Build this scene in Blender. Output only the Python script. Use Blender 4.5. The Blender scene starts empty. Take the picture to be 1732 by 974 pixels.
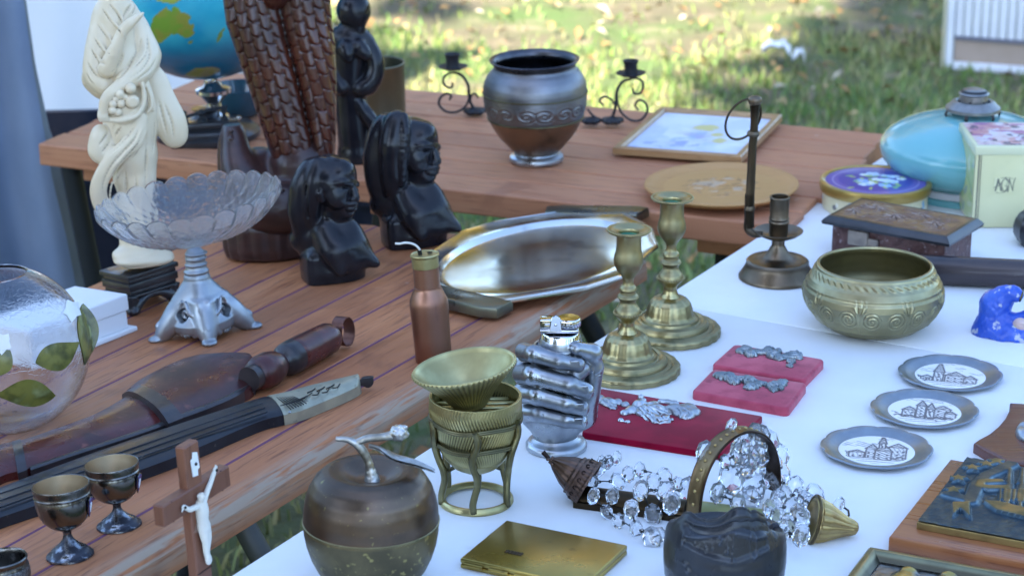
import bpy, bmesh, math, random
import numpy as np
from mathutils import Vector, Matrix

random.seed(7)
rng = np.random.default_rng(7)
scene = bpy.context.scene
col = scene.collection
R = math.radians

# ------------------------------------------------------------------ camera
GROUND = 0.0
TZ = 0.74                      # height of the table tops
CAM = np.array([0.0, 0.0, 1.70])
PITCH = R(18.7)
FPX = 4025.0                   # focal length in pixels of a 1732 px wide frame
CX, CY = 866.0, 487.0

cam_d = bpy.data.cameras.new('camera')
cam_d.sensor_width = 36.0
cam_d.lens = FPX / 1732.0 * 36.0
cam_d.clip_start = 0.05
cam_d.clip_end = 500.0
cam_d.dof.use_dof = True
cam_d.dof.focus_distance = 2.45
cam_d.dof.aperture_fstop = 9.5
cam = bpy.data.objects.new('camera', cam_d)
cam.location = CAM
cam.rotation_euler = (math.pi / 2 - PITCH, 0, 0)
col.objects.link(cam)
scene.camera = cam

# ------------------------------------------------------------------ light
SUN_EL, SUN_AZ = R(40), R(212)        # azimuth clockwise from +Y: the sun stands behind the camera, to the left
world = bpy.data.worlds.new('World')
scene.world = world
world.use_nodes = True
wn = world.node_tree
wn.nodes.clear()
sky = wn.nodes.new('ShaderNodeTexSky')
sky.sky_type = 'NISHITA'
sky.sun_disc = False
sky.sun_elevation = SUN_EL
sky.sun_rotation = SUN_AZ
sky.air_density = 1.0
sky.dust_density = .7
sky.ozone_density = 3.0
bg = wn.nodes.new('ShaderNodeBackground')
bg.inputs['Strength'].default_value = 0.15
out = wn.nodes.new('ShaderNodeOutputWorld')
wn.links.new(sky.outputs['Color'], bg.inputs['Color'])
wn.links.new(bg.outputs['Background'], out.inputs['Surface'])

sun_d = bpy.data.lights.new('sun', 'SUN')
sun_d.energy = 5.0
sun_d.angle = R(0.5)
sun_d.color = (1.0, 0.93, 0.80)
sun = bpy.data.objects.new('sun', sun_d)
sdir = Vector((math.sin(SUN_AZ) * math.cos(SUN_EL), math.cos(SUN_AZ) * math.cos(SUN_EL), math.sin(SUN_EL)))
sun.rotation_euler = sdir.to_track_quat('Z', 'Y').to_euler()
sun.location = (-4, -6, 9)
col.objects.link(sun)

scene.view_settings.view_transform = 'Standard'
scene.view_settings.look = 'None'
scene.view_settings.gamma = 1.0
scene.view_settings.use_curve_mapping = False
scene.view_settings.exposure = 2.25
scene.cycles.max_bounces = 14
scene.cycles.transmission_bounces = 10
scene.cycles.glossy_bounces = 4
scene.cycles.diffuse_bounces = 3
scene.cycles.caustics_reflective = True
scene.cycles.caustics_refractive = True
scene.cycles.sample_clamp_indirect = 6.0

# ------------------------------------------------------------------ measuring the place
FWD = np.array([0, math.cos(PITCH), -math.sin(PITCH)])
UPV = np.array([0, math.sin(PITCH), math.cos(PITCH)])
RGT = np.array([1.0, 0, 0])
Z3 = np.array([0, 0, 1.0])

def ray(x, y):
    return FWD + (x - CX) / FPX * RGT - (y - CY) / FPX * UPV

def project(p):
    v = np.asarray(p) - CAM
    d = v @ FWD
    return CX + FPX * (v @ RGT) / d, CY - FPX * (v @ UPV) / d

class Plane:
    def __init__(s, p, n):
        s.p = np.asarray(p, float); s.n = np.asarray(n, float) / np.linalg.norm(n)
    def at(s, x, y, h=0.0):
        d = ray(x, y)
        t = ((s.p + h * s.n - CAM) @ s.n) / (d @ s.n)
        return CAM + t * d

def level(z):
    return Plane((0, 0, z), Z3)

WHITE = level(TZ)
LAWN = level(GROUND)
PL = R(60.5)                                # direction of the planks of the left table and of the white table
PU = np.array([math.cos(PL), math.sin(PL), 0])
PV = np.array([-math.sin(PL), math.cos(PL), 0])      # towards the rear edge of the left table
_t = R(5.0)                                 # the left table stands on sloping ground
LEFT = Plane(WHITE.at(560, 752), math.cos(_t) * Z3 + math.sin(_t) * PV)
LV = math.cos(_t) * PV - math.sin(_t) * Z3
BA = R(-23.5)
BU = np.array([math.cos(BA), math.sin(BA), 0])
BV = np.array([-math.sin(BA), math.cos(BA), 0])
BACK = Plane(WHITE.at(600, 293), math.cos(R(1.4)) * Z3 + math.sin(R(1.4)) * (-RGT))

class Spot:
    """A local frame standing on a surface: x to the right, y away from the viewer, z along the surface normal."""
    def __init__(s, plane, x, y, turn=0.0, lift=0.0):
        s.plane = plane
        s.o = plane.at(x, y, lift)
        ez = plane.n
        v = s.o - CAM
        ey = v - (v @ ez) * ez; ey /= np.linalg.norm(ey)
        ex = np.cross(ey, ez)
        s.view = np.stack([ex, ey, ez])                # the frame used for measuring
        s.m = (v @ FWD) / FPX                          # metres per pixel here
        s.rot = np.stack([ex, ey, ez])
        s.x, s.y = x, y
    def q(s, x, y, d=0.0):
        """pixel and depth (in pixels) -> local point in pixels"""
        r = ray(x, y)
        ey = s.view[1]
        t = ((s.o - CAM) @ ey + d * s.m) / (r @ ey)
        return s.view @ (CAM + t * r - s.o) / s.m
    def z(s, y):
        """height in metres of the point of the axis seen on row y"""
        k = (CY - y) / FPX
        a = s.o - CAM; n = s.plane.n
        # (a+z n).UPV = k (a+z n).FWD
        return (k * (a @ FWD) - a @ UPV) / (n @ UPV - k * (n @ FWD))
    def prof(s, pts):
        res = []
        for r, y in pts:
            z = s.z(y)
            d = (s.o + z * s.plane.n - CAM) @ FWD
            res.append((r * d / FPX, z))
        return res
    def matrix(s):
        M = Matrix.Identity(4)
        for i in range(3):
            for j in range(3):
                M[j][i] = s.rot[i][j]
            M[i][3] = s.o[i]
        return M

# ------------------------------------------------------------------ objects
def tag(o, label=None, cat=None, group=None, kind=None):
    if label: o['label'] = label
    if cat: o['category'] = cat
    if group: o['group'] = group
    if kind: o['kind'] = kind
    return o

def thing(name, label, cat, where=None, group=None):
    o = bpy.data.objects.new(name, None)
    o.empty_display_size = 0.02
    col.objects.link(o)
    if isinstance(where, Spot): o.matrix_world = where.matrix()
    elif isinstance(where, Matrix): o.matrix_world = where
    elif where is not None: o.location = where
    return tag(o, label, cat, group)

def link_mesh(name, me, mat, parent=None):
    o = bpy.data.objects.new(name, me)
    col.objects.link(o)
    if mat is not None and not me.materials:
        me.materials.append(mat)
    if parent is not None: o.parent = parent
    return o

def build(name, vf, mat, parent=None, smooth=True, sharp=40, colors=None):
    """one mesh object out of (vertices, faces)"""
    v, f = vf
    me = bpy.data.meshes.new(name)
    v = np.asarray(v, dtype=np.float32)
    if isinstance(f, np.ndarray) and f.ndim == 2:
        nf, k = f.shape
        me.vertices.add(len(v)); me.vertices.foreach_set('co', v.ravel())
        me.loops.add(nf * k); me.loops.foreach_set('vertex_index', f.astype(np.int32).ravel())
        me.polygons.add(nf)
        me.polygons.foreach_set('loop_start', np.arange(0, nf * k, k, dtype=np.int32))
        me.update(calc_edges=True)
    else:
        me.from_pydata(v.tolist(), [], [list(map(int, q)) for q in f])
    me.validate()
    if smooth:
        me.polygons.foreach_set('use_smooth', np.ones(len(me.polygons), bool))
        if sharp: me.set_sharp_from_angle(angle=R(sharp))
    if colors is not None:
        a = me.color_attributes.new('tint', 'FLOAT_COLOR', 'POINT')
        c = np.ones((len(v), 4), np.float32); c[:, :3] = colors
        a.data.foreach_set('color', c.ravel())
    me.update()
    return link_mesh(name, me, mat, parent)

def copy_tree(o, parent=None):
    c = o.copy(); col.objects.link(c)
    if parent is not None: c.parent = parent
    for ch in list(o.children): copy_tree(ch, c)
    return c

# ------------------------------------------------------------------ shapes
def join(*parts):
    V, Fc, n = [], [], 0
    for v, f in parts:
        v = np.asarray(v, float).reshape(-1, 3)
        V.append(v)
        Fc.extend([[i + n for i in q] for q in (f.tolist() if isinstance(f, np.ndarray) else f)])
        n += len(v)
    return np.concatenate(V), Fc

def grid_faces(nu, nv, closed_u=False):
    i = np.arange(nu if closed_u else nu - 1)
    j = np.arange(nv - 1)
    I, J = np.meshgrid(i, j, indexing='ij')
    a = I * nv + J; b = ((I + 1) % nu) * nv + J
    return np.stack([a, b, b + 1, a + 1], -1).reshape(-1, 4)

def lathe(prof, n=64, mod=None, sub=0, close=False):
    """turns (r, z) pairs; mod(theta, r, z, t) -> r, z"""
    p = np.asarray(prof, float)
    if sub:
        q = [p[0]]
        for a, b in zip(p[:-1], p[1:]):
            for k in range(1, sub + 1): q.append(a + (b - a) * k / sub)
        p = np.array(q)
    if close: p = np.vstack([p, p[:1]])
    th = np.linspace(0, 2 * math.pi, n, endpoint=False)
    T, Rr = np.meshgrid(th, p[:, 0], indexing='ij')
    _, Zz = np.meshgrid(th, p[:, 1], indexing='ij')
    if mod is not None:
        _, tt = np.meshgrid(th, np.linspace(0, 1, len(p)), indexing='ij')
        Rr, Zz = mod(T, Rr, Zz, tt)
    v = np.stack([Rr * np.cos(T), Rr * np.sin(T), Zz], -1).reshape(-1, 3)
    return v, grid_faces(n, len(p), True)[:, ::-1] if False else grid_faces(n, len(p), True)

def spline(pts, n=8, closed=False):
    """Catmull-Rom through the points (any dimension)"""
    P = np.asarray(pts, float)
    m = len(P)
    outp = []
    rngi = range(m if closed else m - 1)
    for i in rngi:
        if closed: p0, p1, p2, p3 = P[(i - 1) % m], P[i], P[(i + 1) % m], P[(i + 2) % m]
        else: p0, p1, p2, p3 = P[max(i - 1, 0)], P[i], P[i + 1], P[min(i + 2, m - 1)]
        for t in np.linspace(0, 1, n, endpoint=False):
            outp.append(0.5 * ((2 * p1) + (-p0 + p2) * t + (2 * p0 - 5 * p1 + 4 * p2 - p3) * t * t + (-p0 + 3 * p1 - 3 * p2 + p3) * t ** 3))
    if not closed: outp.append(P[-1])
    return np.array(outp)

def tube(path, radius, n=10, closed=False, flat=1.0, up=None, caps=True):
    """sweeps a circle (or an ellipse: flat = second radius / first) along the path"""
    P = np.asarray(path, float)
    m = len(P)
    rad = np.full(m, radius, float) if np.isscalar(radius) else np.interp(np.linspace(0, 1, m), np.linspace(0, 1, len(radius)), radius)
    if closed: T = np.roll(P, -1, 0) - np.roll(P, 1, 0)
    else:
        T = np.gradient(P, axis=0)
    T /= np.linalg.norm(T, axis=1)[:, None] + 1e-12
    u = np.array([0, 0, 1.0]) if up is None else np.asarray(up, float)
    if up is None and abs(T[0] @ u) > .9: u = np.array([0, 1.0, 0])
    rows = []
    a = np.linspace(0, 2 * math.pi, n, endpoint=False)
    for k in range(m):
        if up is None:
            u = u - (u @ T[k]) * T[k]
        else:
            u = np.asarray(up, float); u = u - (u @ T[k]) * T[k]
        u /= np.linalg.norm(u) + 1e-12
        w = np.cross(T[k], u)
        rows.append(P[k] + rad[k] * (np.cos(a)[:, None] * w + flat * np.sin(a)[:, None] * u))
    v = np.concatenate(rows)
    f = []
    for k in range(m if closed else m - 1):
        for j in range(n):
            a0, a1 = k * n + j, k * n + (j + 1) % n
            b0, b1 = ((k + 1) % m) * n + j, ((k + 1) % m) * n + (j + 1) % n
            f.append([a0, a1, b1, b0])
    if caps and not closed:
        f.append(list(range(n))[::-1]); f.append([(m - 1) * n + j for j in range(n)])
    return v, f

def bm_to(bm):
    bm.verts.ensure_lookup_table()
    v = np.array([x.co[:] for x in bm.verts]); 
    f = [[x.index for x in q.verts] for q in bm.faces]
    bm.free()
    return v, f

def box(c, size, bevel=0.0, seg=2, M=None):
    bm = bmesh.new()
    bmesh.ops.create_cube(bm, size=1.0)
    for x in bm.verts: x.co = Vector((x.co.x * size[0], x.co.y * size[1], x.co.z * size[2]))
    if bevel: bmesh.ops.bevel(bm, geom=bm.edges[:], offset=bevel, segments=seg, affect='EDGES', profile=0.5)
    v, f = bm_to(bm)
    v = v + np.asarray(c, float)
    if M is not None: v = v @ np.asarray(M, float).T
    return v, f

def prism(outline, z0, z1, bevel=0.0, seg=2, bottom=True):
    """a plate with the given outline (list of x, y, counter-clockwise) and a rounded upper rim"""
    bm = bmesh.new()
    vs = [bm.verts.new((x, y, z0)) for x, y in outline]
    fb = bm.faces.new(vs)
    r = bmesh.ops.extrude_face_region(bm, geom=[fb])
    up = [g for g in r['geom'] if isinstance(g, bmesh.types.BMVert)]
    for g in up: g.co.z = z1
    bmesh.ops.recalc_face_normals(bm, faces=bm.faces)
    if bevel:
        s = set(up)
        ed = [e for e in bm.edges if e.verts[0] in s and e.verts[1] in s]
        bmesh.ops.bevel(bm, geom=ed, offset=bevel, segments=seg, affect='EDGES', profile=0.5)
    return bm_to(bm)

def xf(vf, M=None, t=(0, 0, 0), s=1.0):
    v = np.asarray(vf[0], float) * s
    if M is not None: v = v @ np.asarray(M, float).T
    return v + np.asarray(t, float), vf[1]

def rotz(a): return np.array([[math.cos(a), -math.sin(a), 0], [math.sin(a), math.cos(a), 0], [0, 0, 1.0]])
def rotx(a): return np.array([[1, 0, 0], [0, math.cos(a), -math.sin(a)], [0, math.sin(a), math.cos(a)]])
def roty(a): return np.array([[math.cos(a), 0, math.sin(a)], [0, 1, 0], [-math.sin(a), 0, math.cos(a)]])

def frame_to(d, up=(0, 0, 1)):
    """rotation whose z axis points along d"""
    d = np.asarray(d, float); d = d / np.linalg.norm(d)
    u = np.asarray(up, float)
    if abs(d @ u) > .95: u = np.array([0, 1.0, 0])
    x = np.cross(u, d); x /= np.linalg.norm(x)
    return np.stack([x, np.cross(d, x), d], 1)

# ------------------------------------------------------------------ carving: blended solids sampled on a grid
class Sculpt:
    def __init__(s, lo, hi, h):
        s.lo = np.asarray(lo, float); s.h = h
        s.n = np.ceil((np.asarray(hi) - s.lo) / h).astype(int) + 1
        s.F = np.full(s.n, 60.0, np.float32)
    def _blk(s, lo, hi, pad):
        a = np.maximum(np.floor((np.asarray(lo) - pad - s.lo) / s.h).astype(int), 0)
        b = np.minimum(np.ceil((np.asarray(hi) + pad - s.lo) / s.h).astype(int) + 1, s.n)
        if (b <= a).any(): return None, None
        ax = [(s.lo[i] + s.h * np.arange(a[i], b[i])).astype(np.float32) for i in range(3)]
        return tuple(slice(a[i], b[i]) for i in range(3)), np.meshgrid(*ax, indexing='ij', sparse=True)
    def put(s, lo, hi, fn, k=2.0, cut=False):
        sl, P = s._blk(lo, hi, k + 3 * s.h)
        if sl is None: return
        d = fn(*P).astype(np.float32)
        A = s.F[sl]
        if cut:
            d = -d
            hh = np.maximum(k - np.abs(A - d), 0) / max(k, 1e-6)
            s.F[sl] = np.maximum(A, d) + hh * hh * k * .25
        else:
            hh = np.maximum(k - np.abs(A - d), 0) / max(k, 1e-6)
            s.F[sl] = np.minimum(A, d) - hh * hh * k * .25
    def ell(s, c, r, k=2.0, cut=False, M=None):
        c = np.asarray(c, float); r = np.asarray([r] * 3 if np.isscalar(r) else r, float)
        rm = r.max()
        Mi = np.eye(3) if M is None else np.asarray(M, float).T
        def fn(X, Y, Z):
            x, y, z = X - c[0], Y - c[1], Z - c[2]
            p = [Mi[i, 0] * x + Mi[i, 1] * y + Mi[i, 2] * z for i in range(3)]
            k0 = np.sqrt(sum((p[i] / r[i]) ** 2 for i in range(3)))
            k1 = np.sqrt(sum((p[i] / r[i] ** 2) ** 2 for i in range(3))) + 1e-6
            return k0 * (k0 - 1) / k1
        e = r if M is None else np.full(3, rm)
        s.put(c - e, c + e, fn, k, cut)
    def cone(s, a, b, ra, rb, k=2.0, cut=False, flat=None):
        a = np.asarray(a, float); b = np.asarray(b, float)
        ab = b - a; L = float(ab @ ab) + 1e-9; rm = max(ra, rb)
        def fn(X, Y, Z):
            x, y, z = X - a[0], Y - a[1], Z - a[2]
            t = np.clip((x * ab[0] + y * ab[1] + z * ab[2]) / L, 0, 1)
            dx, dy, dz = x - t * ab[0], y - t * ab[1], z - t * ab[2]
            if flat is not None:
                nn, fr = flat
                q = dx * nn[0] + dy * nn[1] + dz * nn[2]
                g = (1 / fr - 1) * q
                dx, dy, dz = dx + g * nn[0], dy + g * nn[1], dz + g * nn[2]
                return (np.sqrt(dx * dx + dy * dy + dz * dz) - (ra + (rb - ra) * t)) * (fr if fr < 1 else 1)
            return np.sqrt(dx * dx + dy * dy + dz * dz) - (ra + (rb - ra) * t)
        s.put(np.minimum(a, b) - rm, np.maximum(a, b) + rm, fn, k, cut)
    def path(s, pts, rad, k=2.0, cut=False, n=4, flat=None):
        P = spline(pts, n) if n > 1 else np.asarray(pts, float)
        rr = np.full(len(P), rad, float) if np.isscalar(rad) else np.interp(np.linspace(0, 1, len(P)), np.linspace(0, 1, len(rad)), rad)
        for i in range(len(P) - 1): s.cone(P[i], P[i + 1], rr[i], rr[i + 1], k, cut, flat)
    def box(s, c, half, r=1.0, k=2.0, cut=False, M=None):
        c = np.asarray(c, float); hf = np.asarray(half, float)
        Mi = np.eye(3) if M is None else np.asarray(M, float).T
        def fn(X, Y, Z):
            x, y, z = X - c[0], Y - c[1], Z - c[2]
            p = [np.abs(Mi[i, 0] * x + Mi[i, 1] * y + Mi[i, 2] * z) - hf[i] + r for i in range(3)]
            o = np.sqrt(sum(np.maximum(p[i], 0) ** 2 for i in range(3)))
            return o + np.minimum(np.maximum(np.maximum(p[0], p[1]), p[2]), 0) - r
        e = hf if M is None else np.full(3, np.linalg.norm(hf))
        s.put(c - e, c + e, fn, k, cut)
    def snap(s, q, x, y, off=0.0, d0=-90, d1=60):
        """the carved surface under a picture point"""
        ds = np.arange(d0, d1, .6)
        a, b = q(x, y, ds[0]), q(x, y, ds[-1])
        P = a + (b - a) * ((ds - ds[0]) / (ds[-1] - ds[0]))[:, None]
        i = np.round((P - s.lo) / s.h).astype(int)
        ok = ((i >= 0) & (i < s.n)).all(1)
        i = np.clip(i, 0, s.n - 1)
        f = np.where(ok, s.F[i[:, 0], i[:, 1], i[:, 2]], 9)
        h = np.argmax(f < 0) if (f < 0).any() else np.argmin(f)
        return q(x, y, ds[h] + off)
    def line(s, q, pts, rad, k=1.5, cut=True, off=0.0, n=5):
        sp = spline(np.array(pts, float), n)
        P = np.array([s.snap(q, x, y, off) for x, y in sp])
        for _ in range(6):
            P[1:-1, 1] = .25 * P[:-2, 1] + .5 * P[1:-1, 1] + .25 * P[2:, 1]
        s.path(P, rad, k, cut, n=1)
    def warp(s, fn):
        ax = [(s.lo[i] + s.h * np.arange(s.n[i])).astype(np.float32) for i in range(3)]
        P = np.meshgrid(*ax, indexing='ij', sparse=True)
        s.F += fn(*P).astype(np.float32)
    def mesh(s, scale=1.0, smooth=1):
        F = s.F
        F[0] = F[-1] = 9; F[:, 0] = F[:, -1] = 9; F[:, :, -1] = 9; F[:, :, 0] = 9
        S = F < 0
        nx, ny, nz = F.shape
        m = np.zeros((nx - 1, ny - 1, nz - 1), np.int8)
        offs = [(i, j, k) for i in (0, 1) for j in (0, 1) for k in (0, 1)]
        for i, j, k in offs: m += S[i:nx - 1 + i, j:ny - 1 + j, k:nz - 1 + k]
        ids = np.argwhere((m > 0) & (m < 8))
        idx = np.full(m.shape, -1, np.int32)
        idx[ids[:, 0], ids[:, 1], ids[:, 2]] = np.arange(len(ids))
        C = np.stack([F[ids[:, 0] + i, ids[:, 1] + j, ids[:, 2] + k] for i, j, k in offs], 1)
        O = np.array(offs, float)
        acc = np.zeros((len(ids), 3)); cnt = np.zeros(len(ids))
        for a in range(8):
            for b in range(a + 1, 8):
                if np.abs(O[a] - O[b]).sum() == 1:
                    fa, fb = C[:, a], C[:, b]
                    x = (fa < 0) != (fb < 0)
                    t = np.where(x, fa / np.where(x, fa - fb, 1), 0)
                    acc += np.where(x[:, None], O[a] + t[:, None] * (O[b] - O[a]), 0); cnt += x
        V = s.lo + s.h * (ids + acc / cnt[:, None])
        Q = []
        e = S[:-1] != S[1:]
        for ax in range(3):
            A = S.take(range(0, S.shape[ax] - 1), ax); B = S.take(range(1, S.shape[ax]), ax)
            p = np.argwhere(A != B)
            o1, o2 = [(1, 2), (2, 0), (0, 1)][ax]
            p = p[(p[:, o1] > 0) & (p[:, o2] > 0) & (p[:, o1] < S.shape[o1] - 1) & (p[:, o2] < S.shape[o2] - 1)]
            inside = S[p[:, 0], p[:, 1], p[:, 2]]
            def g(d1, d2):
                t = p.copy(); t[:, o1] += d1; t[:, o2] += d2
                return idx[t[:, 0], t[:, 1], t[:, 2]]
            q = np.stack([g(-1, -1), g(0, -1), g(0, 0), g(-1, 0)], 1)
            q[~inside] = q[~inside][:, ::-1]
            Q.append(q)
        Q = np.concatenate(Q); Q = Q[(Q >= 0).all(1)]
        for _ in range(smooth):
            sm = np.zeros_like(V); ct = np.zeros(len(V))
            for a, b in ((0, 1), (1, 2), (2, 3), (3, 0)):
                np.add.at(sm, Q[:, a], V[Q[:, b]]); np.add.at(ct, Q[:, a], 1)
                np.add.at(sm, Q[:, b], V[Q[:, a]]); np.add.at(ct, Q[:, b], 1)
            V = .5 * V + .5 * sm / np.maximum(ct, 1)[:, None]
        return V * scale, Q

# ------------------------------------------------------------------ flat print drawn onto a fine grid of coloured vertices
def hash2(ix, iy, seed=0):
    h = np.sin(ix * 127.1 + iy * 311.7 + seed * 74.7) * 43758.5453
    return h - np.floor(h)
def vnoise(x, y, seed=0):
    ix, iy = np.floor(x), np.floor(y); fx, fy = x - ix, y - iy
    fx = fx * fx * (3 - 2 * fx); fy = fy * fy * (3 - 2 * fy)
    a = hash2(ix, iy, seed); b = hash2(ix + 1, iy, seed); c = hash2(ix, iy + 1, seed); d = hash2(ix + 1, iy + 1, seed)
    return (a * (1 - fx) + b * fx) * (1 - fy) + (c * (1 - fx) + d * fx) * fy
def fbm(x, y, seed=0, o=4):
    s, a = 0, .5
    for k in range(o):
        s = s + a * vnoise(x * 2 ** k, y * 2 ** k, seed + k); a *= .5
    return s
def sstep(a, b, x):
    t = np.clip((x - a) / (b - a), 0, 1)
    return t * t * (3 - 2 * t)
def seg_d(x, y, a, b):
    ax, ay = a; bx, by = b
    dx, dy = bx - ax, by - ay
    t = np.clip(((x - ax) * dx + (y - ay) * dy) / (dx * dx + dy * dy + 1e-9), 0, 1)
    return np.hypot(x - ax - t * dx, y - ay - t * dy)
def in_poly(x, y, P):
    c = np.zeros(np.broadcast(x, y).shape, bool)
    n = len(P)
    for i in range(n):
        x1, y1 = P[i]; x2, y2 = P[(i + 1) % n]
        c ^= ((y1 > y) != (y2 > y)) & (x < (x2 - x1) * (y - y1) / (y2 - y1 + 1e-12) + x1)
    return c
def mix(a, b, t):
    return np.asarray(a) * (1 - t[..., None]) + np.asarray(b) * t[..., None]

# ------------------------------------------------------------------ materials
MATS = {}
def mat(name, c1, c2=None, scale=30.0, detail=4.0, lo=.35, hi=.65, rough=.5, rough2=None, metal=0.0, bump=0.0, bscale=None,
        stretch=(1, 1, 1), dirt=None, dlo=.44, dhi=.5, shine=None, coat=0.0, coat_rough=.1, trans=0.0, ior=1.45, attr=False, rand=0.0, spec=.5, bdist=.001,
        alpha=1.0, sss=0.0, voro=0.0, vscale=60, c3=None, scale3=200, lo3=.6, hi3=.75, sheen=0.0):
    if name in MATS: return MATS[name]
    m = bpy.data.materials.new(name); m.use_nodes = True
    nt = m.node_tree; N = nt.nodes; L = nt.links
    p = N['Principled BSDF']
    tc = N.new('ShaderNodeTexCoord'); mp = N.new('ShaderNodeMapping')
    mp.inputs['Scale'].default_value = stretch
    L.new(tc.outputs['Object'], mp.inputs['Vector'])
    def noise(sc, de=detail, dis=0.0):
        n = N.new('ShaderNodeTexNoise'); n.inputs['Scale'].default_value = sc; n.inputs['Detail'].default_value = de
        n.inputs['Distortion'].default_value = dis
        L.new(mp.outputs['Vector'], n.inputs['Vector']); return n
    def rmp(src, a, b):
        r = N.new('ShaderNodeMapRange'); r.interpolation_type = 'SMOOTHSTEP'
        r.inputs['From Min'].default_value = a; r.inputs['From Max'].default_value = b
        L.new(src, r.inputs['Value']); return r.outputs['Result']
    def mixc(fac, a, b):
        x = N.new('ShaderNodeMix'); x.data_type = 'RGBA'
        if isinstance(fac, float): x.inputs[0].default_value = fac
        else: L.new(fac, x.inputs[0])
        for s, i in ((a, 6), (b, 7)):
            if isinstance(s, tuple): x.inputs[i].default_value = (*s, 1)
            else: L.new(s, x.inputs[i])
        return x.outputs[2]
    cur = tuple(c1)
    fac = None
    if attr:
        at = N.new('ShaderNodeAttribute'); at.attribute_name = 'tint'; cur = at.outputs['Color']
    if c2 is not None:
        fac = rmp(noise(scale).outputs['Fac'], lo, hi)
        if attr:
            x = N.new('ShaderNodeMix'); x.data_type = 'RGBA'; x.blend_type = 'MULTIPLY'
            L.new(fac, x.inputs[0]); L.new(cur, x.inputs[6]); x.inputs[7].default_value = (*c2, 1); cur = x.outputs[2]
        else: cur = mixc(fac, cur, tuple(c2))
    if c3 is not None:
        cur = mixc(rmp(noise(scale3, 3).outputs['Fac'], lo3, hi3), cur, tuple(c3))
    if dirt is not None or shine is not None:
        g = N.new('ShaderNodeNewGeometry')
        if dirt is not None:
            x = rmp(g.outputs['Pointiness'], dhi, dlo)
            r = [n for n in N if n.type == 'MAP_RANGE'][-1]
            r.inputs['From Min'].default_value = dlo; r.inputs['From Max'].default_value = dhi
            r.inputs['To Min'].default_value = 1; r.inputs['To Max'].default_value = 0
            cur = mixc(x, cur, tuple(dirt))
        if shine is not None:
            cur = mixc(rmp(g.outputs['Pointiness'], .51, .57), cur, tuple(shine))
    if rand:
        oi = N.new('ShaderNodeObjectInfo'); hs = N.new('ShaderNodeHueSaturation')
        r = N.new('ShaderNodeMapRange'); r.inputs['To Min'].default_value = 1 - rand; r.inputs['To Max'].default_value = 1 + rand
        L.new(oi.outputs['Random'], r.inputs['Value']); L.new(r.outputs['Result'], hs.inputs['Value'])
        if isinstance(cur, tuple): hs.inputs['Color'].default_value = (*cur, 1)
        else: L.new(cur, hs.inputs['Color'])
        cur = hs.outputs['Color']
    if isinstance(cur, tuple): p.inputs['Base Color'].default_value = (*cur, 1)
    else: L.new(cur, p.inputs['Base Color'])
    p.inputs['Metallic'].default_value = metal
    p.inputs['Roughness'].default_value = rough
    if rough2 is not None:
        x = N.new('ShaderNodeMapRange'); x.inputs['To Min'].default_value = rough; x.inputs['To Max'].default_value = rough2
        L.new(fac if fac is not None else noise(scale).outputs['Fac'], x.inputs['Value']); L.new(x.outputs['Result'], p.inputs['Roughness'])
    p.inputs['Specular IOR Level'].default_value = spec
    p.inputs['Coat Weight'].default_value = coat; p.inputs['Coat Roughness'].default_value = coat_rough
    p.inputs['Transmission Weight'].default_value = trans; p.inputs['IOR'].default_value = ior
    p.inputs['Alpha'].default_value = alpha
    if sheen: p.inputs['Sheen Weight'].default_value = sheen; p.inputs['Sheen Roughness'].default_value = .4
    if sss:
        p.inputs['Subsurface Weight'].default_value = sss; p.inputs['Subsurface Scale'].default_value = .01
        p.inputs['Subsurface Radius'].default_value = (1, .7, .5)
    if bump or voro:
        h = None
        if bump:
            h = noise(bscale or scale * 3, 5).outputs['Fac']
        if voro:
            vn = N.new('ShaderNodeTexVoronoi'); vn.feature = 'DISTANCE_TO_EDGE'; vn.inputs['Scale'].default_value = vscale
            L.new(mp.outputs['Vector'], vn.inputs['Vector'])
            vv = rmp(vn.outputs['Distance'], 0.0, voro)
            if h is None: h = vv
            else:
                a = N.new('ShaderNodeMath'); a.operation = 'ADD'; L.new(h, a.inputs[0]); L.new(vv, a.inputs[1]); h = a.outputs[0]
        b = N.new('ShaderNodeBump'); b.inputs['Strength'].default_value = bump or .5; b.inputs['Distance'].default_value = bdist
        L.new(h, b.inputs['Height']); L.new(b.outputs['Normal'], p.inputs['Normal'])
    MATS[name] = m
    return m

def pane(name, fac=.12):
    """a thin sheet of clear glass: lets light straight through and mirrors a little of the sky"""
    m = bpy.data.materials.new(name); m.use_nodes = True
    N = m.node_tree.nodes; L = m.node_tree.links
    N.remove(N['Principled BSDF'])
    a = N.new('ShaderNodeBsdfTransparent'); b = N.new('ShaderNodeBsdfGlossy'); x = N.new('ShaderNodeMixShader'); f = N.new('ShaderNodeLayerWeight')
    b.inputs['Roughness'].default_value = .04; f.inputs['Blend'].default_value = fac
    L.new(f.outputs['Fresnel'], x.inputs[0]); L.new(a.outputs[0], x.inputs[1]); L.new(b.outputs[0], x.inputs[2])
    L.new(x.outputs[0], N['Material Output'].inputs['Surface'])
    return m

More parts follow.
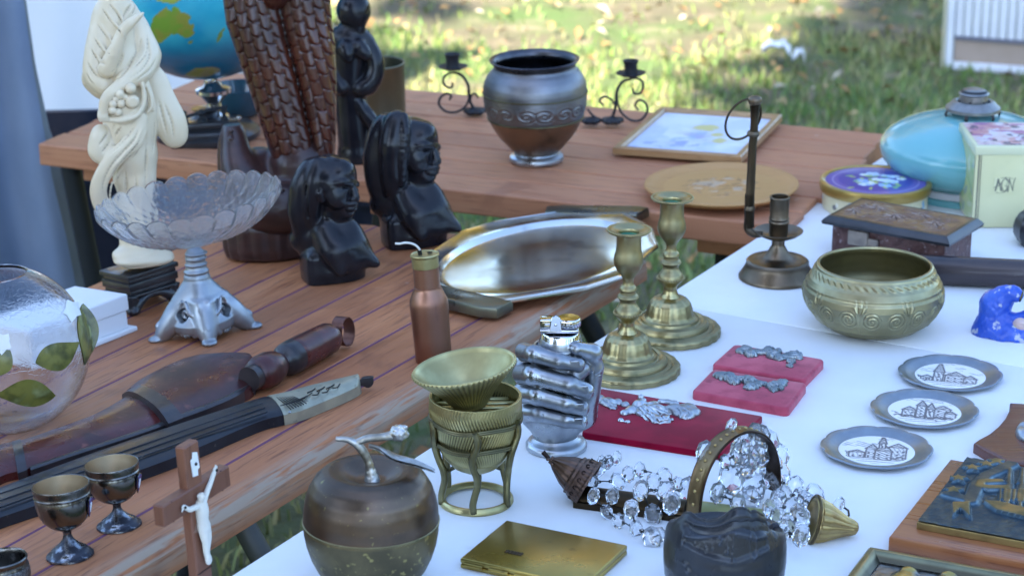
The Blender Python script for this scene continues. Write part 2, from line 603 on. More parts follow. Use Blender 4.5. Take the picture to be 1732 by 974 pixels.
def wood(name, c1, c2, dark, grain=(3, 60, 60), scale=1.0, rough=.45, coat=.15, rand=.12, knots=True, wear=None):
    """planed boards: grain runs along the local x axis"""
    m = bpy.data.materials.new(name); m.use_nodes = True
    nt = m.node_tree; N = nt.nodes; L = nt.links; p = N['Principled BSDF']
    tc = N.new('ShaderNodeTexCoord'); oi = N.new('ShaderNodeObjectInfo')
    ad = N.new('ShaderNodeVectorMath'); ad.operation = 'MULTIPLY_ADD'
    cb = N.new('ShaderNodeCombineXYZ')
    for i in range(3): L.new(oi.outputs['Random'], cb.inputs[i])
    ad.inputs[1].default_value = (9, 5, 7)
    L.new(cb.outputs[0], ad.inputs[0]); L.new(tc.outputs['Object'], ad.inputs[2])
    mp = N.new('ShaderNodeMapping'); mp.inputs['Scale'].default_value = grain; L.new(ad.outputs[0], mp.inputs['Vector'])
    def nz(sc, de, dis, v=mp.outputs['Vector']):
        n = N.new('ShaderNodeTexNoise'); n.inputs['Scale'].default_value = sc; n.inputs['Detail'].default_value = de; n.inputs['Distortion'].default_value = dis
        L.new(v, n.inputs['Vector']); return n.outputs['Fac']
    def rm(s, a, b, c=0, d=1):
        r = N.new('ShaderNodeMapRange'); r.inputs['From Min'].default_value = a; r.inputs['From Max'].default_value = b
        r.inputs['To Min'].default_value = c; r.inputs['To Max'].default_value = d; L.new(s, r.inputs['Value']); return r.outputs['Result']
    def mx(f, a, b):
        x = N.new('ShaderNodeMix'); x.data_type = 'RGBA'
        L.new(f, x.inputs[0])
        for s, i in ((a, 6), (b, 7)):
            if isinstance(s, tuple): x.inputs[i].default_value = (*s, 1)
            else: L.new(s, x.inputs[i])
        return x.outputs[2]
    g1 = nz(1.0 * scale, 6, 1.2); g2 = nz(3.5 * scale, 4, .4); big = nz(2.2, 3, 0, ad.outputs[0])
    c = mx(rm(g1, .35, .68), tuple(c1), tuple(c2))
    c = mx(rm(g2, .54, .66, 0, .7), c, tuple(dark))
    c = mx(rm(big, .42, .68, 0, .75), c, tuple(np.array(c1) * .6 + np.array(dark) * .4))
    c = mx(rm(nz(9, 5, .6, ad.outputs[0]), .60, .72, 0, .55), c, tuple(dark))
    c = mx(rm(nz(38, 3, 0, ad.outputs[0]), .72, .80, 0, .5), c, (.55, .45, .38))
    if wear is not None:
        g = N.new('ShaderNodeAttribute'); g.attribute_name = 'wear'
        wf = N.new('ShaderNodeMath'); wf.operation = 'MULTIPLY'
        L.new(g.outputs['Fac'], wf.inputs[0]); L.new(rm(nz(2.0 * scale, 8, .8), .34, .56), wf.inputs[1])
        c = mx(wf.outputs[0], c, tuple(wear))
    hs = N.new('ShaderNodeHueSaturation'); L.new(rm(oi.outputs['Random'], 0, 1, 1 - rand, 1 + rand), hs.inputs['Value']); L.new(c, hs.inputs['Color'])
    L.new(hs.outputs['Color'], p.inputs['Base Color'])
    L.new(rm(g1, .3, .7, rough - .08, rough + .15), p.inputs['Roughness'])
    p.inputs['Coat Weight'].default_value = coat; p.inputs['Coat Roughness'].default_value = .25
    b = N.new('ShaderNodeBump'); b.inputs['Strength'].default_value = .25; b.inputs['Distance'].default_value = .0006
    L.new(g2, b.inputs['Height']); L.new(b.outputs['Normal'], p.inputs['Normal'])
    MATS[name] = m
    return m

# ================================================================== the setting
def at_uv(u, v, P=LEFT, U=PU, V=LV, h=0.0):
    return P.p + u * U + v * V + h * P.n

# ---- ground, grass, leaves
m_soil = mat('soil', (.13, .11, .065), (.09, .14, .04), scale=2.2, detail=8, rough=.95, bump=.6, bscale=60, c3=(.24, .19, .12), scale3=5, lo3=.5, hi3=.7, bdist=.02)
n = 41
gx, gy = np.meshgrid(np.linspace(-60, 60, n), np.linspace(-60, 60, n), indexing='ij')
o = build('ground', (np.stack([gx, gy, np.zeros_like(gx)], -1).reshape(-1, 3), grid_faces(n, n)), m_soil)
tag(o, 'lawn of patchy soil and short grass under the flea market tables', kind='structure')

def in_view(n, y0, y1, seed, marg=1.4):
    r = np.random.default_rng(seed)
    y = np.sqrt(r.uniform(y0 ** 2, y1 ** 2, n))
    x = r.uniform(-1, 1, n) * (y * .25 + marg)
    return x, y, r

def blades(name, n, y0, y1, seed, hmin, hmax, wid, pal, lab):
    x, y, r = in_view(n, y0, y1, seed)
    cl = fbm(x * 1.1 + 7, y * 1.1, 3, 4); keep = r.uniform(0, 1, n) < sstep(.28, .5, cl) * .93 + .07
    x, y = x[keep], y[keep]; n = len(x); cl = cl[keep]
    a = r.uniform(0, 2 * math.pi, n); b = r.uniform(0, 2 * math.pi, n)
    h = r.uniform(hmin, hmax, n) * (.6 + .8 * cl); w = wid * r.uniform(.6, 1.3, n); lean = r.uniform(.1, .9, n) * h
    P = np.stack([x, y, np.full(n, -.003)], -1)
    dw = np.stack([np.cos(a), np.sin(a), 0 * a], -1) * w[:, None]
    dl = np.stack([np.cos(b), np.sin(b), 0 * b], -1) * lean[:, None]
    up = np.zeros((n, 3)); up[:, 2] = h
    v = np.stack([P - dw, P + dw, P + dl * .4 + up * .65 + dw * .6, P + dl * .4 + up * .65 - dw * .6, P + dl + up * .9], 1)
    i = np.arange(n)[:, None] * 5
    f4 = i + np.array([[0, 1, 2, 3]]); f3 = i + np.array([[3, 2, 4, 4]])
    pal = np.array(pal); c = pal[r.integers(0, len(pal), n)] * r.uniform(.7, 1.3, n)[:, None]
    c = mix(c, np.array([.42, .37, .17]), sstep(.36, .62, fbm(x * .9, y * .9 + 3, 17)) * .75 * r.uniform(.3, 1, n))
    tri = np.concatenate([f4[:, [0, 1, 2]], f4[:, [0, 2, 3]], f3[:, :3]])
    o = build(name, (v.reshape(-1, 3), tri), mat('grass_blade', (.1, .2, .05), rough=.6, attr=True, spec=.3), smooth=False, colors=np.repeat(c, 5, 0))
    tag(o, lab, kind='stuff')
blades('grass', 125000, 1.6, 10.5, 11, .02, .055, .004,
       [(.15, .25, .05), (.12, .22, .055), (.20, .27, .06), (.26, .28, .10), (.10, .18, .05), (.30, .27, .13)], 'short patchy grass of the lawn around the tables')

def leaf_litter(n, seed):
    x, y, r = in_view(n, 1.7, 11, seed)
    a = r.uniform(0, 2 * math.pi, n); s = r.uniform(.010, .028, n); z = r.uniform(.012, .045, n)
    t1 = r.normal(0, .35, n); t2 = r.normal(0, .35, n)
    U = np.stack([np.cos(a), np.sin(a), t1], -1) * s[:, None]; W = np.stack([-np.sin(a), np.cos(a), t2], -1) * (s * .62)[:, None]
    P = np.stack([x, y, z], -1); up = np.zeros((n, 3)); up[:, 2] = s * .3
    v = np.stack([P - U, P - W * .9 + up, P + W * .9 + up, P + U, P + U * .2 - .3 * up], 1)
    i = np.arange(n)[:, None] * 5
    tri = np.concatenate([i + [[0, 1, 4]], i + [[0, 4, 2]], i + [[1, 3, 4]], i + [[4, 3, 2]]])
    pal = .8 * np.array([(.42, .26, .10), (.50, .36, .16), (.36, .18, .07), (.58, .46, .26), (.30, .20, .11), (.52, .28, .10), (.62, .52, .36)])
    c = pal[r.integers(0, len(pal), n)] * r.uniform(.75, 1.2, n)[:, None]
    o = build('fallen_leaves', (v.reshape(-1, 3), tri), mat('dry_leaf', (.4, .3, .1), rough=.75, attr=True), smooth=False, colors=np.repeat(c, 5, 0))
    tag(o, 'dry tan and yellow leaves scattered over the lawn', kind='stuff')
leaf_litter(3300, 5)

def weeds(n, seed):
    """broad leaved weeds that grow in the gap between the tables"""
    r = np.random.default_rng(seed)
    u = r.uniform(-.5, 1.5, n); vv = r.uniform(-.45, .35, n)
    base = np.stack([WHITE.p[0] + 0 * u, 0 * u, 0 * u], -1)
    g = LEFT.p[None, :] + u[:, None] * PU + vv[:, None] * PV
    P = g.copy(); P[:, 2] = r.uniform(.02, .16, n)
    a = r.uniform(0, 2 * math.pi, n); s = r.uniform(.018, .05, n); e = r.uniform(-.2, .9, n)
    U = np.stack([np.cos(a) * np.cos(e), np.sin(a) * np.cos(e), np.sin(e)], -1) * s[:, None]
    W = np.stack([-np.sin(a), np.cos(a), 0 * a], -1) * (s * .5)[:, None]
    v = np.stack([P, P + U * .5 + W, P + U * .5 - W, P + U * 1.1, P + U * .55 - np.array([0, 0, .006])], 1)
    i = np.arange(n)[:, None] * 5
    tri = np.concatenate([i + [[0, 4, 1]], i + [[0, 2, 4]], i + [[1, 4, 3]], i + [[4, 2, 3]]])
    pal = np.array([(.05, .11, .03), (.07, .15, .04), (.04, .085, .03), (.10, .16, .05), (.16, .17, .08)])
    c = pal[r.integers(0, len(pal), n)] * r.uniform(.7, 1.3, n)[:, None]
    o = build('weeds', (v.reshape(-1, 3), tri), MATS['grass_blade'], smooth=False, colors=np.repeat(c, 5, 0))
    tag(o, 'dark leafy weeds in the gap between the wooden table and the white table', kind='stuff')
weeds(9000, 21)

# ---- off-view trees: four are added to shade tables, lawn, tent wall and cabinet, two across the lawn are seen in the polished tray
def tree(name, lab, x, y, h, cr, cz, nleaf, seed, pal, leaf=.16, flat=1.0, group=None):
    r = np.random.default_rng(seed)
    t = thing(name, lab, 'tree', (x, y, 0), group)
    bark = mat('bark', (.16, .12, .09), (.08, .06, .045), scale=8, rough=.9, bump=.8, bscale=20, bdist=.02)
    tr = [tube(spline([(0, 0, -.1), (.05, 0, h * .2), (-.05, .08, h * .45), (.1, 0, cz)], 5), [h * .035, h * .028, h * .02], 10)]
    C = np.array([0, 0, cz]); clump = []
    for k in range(int(26)):
        d = r.normal(0, 1, 3); d /= np.linalg.norm(d); d[2] = abs(d[2]) * .8 - .25
        e = C + d * cr * r.uniform(.45, .95) * np.array([1, 1, flat])
        clump.append(e)
        if k < 12: tr.append(tube(spline([(0, 0, h * (.25 + .03 * k)), (e * np.array([.45, .45, 1]) + [0, 0, -.1 * h]) * .9, e], 4), [h * .012, h * .006, .01], 6))
    build('trunk', join(*tr), bark, t)
    clump = np.array(clump); k = r.integers(0, len(clump), nleaf)
    P = clump[k] + r.normal(0, cr * .23, (nleaf, 3))
    a = r.uniform(0, 2 * math.pi, nleaf); e = r.normal(0, .6, nleaf); s = leaf * r.uniform(.6, 1.3, nleaf)
    U = np.stack([np.cos(a) * np.cos(e), np.sin(a) * np.cos(e), np.sin(e)], -1) * s[:, None]
    b = r.normal(0, .5, nleaf)
    W = np.stack([-np.sin(a), np.cos(a), b], -1) * (s * .55)[:, None]
    v = np.stack([P - U, P - W, P + U, P + W], 1).reshape(-1, 3)
    f = np.arange(nleaf * 4).reshape(-1, 4)
    pal = np.array(pal); c = pal[r.integers(0, len(pal), nleaf)] * r.uniform(.7, 1.3, nleaf)[:, None]
    build('crown', (v, f), mat('foliage', (.1, .15, .04), rough=.6, attr=True), t, smooth=False, colors=np.repeat(c, 4, 0))
    return t
GREENS = [(.06, .11, .03), (.08, .13, .035), (.11, .13, .03), (.05, .09, .03)]
GOLD = [(.60, .46, .12), (.66, .52, .16), (.45, .38, .11), (.32, .32, .10), (.60, .40, .12)]
tree('added_shade_tree', 'tall unseen leafy tree added behind the stall to shade the brassware', -3.9, -5.2, 7.5, 2.8, 6.0, 24000, 3, GREENS, .22)
tree('added_shade_tree', 'broad unseen leafy tree added behind the stall to shade the lawn', -3.2, -4.0, 8.5, 2.1, 7.0, 16000, 4, GREENS, .22)
tree('added_shade_tree', 'unseen leafy tree added left of the stall to shade the white tent wall', -6.6, .1, 7.5, 1.7, 6.0, 20000, 6, GREENS, .2)
tree('added_shade_tree', 'tallest unseen leafy tree, added behind the stall to shade the white cabinet', -3.45, -2.0, 11, 1.05, 9.0, 12000, 7, GREENS, .2)
tree('birch_tree', 'golden autumn tree across the lawn, mirrored in the tray', -1.0, 14.0, 8, 3.0, 5.4, 10000, 8, GOLD, .2)
tree('birch_tree', 'golden autumn tree standing far across the lawn on the right', 2.9, 15.0, 9, 3.0, 5.6, 10000, 9, GOLD, .2)
tree('fir_tree', 'dark fir tree right of the golden trees across the lawn', 6.5, 18.5, 10, 2.2, 6.4, 12000, 10, [(.03, .055, .03), (.04, .07, .035)], .2, 1.6)

def treeline(n, seed):
    """the belt of trees round the market lawn"""
    r = np.random.default_rng(seed)
    az = r.uniform(-math.pi, math.pi, n)
    hump = 3.6 + 1.6 * np.sin(az * 9 + 1) * np.sin(az * 4) + 1.2 * np.sin(az * 23)
    z = hump * r.uniform(0, 1, n) ** .75 + r.normal(0, .25, n); z = np.maximum(z, .15)
    rad = 22 + 3.5 * r.uniform(-1, 1, n) + 1.5 * np.sin(az * 14)
    P = np.stack([rad * np.sin(az), rad * np.cos(az), z], -1)
    a = r.uniform(0, 2 * math.pi, n); e = r.normal(0, .7, n); s = r.uniform(.22, .5, n)
    U = np.stack([np.cos(a) * np.cos(e), np.sin(a) * np.cos(e), np.sin(e)], -1) * s[:, None]
    W = np.stack([-np.sin(a), np.cos(a), r.normal(0, .6, n)], -1) * (s * .6)[:, None]
    v = np.stack([P - U, P - W, P + U, P + W], 1).reshape(-1, 3)
    gold = fbm(az * 5 + 9, z * .25, 4, 3) + .22 * np.exp(-(az / .6) ** 2) + r.normal(0, .06, n)
    c = np.array([(.055, .10, .03), (.07, .12, .035), (.10, .13, .04)])[r.integers(0, 3, n)]
    c = mix(c, np.array([.55, .42, .10]), sstep(.50, .64, gold)) * r.uniform(.7, 1.3, n)[:, None]
    o = build('treeline', (v, np.arange(n * 4).reshape(-1, 4)), MATS['foliage'], smooth=False, colors=np.repeat(c, 4, 0))
    tag(o, 'belt of green and golden trees that closes the market lawn', kind='stuff')
treeline(52000, 31)

# ---- tables
m_pine = wood('stained_pine', (.42, .150, .058), (.53, .21, .082), (.16, .052, .026), grain=(5, 70, 70), rough=.5, coat=.08)
m_pine_worn = wood('worn_pine', (.34, .125, .05), (.42, .165, .066), (.15, .052, .024), grain=(5, 70, 70), rough=.8, coat=.0, wear=(.33, .245, .175))
m_pine2 = wood('faded_pine', (.49, .20, .095), (.57, .26, .13), (.28, .105, .055), grain=(4, 60, 60), rough=.55, coat=.05, rand=.08)
m_steel = mat('grey_steel', (.10, .12, .14), (.14, .15, .16), scale=20, rough=.45, metal=.6)
m_dark = mat('dark_steel', (.02, .025, .03), rough=.45, metal=.3)
m_white = mat('white_laminate', (.80, .80, .79), (.77, .77, .765), scale=14, detail=6, rough=.45, bump=.12, bscale=7, bdist=.006, spec=.4, c3=(.70, .69, .66), scale3=22, lo3=.68, hi3=.80)
m_seam = mat('purple_seam', (.13, .04, .085), rough=.8)

def table_matrix(P, U, V):
    M = Matrix.Identity(4)
    for i, ax in enumerate((U, V, P.n)):
        for j in range(3): M[j][i] = ax[j]
    for j in range(3): M[j][3] = P.p[j]
    return M

ML = table_matrix(LEFT, PU, LV)
t = thing('wooden_table', 'stained plank table with a worn front edge, holding the knives and busts', 'table', ML)
PW = .0747
END = lambda v: .745 + .10 * v
for k in range(9):
    v0, v1 = k * PW + .0014, (k + 1) * PW - .0014
    x0, x1 = -1.05, END((v0 + v1) / 2) + random.uniform(-.004, .004)
    th = .036
    bv = .006 if k == 0 else .0022
    if k == 0:
        # the front board: its upper arris is rubbed round and splintered
        nu = 320
        us = np.linspace(x0, x1, nu)
        sec = [(v1, -th), (v1, -.003), (v1 - .002, 0), (v0 + .035, 0), (v0 + .014, 0), (v0 + .010, -.0010), (v0 + .004, -.0065), (v0 + .0012, -.0115), (v0 + .0005, -.022), (v0 + .001, -th + .002), (v0 + .004, -th)]
        V = np.zeros((nu, len(sec), 3))
        for j, (sv, sz) in enumerate(sec):
            V[:, j, 0] = us; V[:, j, 1] = sv; V[:, j, 2] = sz
        rough = (fbm(us * 9, us * 0 + 2, 4, 5) - .45)
        fine = (fbm(us * 60, us * 0 + 2, 9, 3) - .45)
        for j, am in ((4, .25), (5, .8), (6, 1), (7, .8), (8, .35)):
            V[:, j, 2] -= np.clip(rough, -.1, 1) * .008 * am + fine * .004 * am
            V[:, j, 1] += np.clip(rough, -.1, 1) * .006 * am + fine * .003 * am
        c = [list(range(len(sec))), [(nu - 1) * len(sec) + j for j in range(len(sec))][::-1]]
        ob = build('plank', (V.reshape(-1, 3), grid_faces(nu, len(sec))[:, ::-1].tolist() + c), m_pine_worn, t, sharp=24)
        wv_ = np.zeros((nu, len(sec))); wv_[:, 3:10] = [0, .55, 1, 1, .9, .45, .1]
        at_ = ob.data.attributes.new('wear', 'FLOAT', 'POINT'); at_.data.foreach_set('value', wv_.astype(np.float32).ravel())
    else:
        build('plank', box(((x0 + x1) / 2, (v0 + v1) / 2, -th / 2), (x1 - x0, v1 - v0, th), bv, 2), m_pine, t, smooth=False)
    if k:
        build('seam', box(((x0 + x1) / 2, k * PW, -.0055), (x1 - x0 - .006, .0042, .0098)), m_seam, t, smooth=False)
build('batten', box((.55, .336, -.052), (.06, .60, .03), .003), m_pine2, t)
build('batten', box((-.75, .336, -.052), (.06, .60, .03), .003), m_pine2, t)
def leg(parent, a, b, r, m, name='leg'):
    Mi = np.array(parent.matrix_world.inverted()) if parent else np.eye(4)
    a = Mi[:3, :3] @ a + Mi[:3, 3]; b = Mi[:3, :3] @ b + Mi[:3, 3]
    return build(name, tube([a, (a + b) / 2, b], r, 12), m, parent)
def legpair(parent, P, px, py, off, r, m, z=.69):
    a = level(z).at(px, py); b = a + np.array(off); b[2] = 0.0
    return leg(parent, a, b, r, m)
bpy.context.view_layer.update()
legpair(t, LEFT, 968, 492, (.36, -.12, 0), .014, m_dark)
legpair(t, LEFT, 402, 868, (.36, -.12, 0), .013, m_steel)
for u, v in ((.6, .6), (-.8, .6)):
    a = at_uv(u, v, h=-.06); b = a + np.array([-.1, .1, 0]); b[2] = 0
    leg(t, a, b, .014, m_dark)

MB_ = table_matrix(BACK, BU, BV)
t = thing('wooden_table', 'faded plank table at the back, holding the big brass urn and the framed picture', 'table', MB_)
for k in range(7):
    v0, v1 = -.028 + k * .0747 + .0019, -.028 + (k + 1) * .0747 - .0019
    x1 = .672 + random.uniform(-.006, .006); x0 = -.530 + random.uniform(-.006, .006)
    build('plank', box(((x0 + x1) / 2, (v0 + v1) / 2, -.0175), (x1 - x0, v1 - v0, .035), .003, 2), m_pine2, t, smooth=False)
for u in (-.45, .05, .56):
    build('batten', box((u, .235, -.0505), (.07, .44, .03), .003), m_pine2, t)
bpy.context.view_layer.update()
for px, py, off in ((1232, 372, (-.015, .05, 0)), (655, 300, (-.09, .0, 0)), (115, 262, (.10, -.02, 0))):
    legpair(t, BACK, px, py, off, .016, m_dark, .70)
for u, v in ((.6, .44), (-.48, .44)):
    a = BACK.p + u * BU + v * BV - .06 * BACK.n; b = a.copy(); b[2] = 0
    leg(t, a, b, .016, m_dark)

MW = table_matrix(Plane((LEFT.p[0], LEFT.p[1], TZ), Z3), PU, PV)
t = thing('white_table', 'long white table top covered with brassware, plaques and tins', 'table', MW)
def slab(u0, u1, v0, v1, th, nu, nv):
    U_, V_ = np.meshgrid(np.linspace(u0, u1, nu), np.linspace(v0, v1, nv), indexing='ij')
    return U_, V_
build('table_top', box((.585 - .60 - .0004, -.095 - .375, -.0225), (1.20, .75, .045), .0015, 3), m_white, t, smooth=True)
build('table_top', box((.585 + .39 + .0004, -.095 - .375, -.0225), (.78, .75, .045), .0015, 3), m_white, t, smooth=True)
bpy.context.view_layer.update()
for u, v in ((-.5, -.16), (-.5, -.78), (1.25, -.16), (1.25, -.78)):
    a = np.array([LEFT.p[0], LEFT.p[1], TZ - .045]) + u * PU + v * PV; b = a.copy(); b[2] = 0
    leg(t, a, b, .014, m_steel)

# ---- tent cloths on the left
m_drape = mat('blue_grey_cloth', (.21, .27, .38), (.18, .24, .35), scale=6, rough=.9, bump=.15, bscale=900, bdist=.0005)
m_drape_shade = mat('shaded_grey_cloth', (.22, .24, .24), (.18, .20, .21), scale=6, rough=.9)  # greyer copy of the drape cloth, shade on the fold put into its colour
s = Spot(level(.5), 90, 420)
t = thing('cloth_drape', 'blue grey cloth hanging in heavy folds at the left edge', 'drape', s)
rows = [(-80, 20, 22), (0, 40, 44), (110, 55, 60), (220, 74, 84), (300, 88, 118), (400, 112, 152), (480, 128, 172), (640, 160, 215), (900, 220, 290)]
ys = np.linspace(-80, 900, 60)
e1 = np.interp(ys, [a[0] for a in rows], [a[1] for a in rows]); e2 = np.interp(ys, [a[0] for a in rows], [a[2] for a in rows])
NV = 60
V = []
for y_, a_ in zip(ys, e1):
    for k, f_ in enumerate(np.linspace(0, 1, NV)):
        x_ = -330 + (a_ + 330) * f_
        d_ = 16 * math.sin(f_ * 17 + y_ * .0012) + 9 * math.sin(f_ * 31 + 1) - 18 * f_ ** 8
        V.append(s.q(x_, y_, d_) * s.m)
build('panel', (np.array(V), grid_faces(60, NV)), m_drape, t)
V = []
for y_, a_, b_ in zip(ys, e1, e2):
    for f_ in np.linspace(0, 1, 12):
        V.append(s.q(a_ - 6 + (b_ - a_ + 6) * f_, y_, -20 + 60 * f_ + 6 * math.sin(f_ * 5)) * s.m)
build('return_fold', (np.array(V), grid_faces(60, 12)), m_drape_shade, t)

s = Spot(LAWN, 250, 238)
t = thing('tent_wall', 'white tent side wall standing behind the globe', 'tent wall', s)
m_tent = mat('white_canvas', (.80, .80, .80), (.76, .77, .78), scale=3, rough=.85, bump=.1, bscale=300)
ys = np.linspace(-400, 238, 30); xs = np.linspace(-500, 412, 70)
V = np.array([[s.q(x_, y_ - .02 * (x_ - 250), 5 * math.sin(x_ * .05) + 3 * math.sin(x_ * .021 + y_ * .01) + (238 - y_) * .05) * s.m for x_ in xs] for y_ in ys])
build('canvas', (V.reshape(-1, 3), grid_faces(30, 70)), m_tent, t)
for x_ in (-480, 412):
    build('pole', tube([s.q(x_, 238, 4) * s.m, s.q(x_, -400, 34) * s.m], .016, 10), mat('tent_pole', (.6, .62, .65), rough=.35, metal=.7), t)

# ---- things under the back table
s = Spot(LAWN, 250, 640)
m_crate = mat('navy_plastic', (.012, .016, .03), (.02, .022, .035), scale=20, rough=.5)
def crate(s0, sx, sy, sz, rot, lab, m, nm='storage_crate', cat='crate'):
    t = thing(nm, lab, cat, s0)
    M = rotz(rot)
    w = .012
    build('wall', join(box((0, -sy / 2 + w / 2, sz / 2), (sx, w, sz), .003, 1, M), box((0, sy / 2 - w / 2, sz / 2), (sx, w, sz), .003, 1, M),
                       box((-sx / 2 + w / 2, 0, sz / 2), (w, sy - 2 * w, sz - .002), 0, 1, M), box((sx / 2 - w / 2, 0, sz / 2), (w, sy - 2 * w, sz - .002), 0, 1, M)), m, t)
    build('base', box((0, 0, .008), (sx - .02, sy - .02, .016), 0, 1, M), m, t)
    build('rim', join(*[box((0, q * (sy / 2 + .004), sz - .03), (sx + .02, .008, .02), 0, 1, M) for q in (-1, 1)], *[box((q * (sx / 2 + .004), 0, sz - .03), (.008, sy, .02), 0, 1, M) for q in (-1, 1)]), m, t)
    return t
def gspot(x, y):
    class Q(Spot):
        pass
    s_ = Spot(LAWN, 866, 300); s_.o = np.array([x, y, 0.0]); v = s_.o - CAM
    s_.m = (v @ FWD) / FPX
    return s_
crate(gspot(-.80, 4.40), .50, .40, .52, .1, 'black plastic crate under the back table behind the ivory figurine', m_crate)
crate(gspot(-.42, 4.65), .36, .34, .40, -.15, 'low black plastic crate under the back table beside the cobra', m_crate)
s = gspot(-.56, 4.02)
t = thing('folding_chair', 'folded grey tube chair leaning under the back table', 'chair', s)
m_tube = mat('pale_tube', (.35, .42, .55), rough=.35, metal=.5)
build('frame', join(tube([(-.16, 0, 0), (-.10, .10, .56), (.08, .10, .60), (.10, 0, 0)], .013, 10), tube([(-.14, .05, .05), (.12, .02, .48)], .012, 10)), m_tube, t)
build('seat', box((-.02, .07, .34), (.20, .02, .26), .006, 2, rotx(-.1)), mat('chair_seat', (.05, .06, .10), rough=.7), t)

# ---- across the lawn
s = Spot(LAWN, 1680, 121)
t = thing('white_cabinet', 'white slatted cabinet front with a tan lower panel standing on the grass', 'cabinet', s)
m_cab = mat('white_paint', (.78, .79, .80), (.72, .73, .75), scale=8, rough=.5)
mpx = s.m
A = s.q(1597, 116, 0); B_ = s.q(1800, 131, -24); top = s.q(1611, -60, 0)
def cabq(fx, z, d=0):
    return np.array([A[0] + (B_[0] - A[0]) * fx, A[1] + (B_[1] - A[1]) * fx + d, z]) * mpx
HT = 330
ang = math.atan2(B_[1] - A[1], B_[0] - A[0]); W_ = np.hypot(B_[1] - A[1], B_[0] - A[0]) * mpx
def cb(x0, x1, z0, z1, d0, d1, bev=.003):
    c = box(((x0 + x1) / 2, (d0 + d1) / 2, (z0 + z1) / 2), (x1 - x0, d1 - d0, z1 - z0), bev, 1, rotz(ang))
    return xf(c, t=A * mpx * np.array([1, 1, 0]))
Hc = 340 * mpx; fw = 13 * mpx
build('stile', cb(0, fw, 0, Hc, 0, .03), m_cab, t); build('stile', cb(W_ - fw, W_, 0, Hc, 0, .03), m_cab, t)
build('rail', cb(fw, W_ - fw, 0, fw, 0, .03), m_cab, t); build('rail', cb(fw, W_ - fw, Hc - fw, Hc, 0, .03), m_cab, t)
build('lower_panel', cb(fw, W_ - fw, fw, 52 * mpx, .012, .022), mat('tan_board', (.42, .32, .25), (.38, .29, .22), scale=10, rough=.7), t)
build('ledge', cb(fw, W_ - fw, 52 * mpx, 56 * mpx, .004, .026, 0), mat('ledge_grey', (.18, .18, .22), rough=.6), t)
ns = 12
for k in range(ns):
    x0 = fw + (W_ - 2 * fw) * k / ns; x1 = fw + (W_ - 2 * fw) * (k + 1) / ns
    build('slat', cb(x0 + .001, x1 - .001, 56 * mpx + .001, Hc - fw, .010, .022), m_cab, t)
build('side_board', cb(-.012, -.001, 0, Hc, .0, .40), mat('raw_edge', (.62, .58, .40), rough=.7), t)

s = Spot(LAWN, 1325, 118)
for px, py, w_, nm_, lab in ((1312, 112, 24, 'paper_scrap', 'long crumpled white paper scrap on the grass'), (1350, 124, 11, 'paper_scrap', 'small white paper scrap on the grass')):
    s = Spot(LAWN, px, py)
    n = 24
    X, Y = np.meshgrid(np.linspace(-1, 1, n), np.linspace(-1, 1, n), indexing='ij')
    Zp = .045 + .06 * (fbm(X * 2 + px, Y * 2, 3, 4) - .4) + .02 * (1 - X ** 2)
    V = np.stack([X * w_ * s.m, Y * w_ * .9 * s.m, Zp], -1).reshape(-1, 3)
    tag(build(nm_, (V, grid_faces(n, n)), mat('paper', (.78, .78, .78), rough=.8)), lab, 'paper').matrix_world = s.matrix()

# ================================================================== things on the white table
BRASS = (.34, .27, .115); BRASS_D = (.13, .105, .05); VERD = (.10, .13, .10)
m_brass = mat('aged_brass', (.40, .33, .16), (.26, .22, .115), scale=26, detail=6, rough=.30, rough2=.48, metal=1.0, dirt=(.07, .06, .035), dlo=.40, dhi=.49, bump=.06, bscale=180, c3=(.16, .15, .08), scale3=60, lo3=.55, hi3=.8)
m_brass_pale = mat('pale_brass', (.52, .45, .22), (.36, .31, .14), scale=30, detail=6, rough=.30, rough2=.48, metal=1.0, dirt=(.09, .08, .045), dlo=.42, dhi=.5, bump=.1, bscale=160)
m_brass_dull = mat('dull_brass', (.42, .37, .21), (.30, .265, .15), scale=22, detail=6, rough=.30, rough2=.46, metal=1.0, dirt=(.05, .045, .03), dlo=.42, dhi=.495, bump=.08, bscale=120)
m_bronze = mat('brown_bronze', (.20, .15, .10), (.13, .10, .07), scale=24, rough=.32, rough2=.5, metal=1.0, dirt=(.04, .03, .02), dlo=.41, dhi=.49)
m_pewter = mat('pewter', (.50, .52, .54), (.36, .38, .40), scale=30, rough=.27, rough2=.46, metal=1.0, dirt=(.07, .075, .09), dlo=.40, dhi=.495, bump=.05, bscale=140)
m_chrome = mat('chrome', (.70, .70, .72), (.6, .6, .62), scale=40, rough=.12, metal=1.0)
m_wax = mat('green_wax', (.03, .17, .10), (.10, .25, .12), scale=90, rough=.6)
m_wire = mat('dark_wire', (.03, .028, .025), rough=.5, metal=.7)

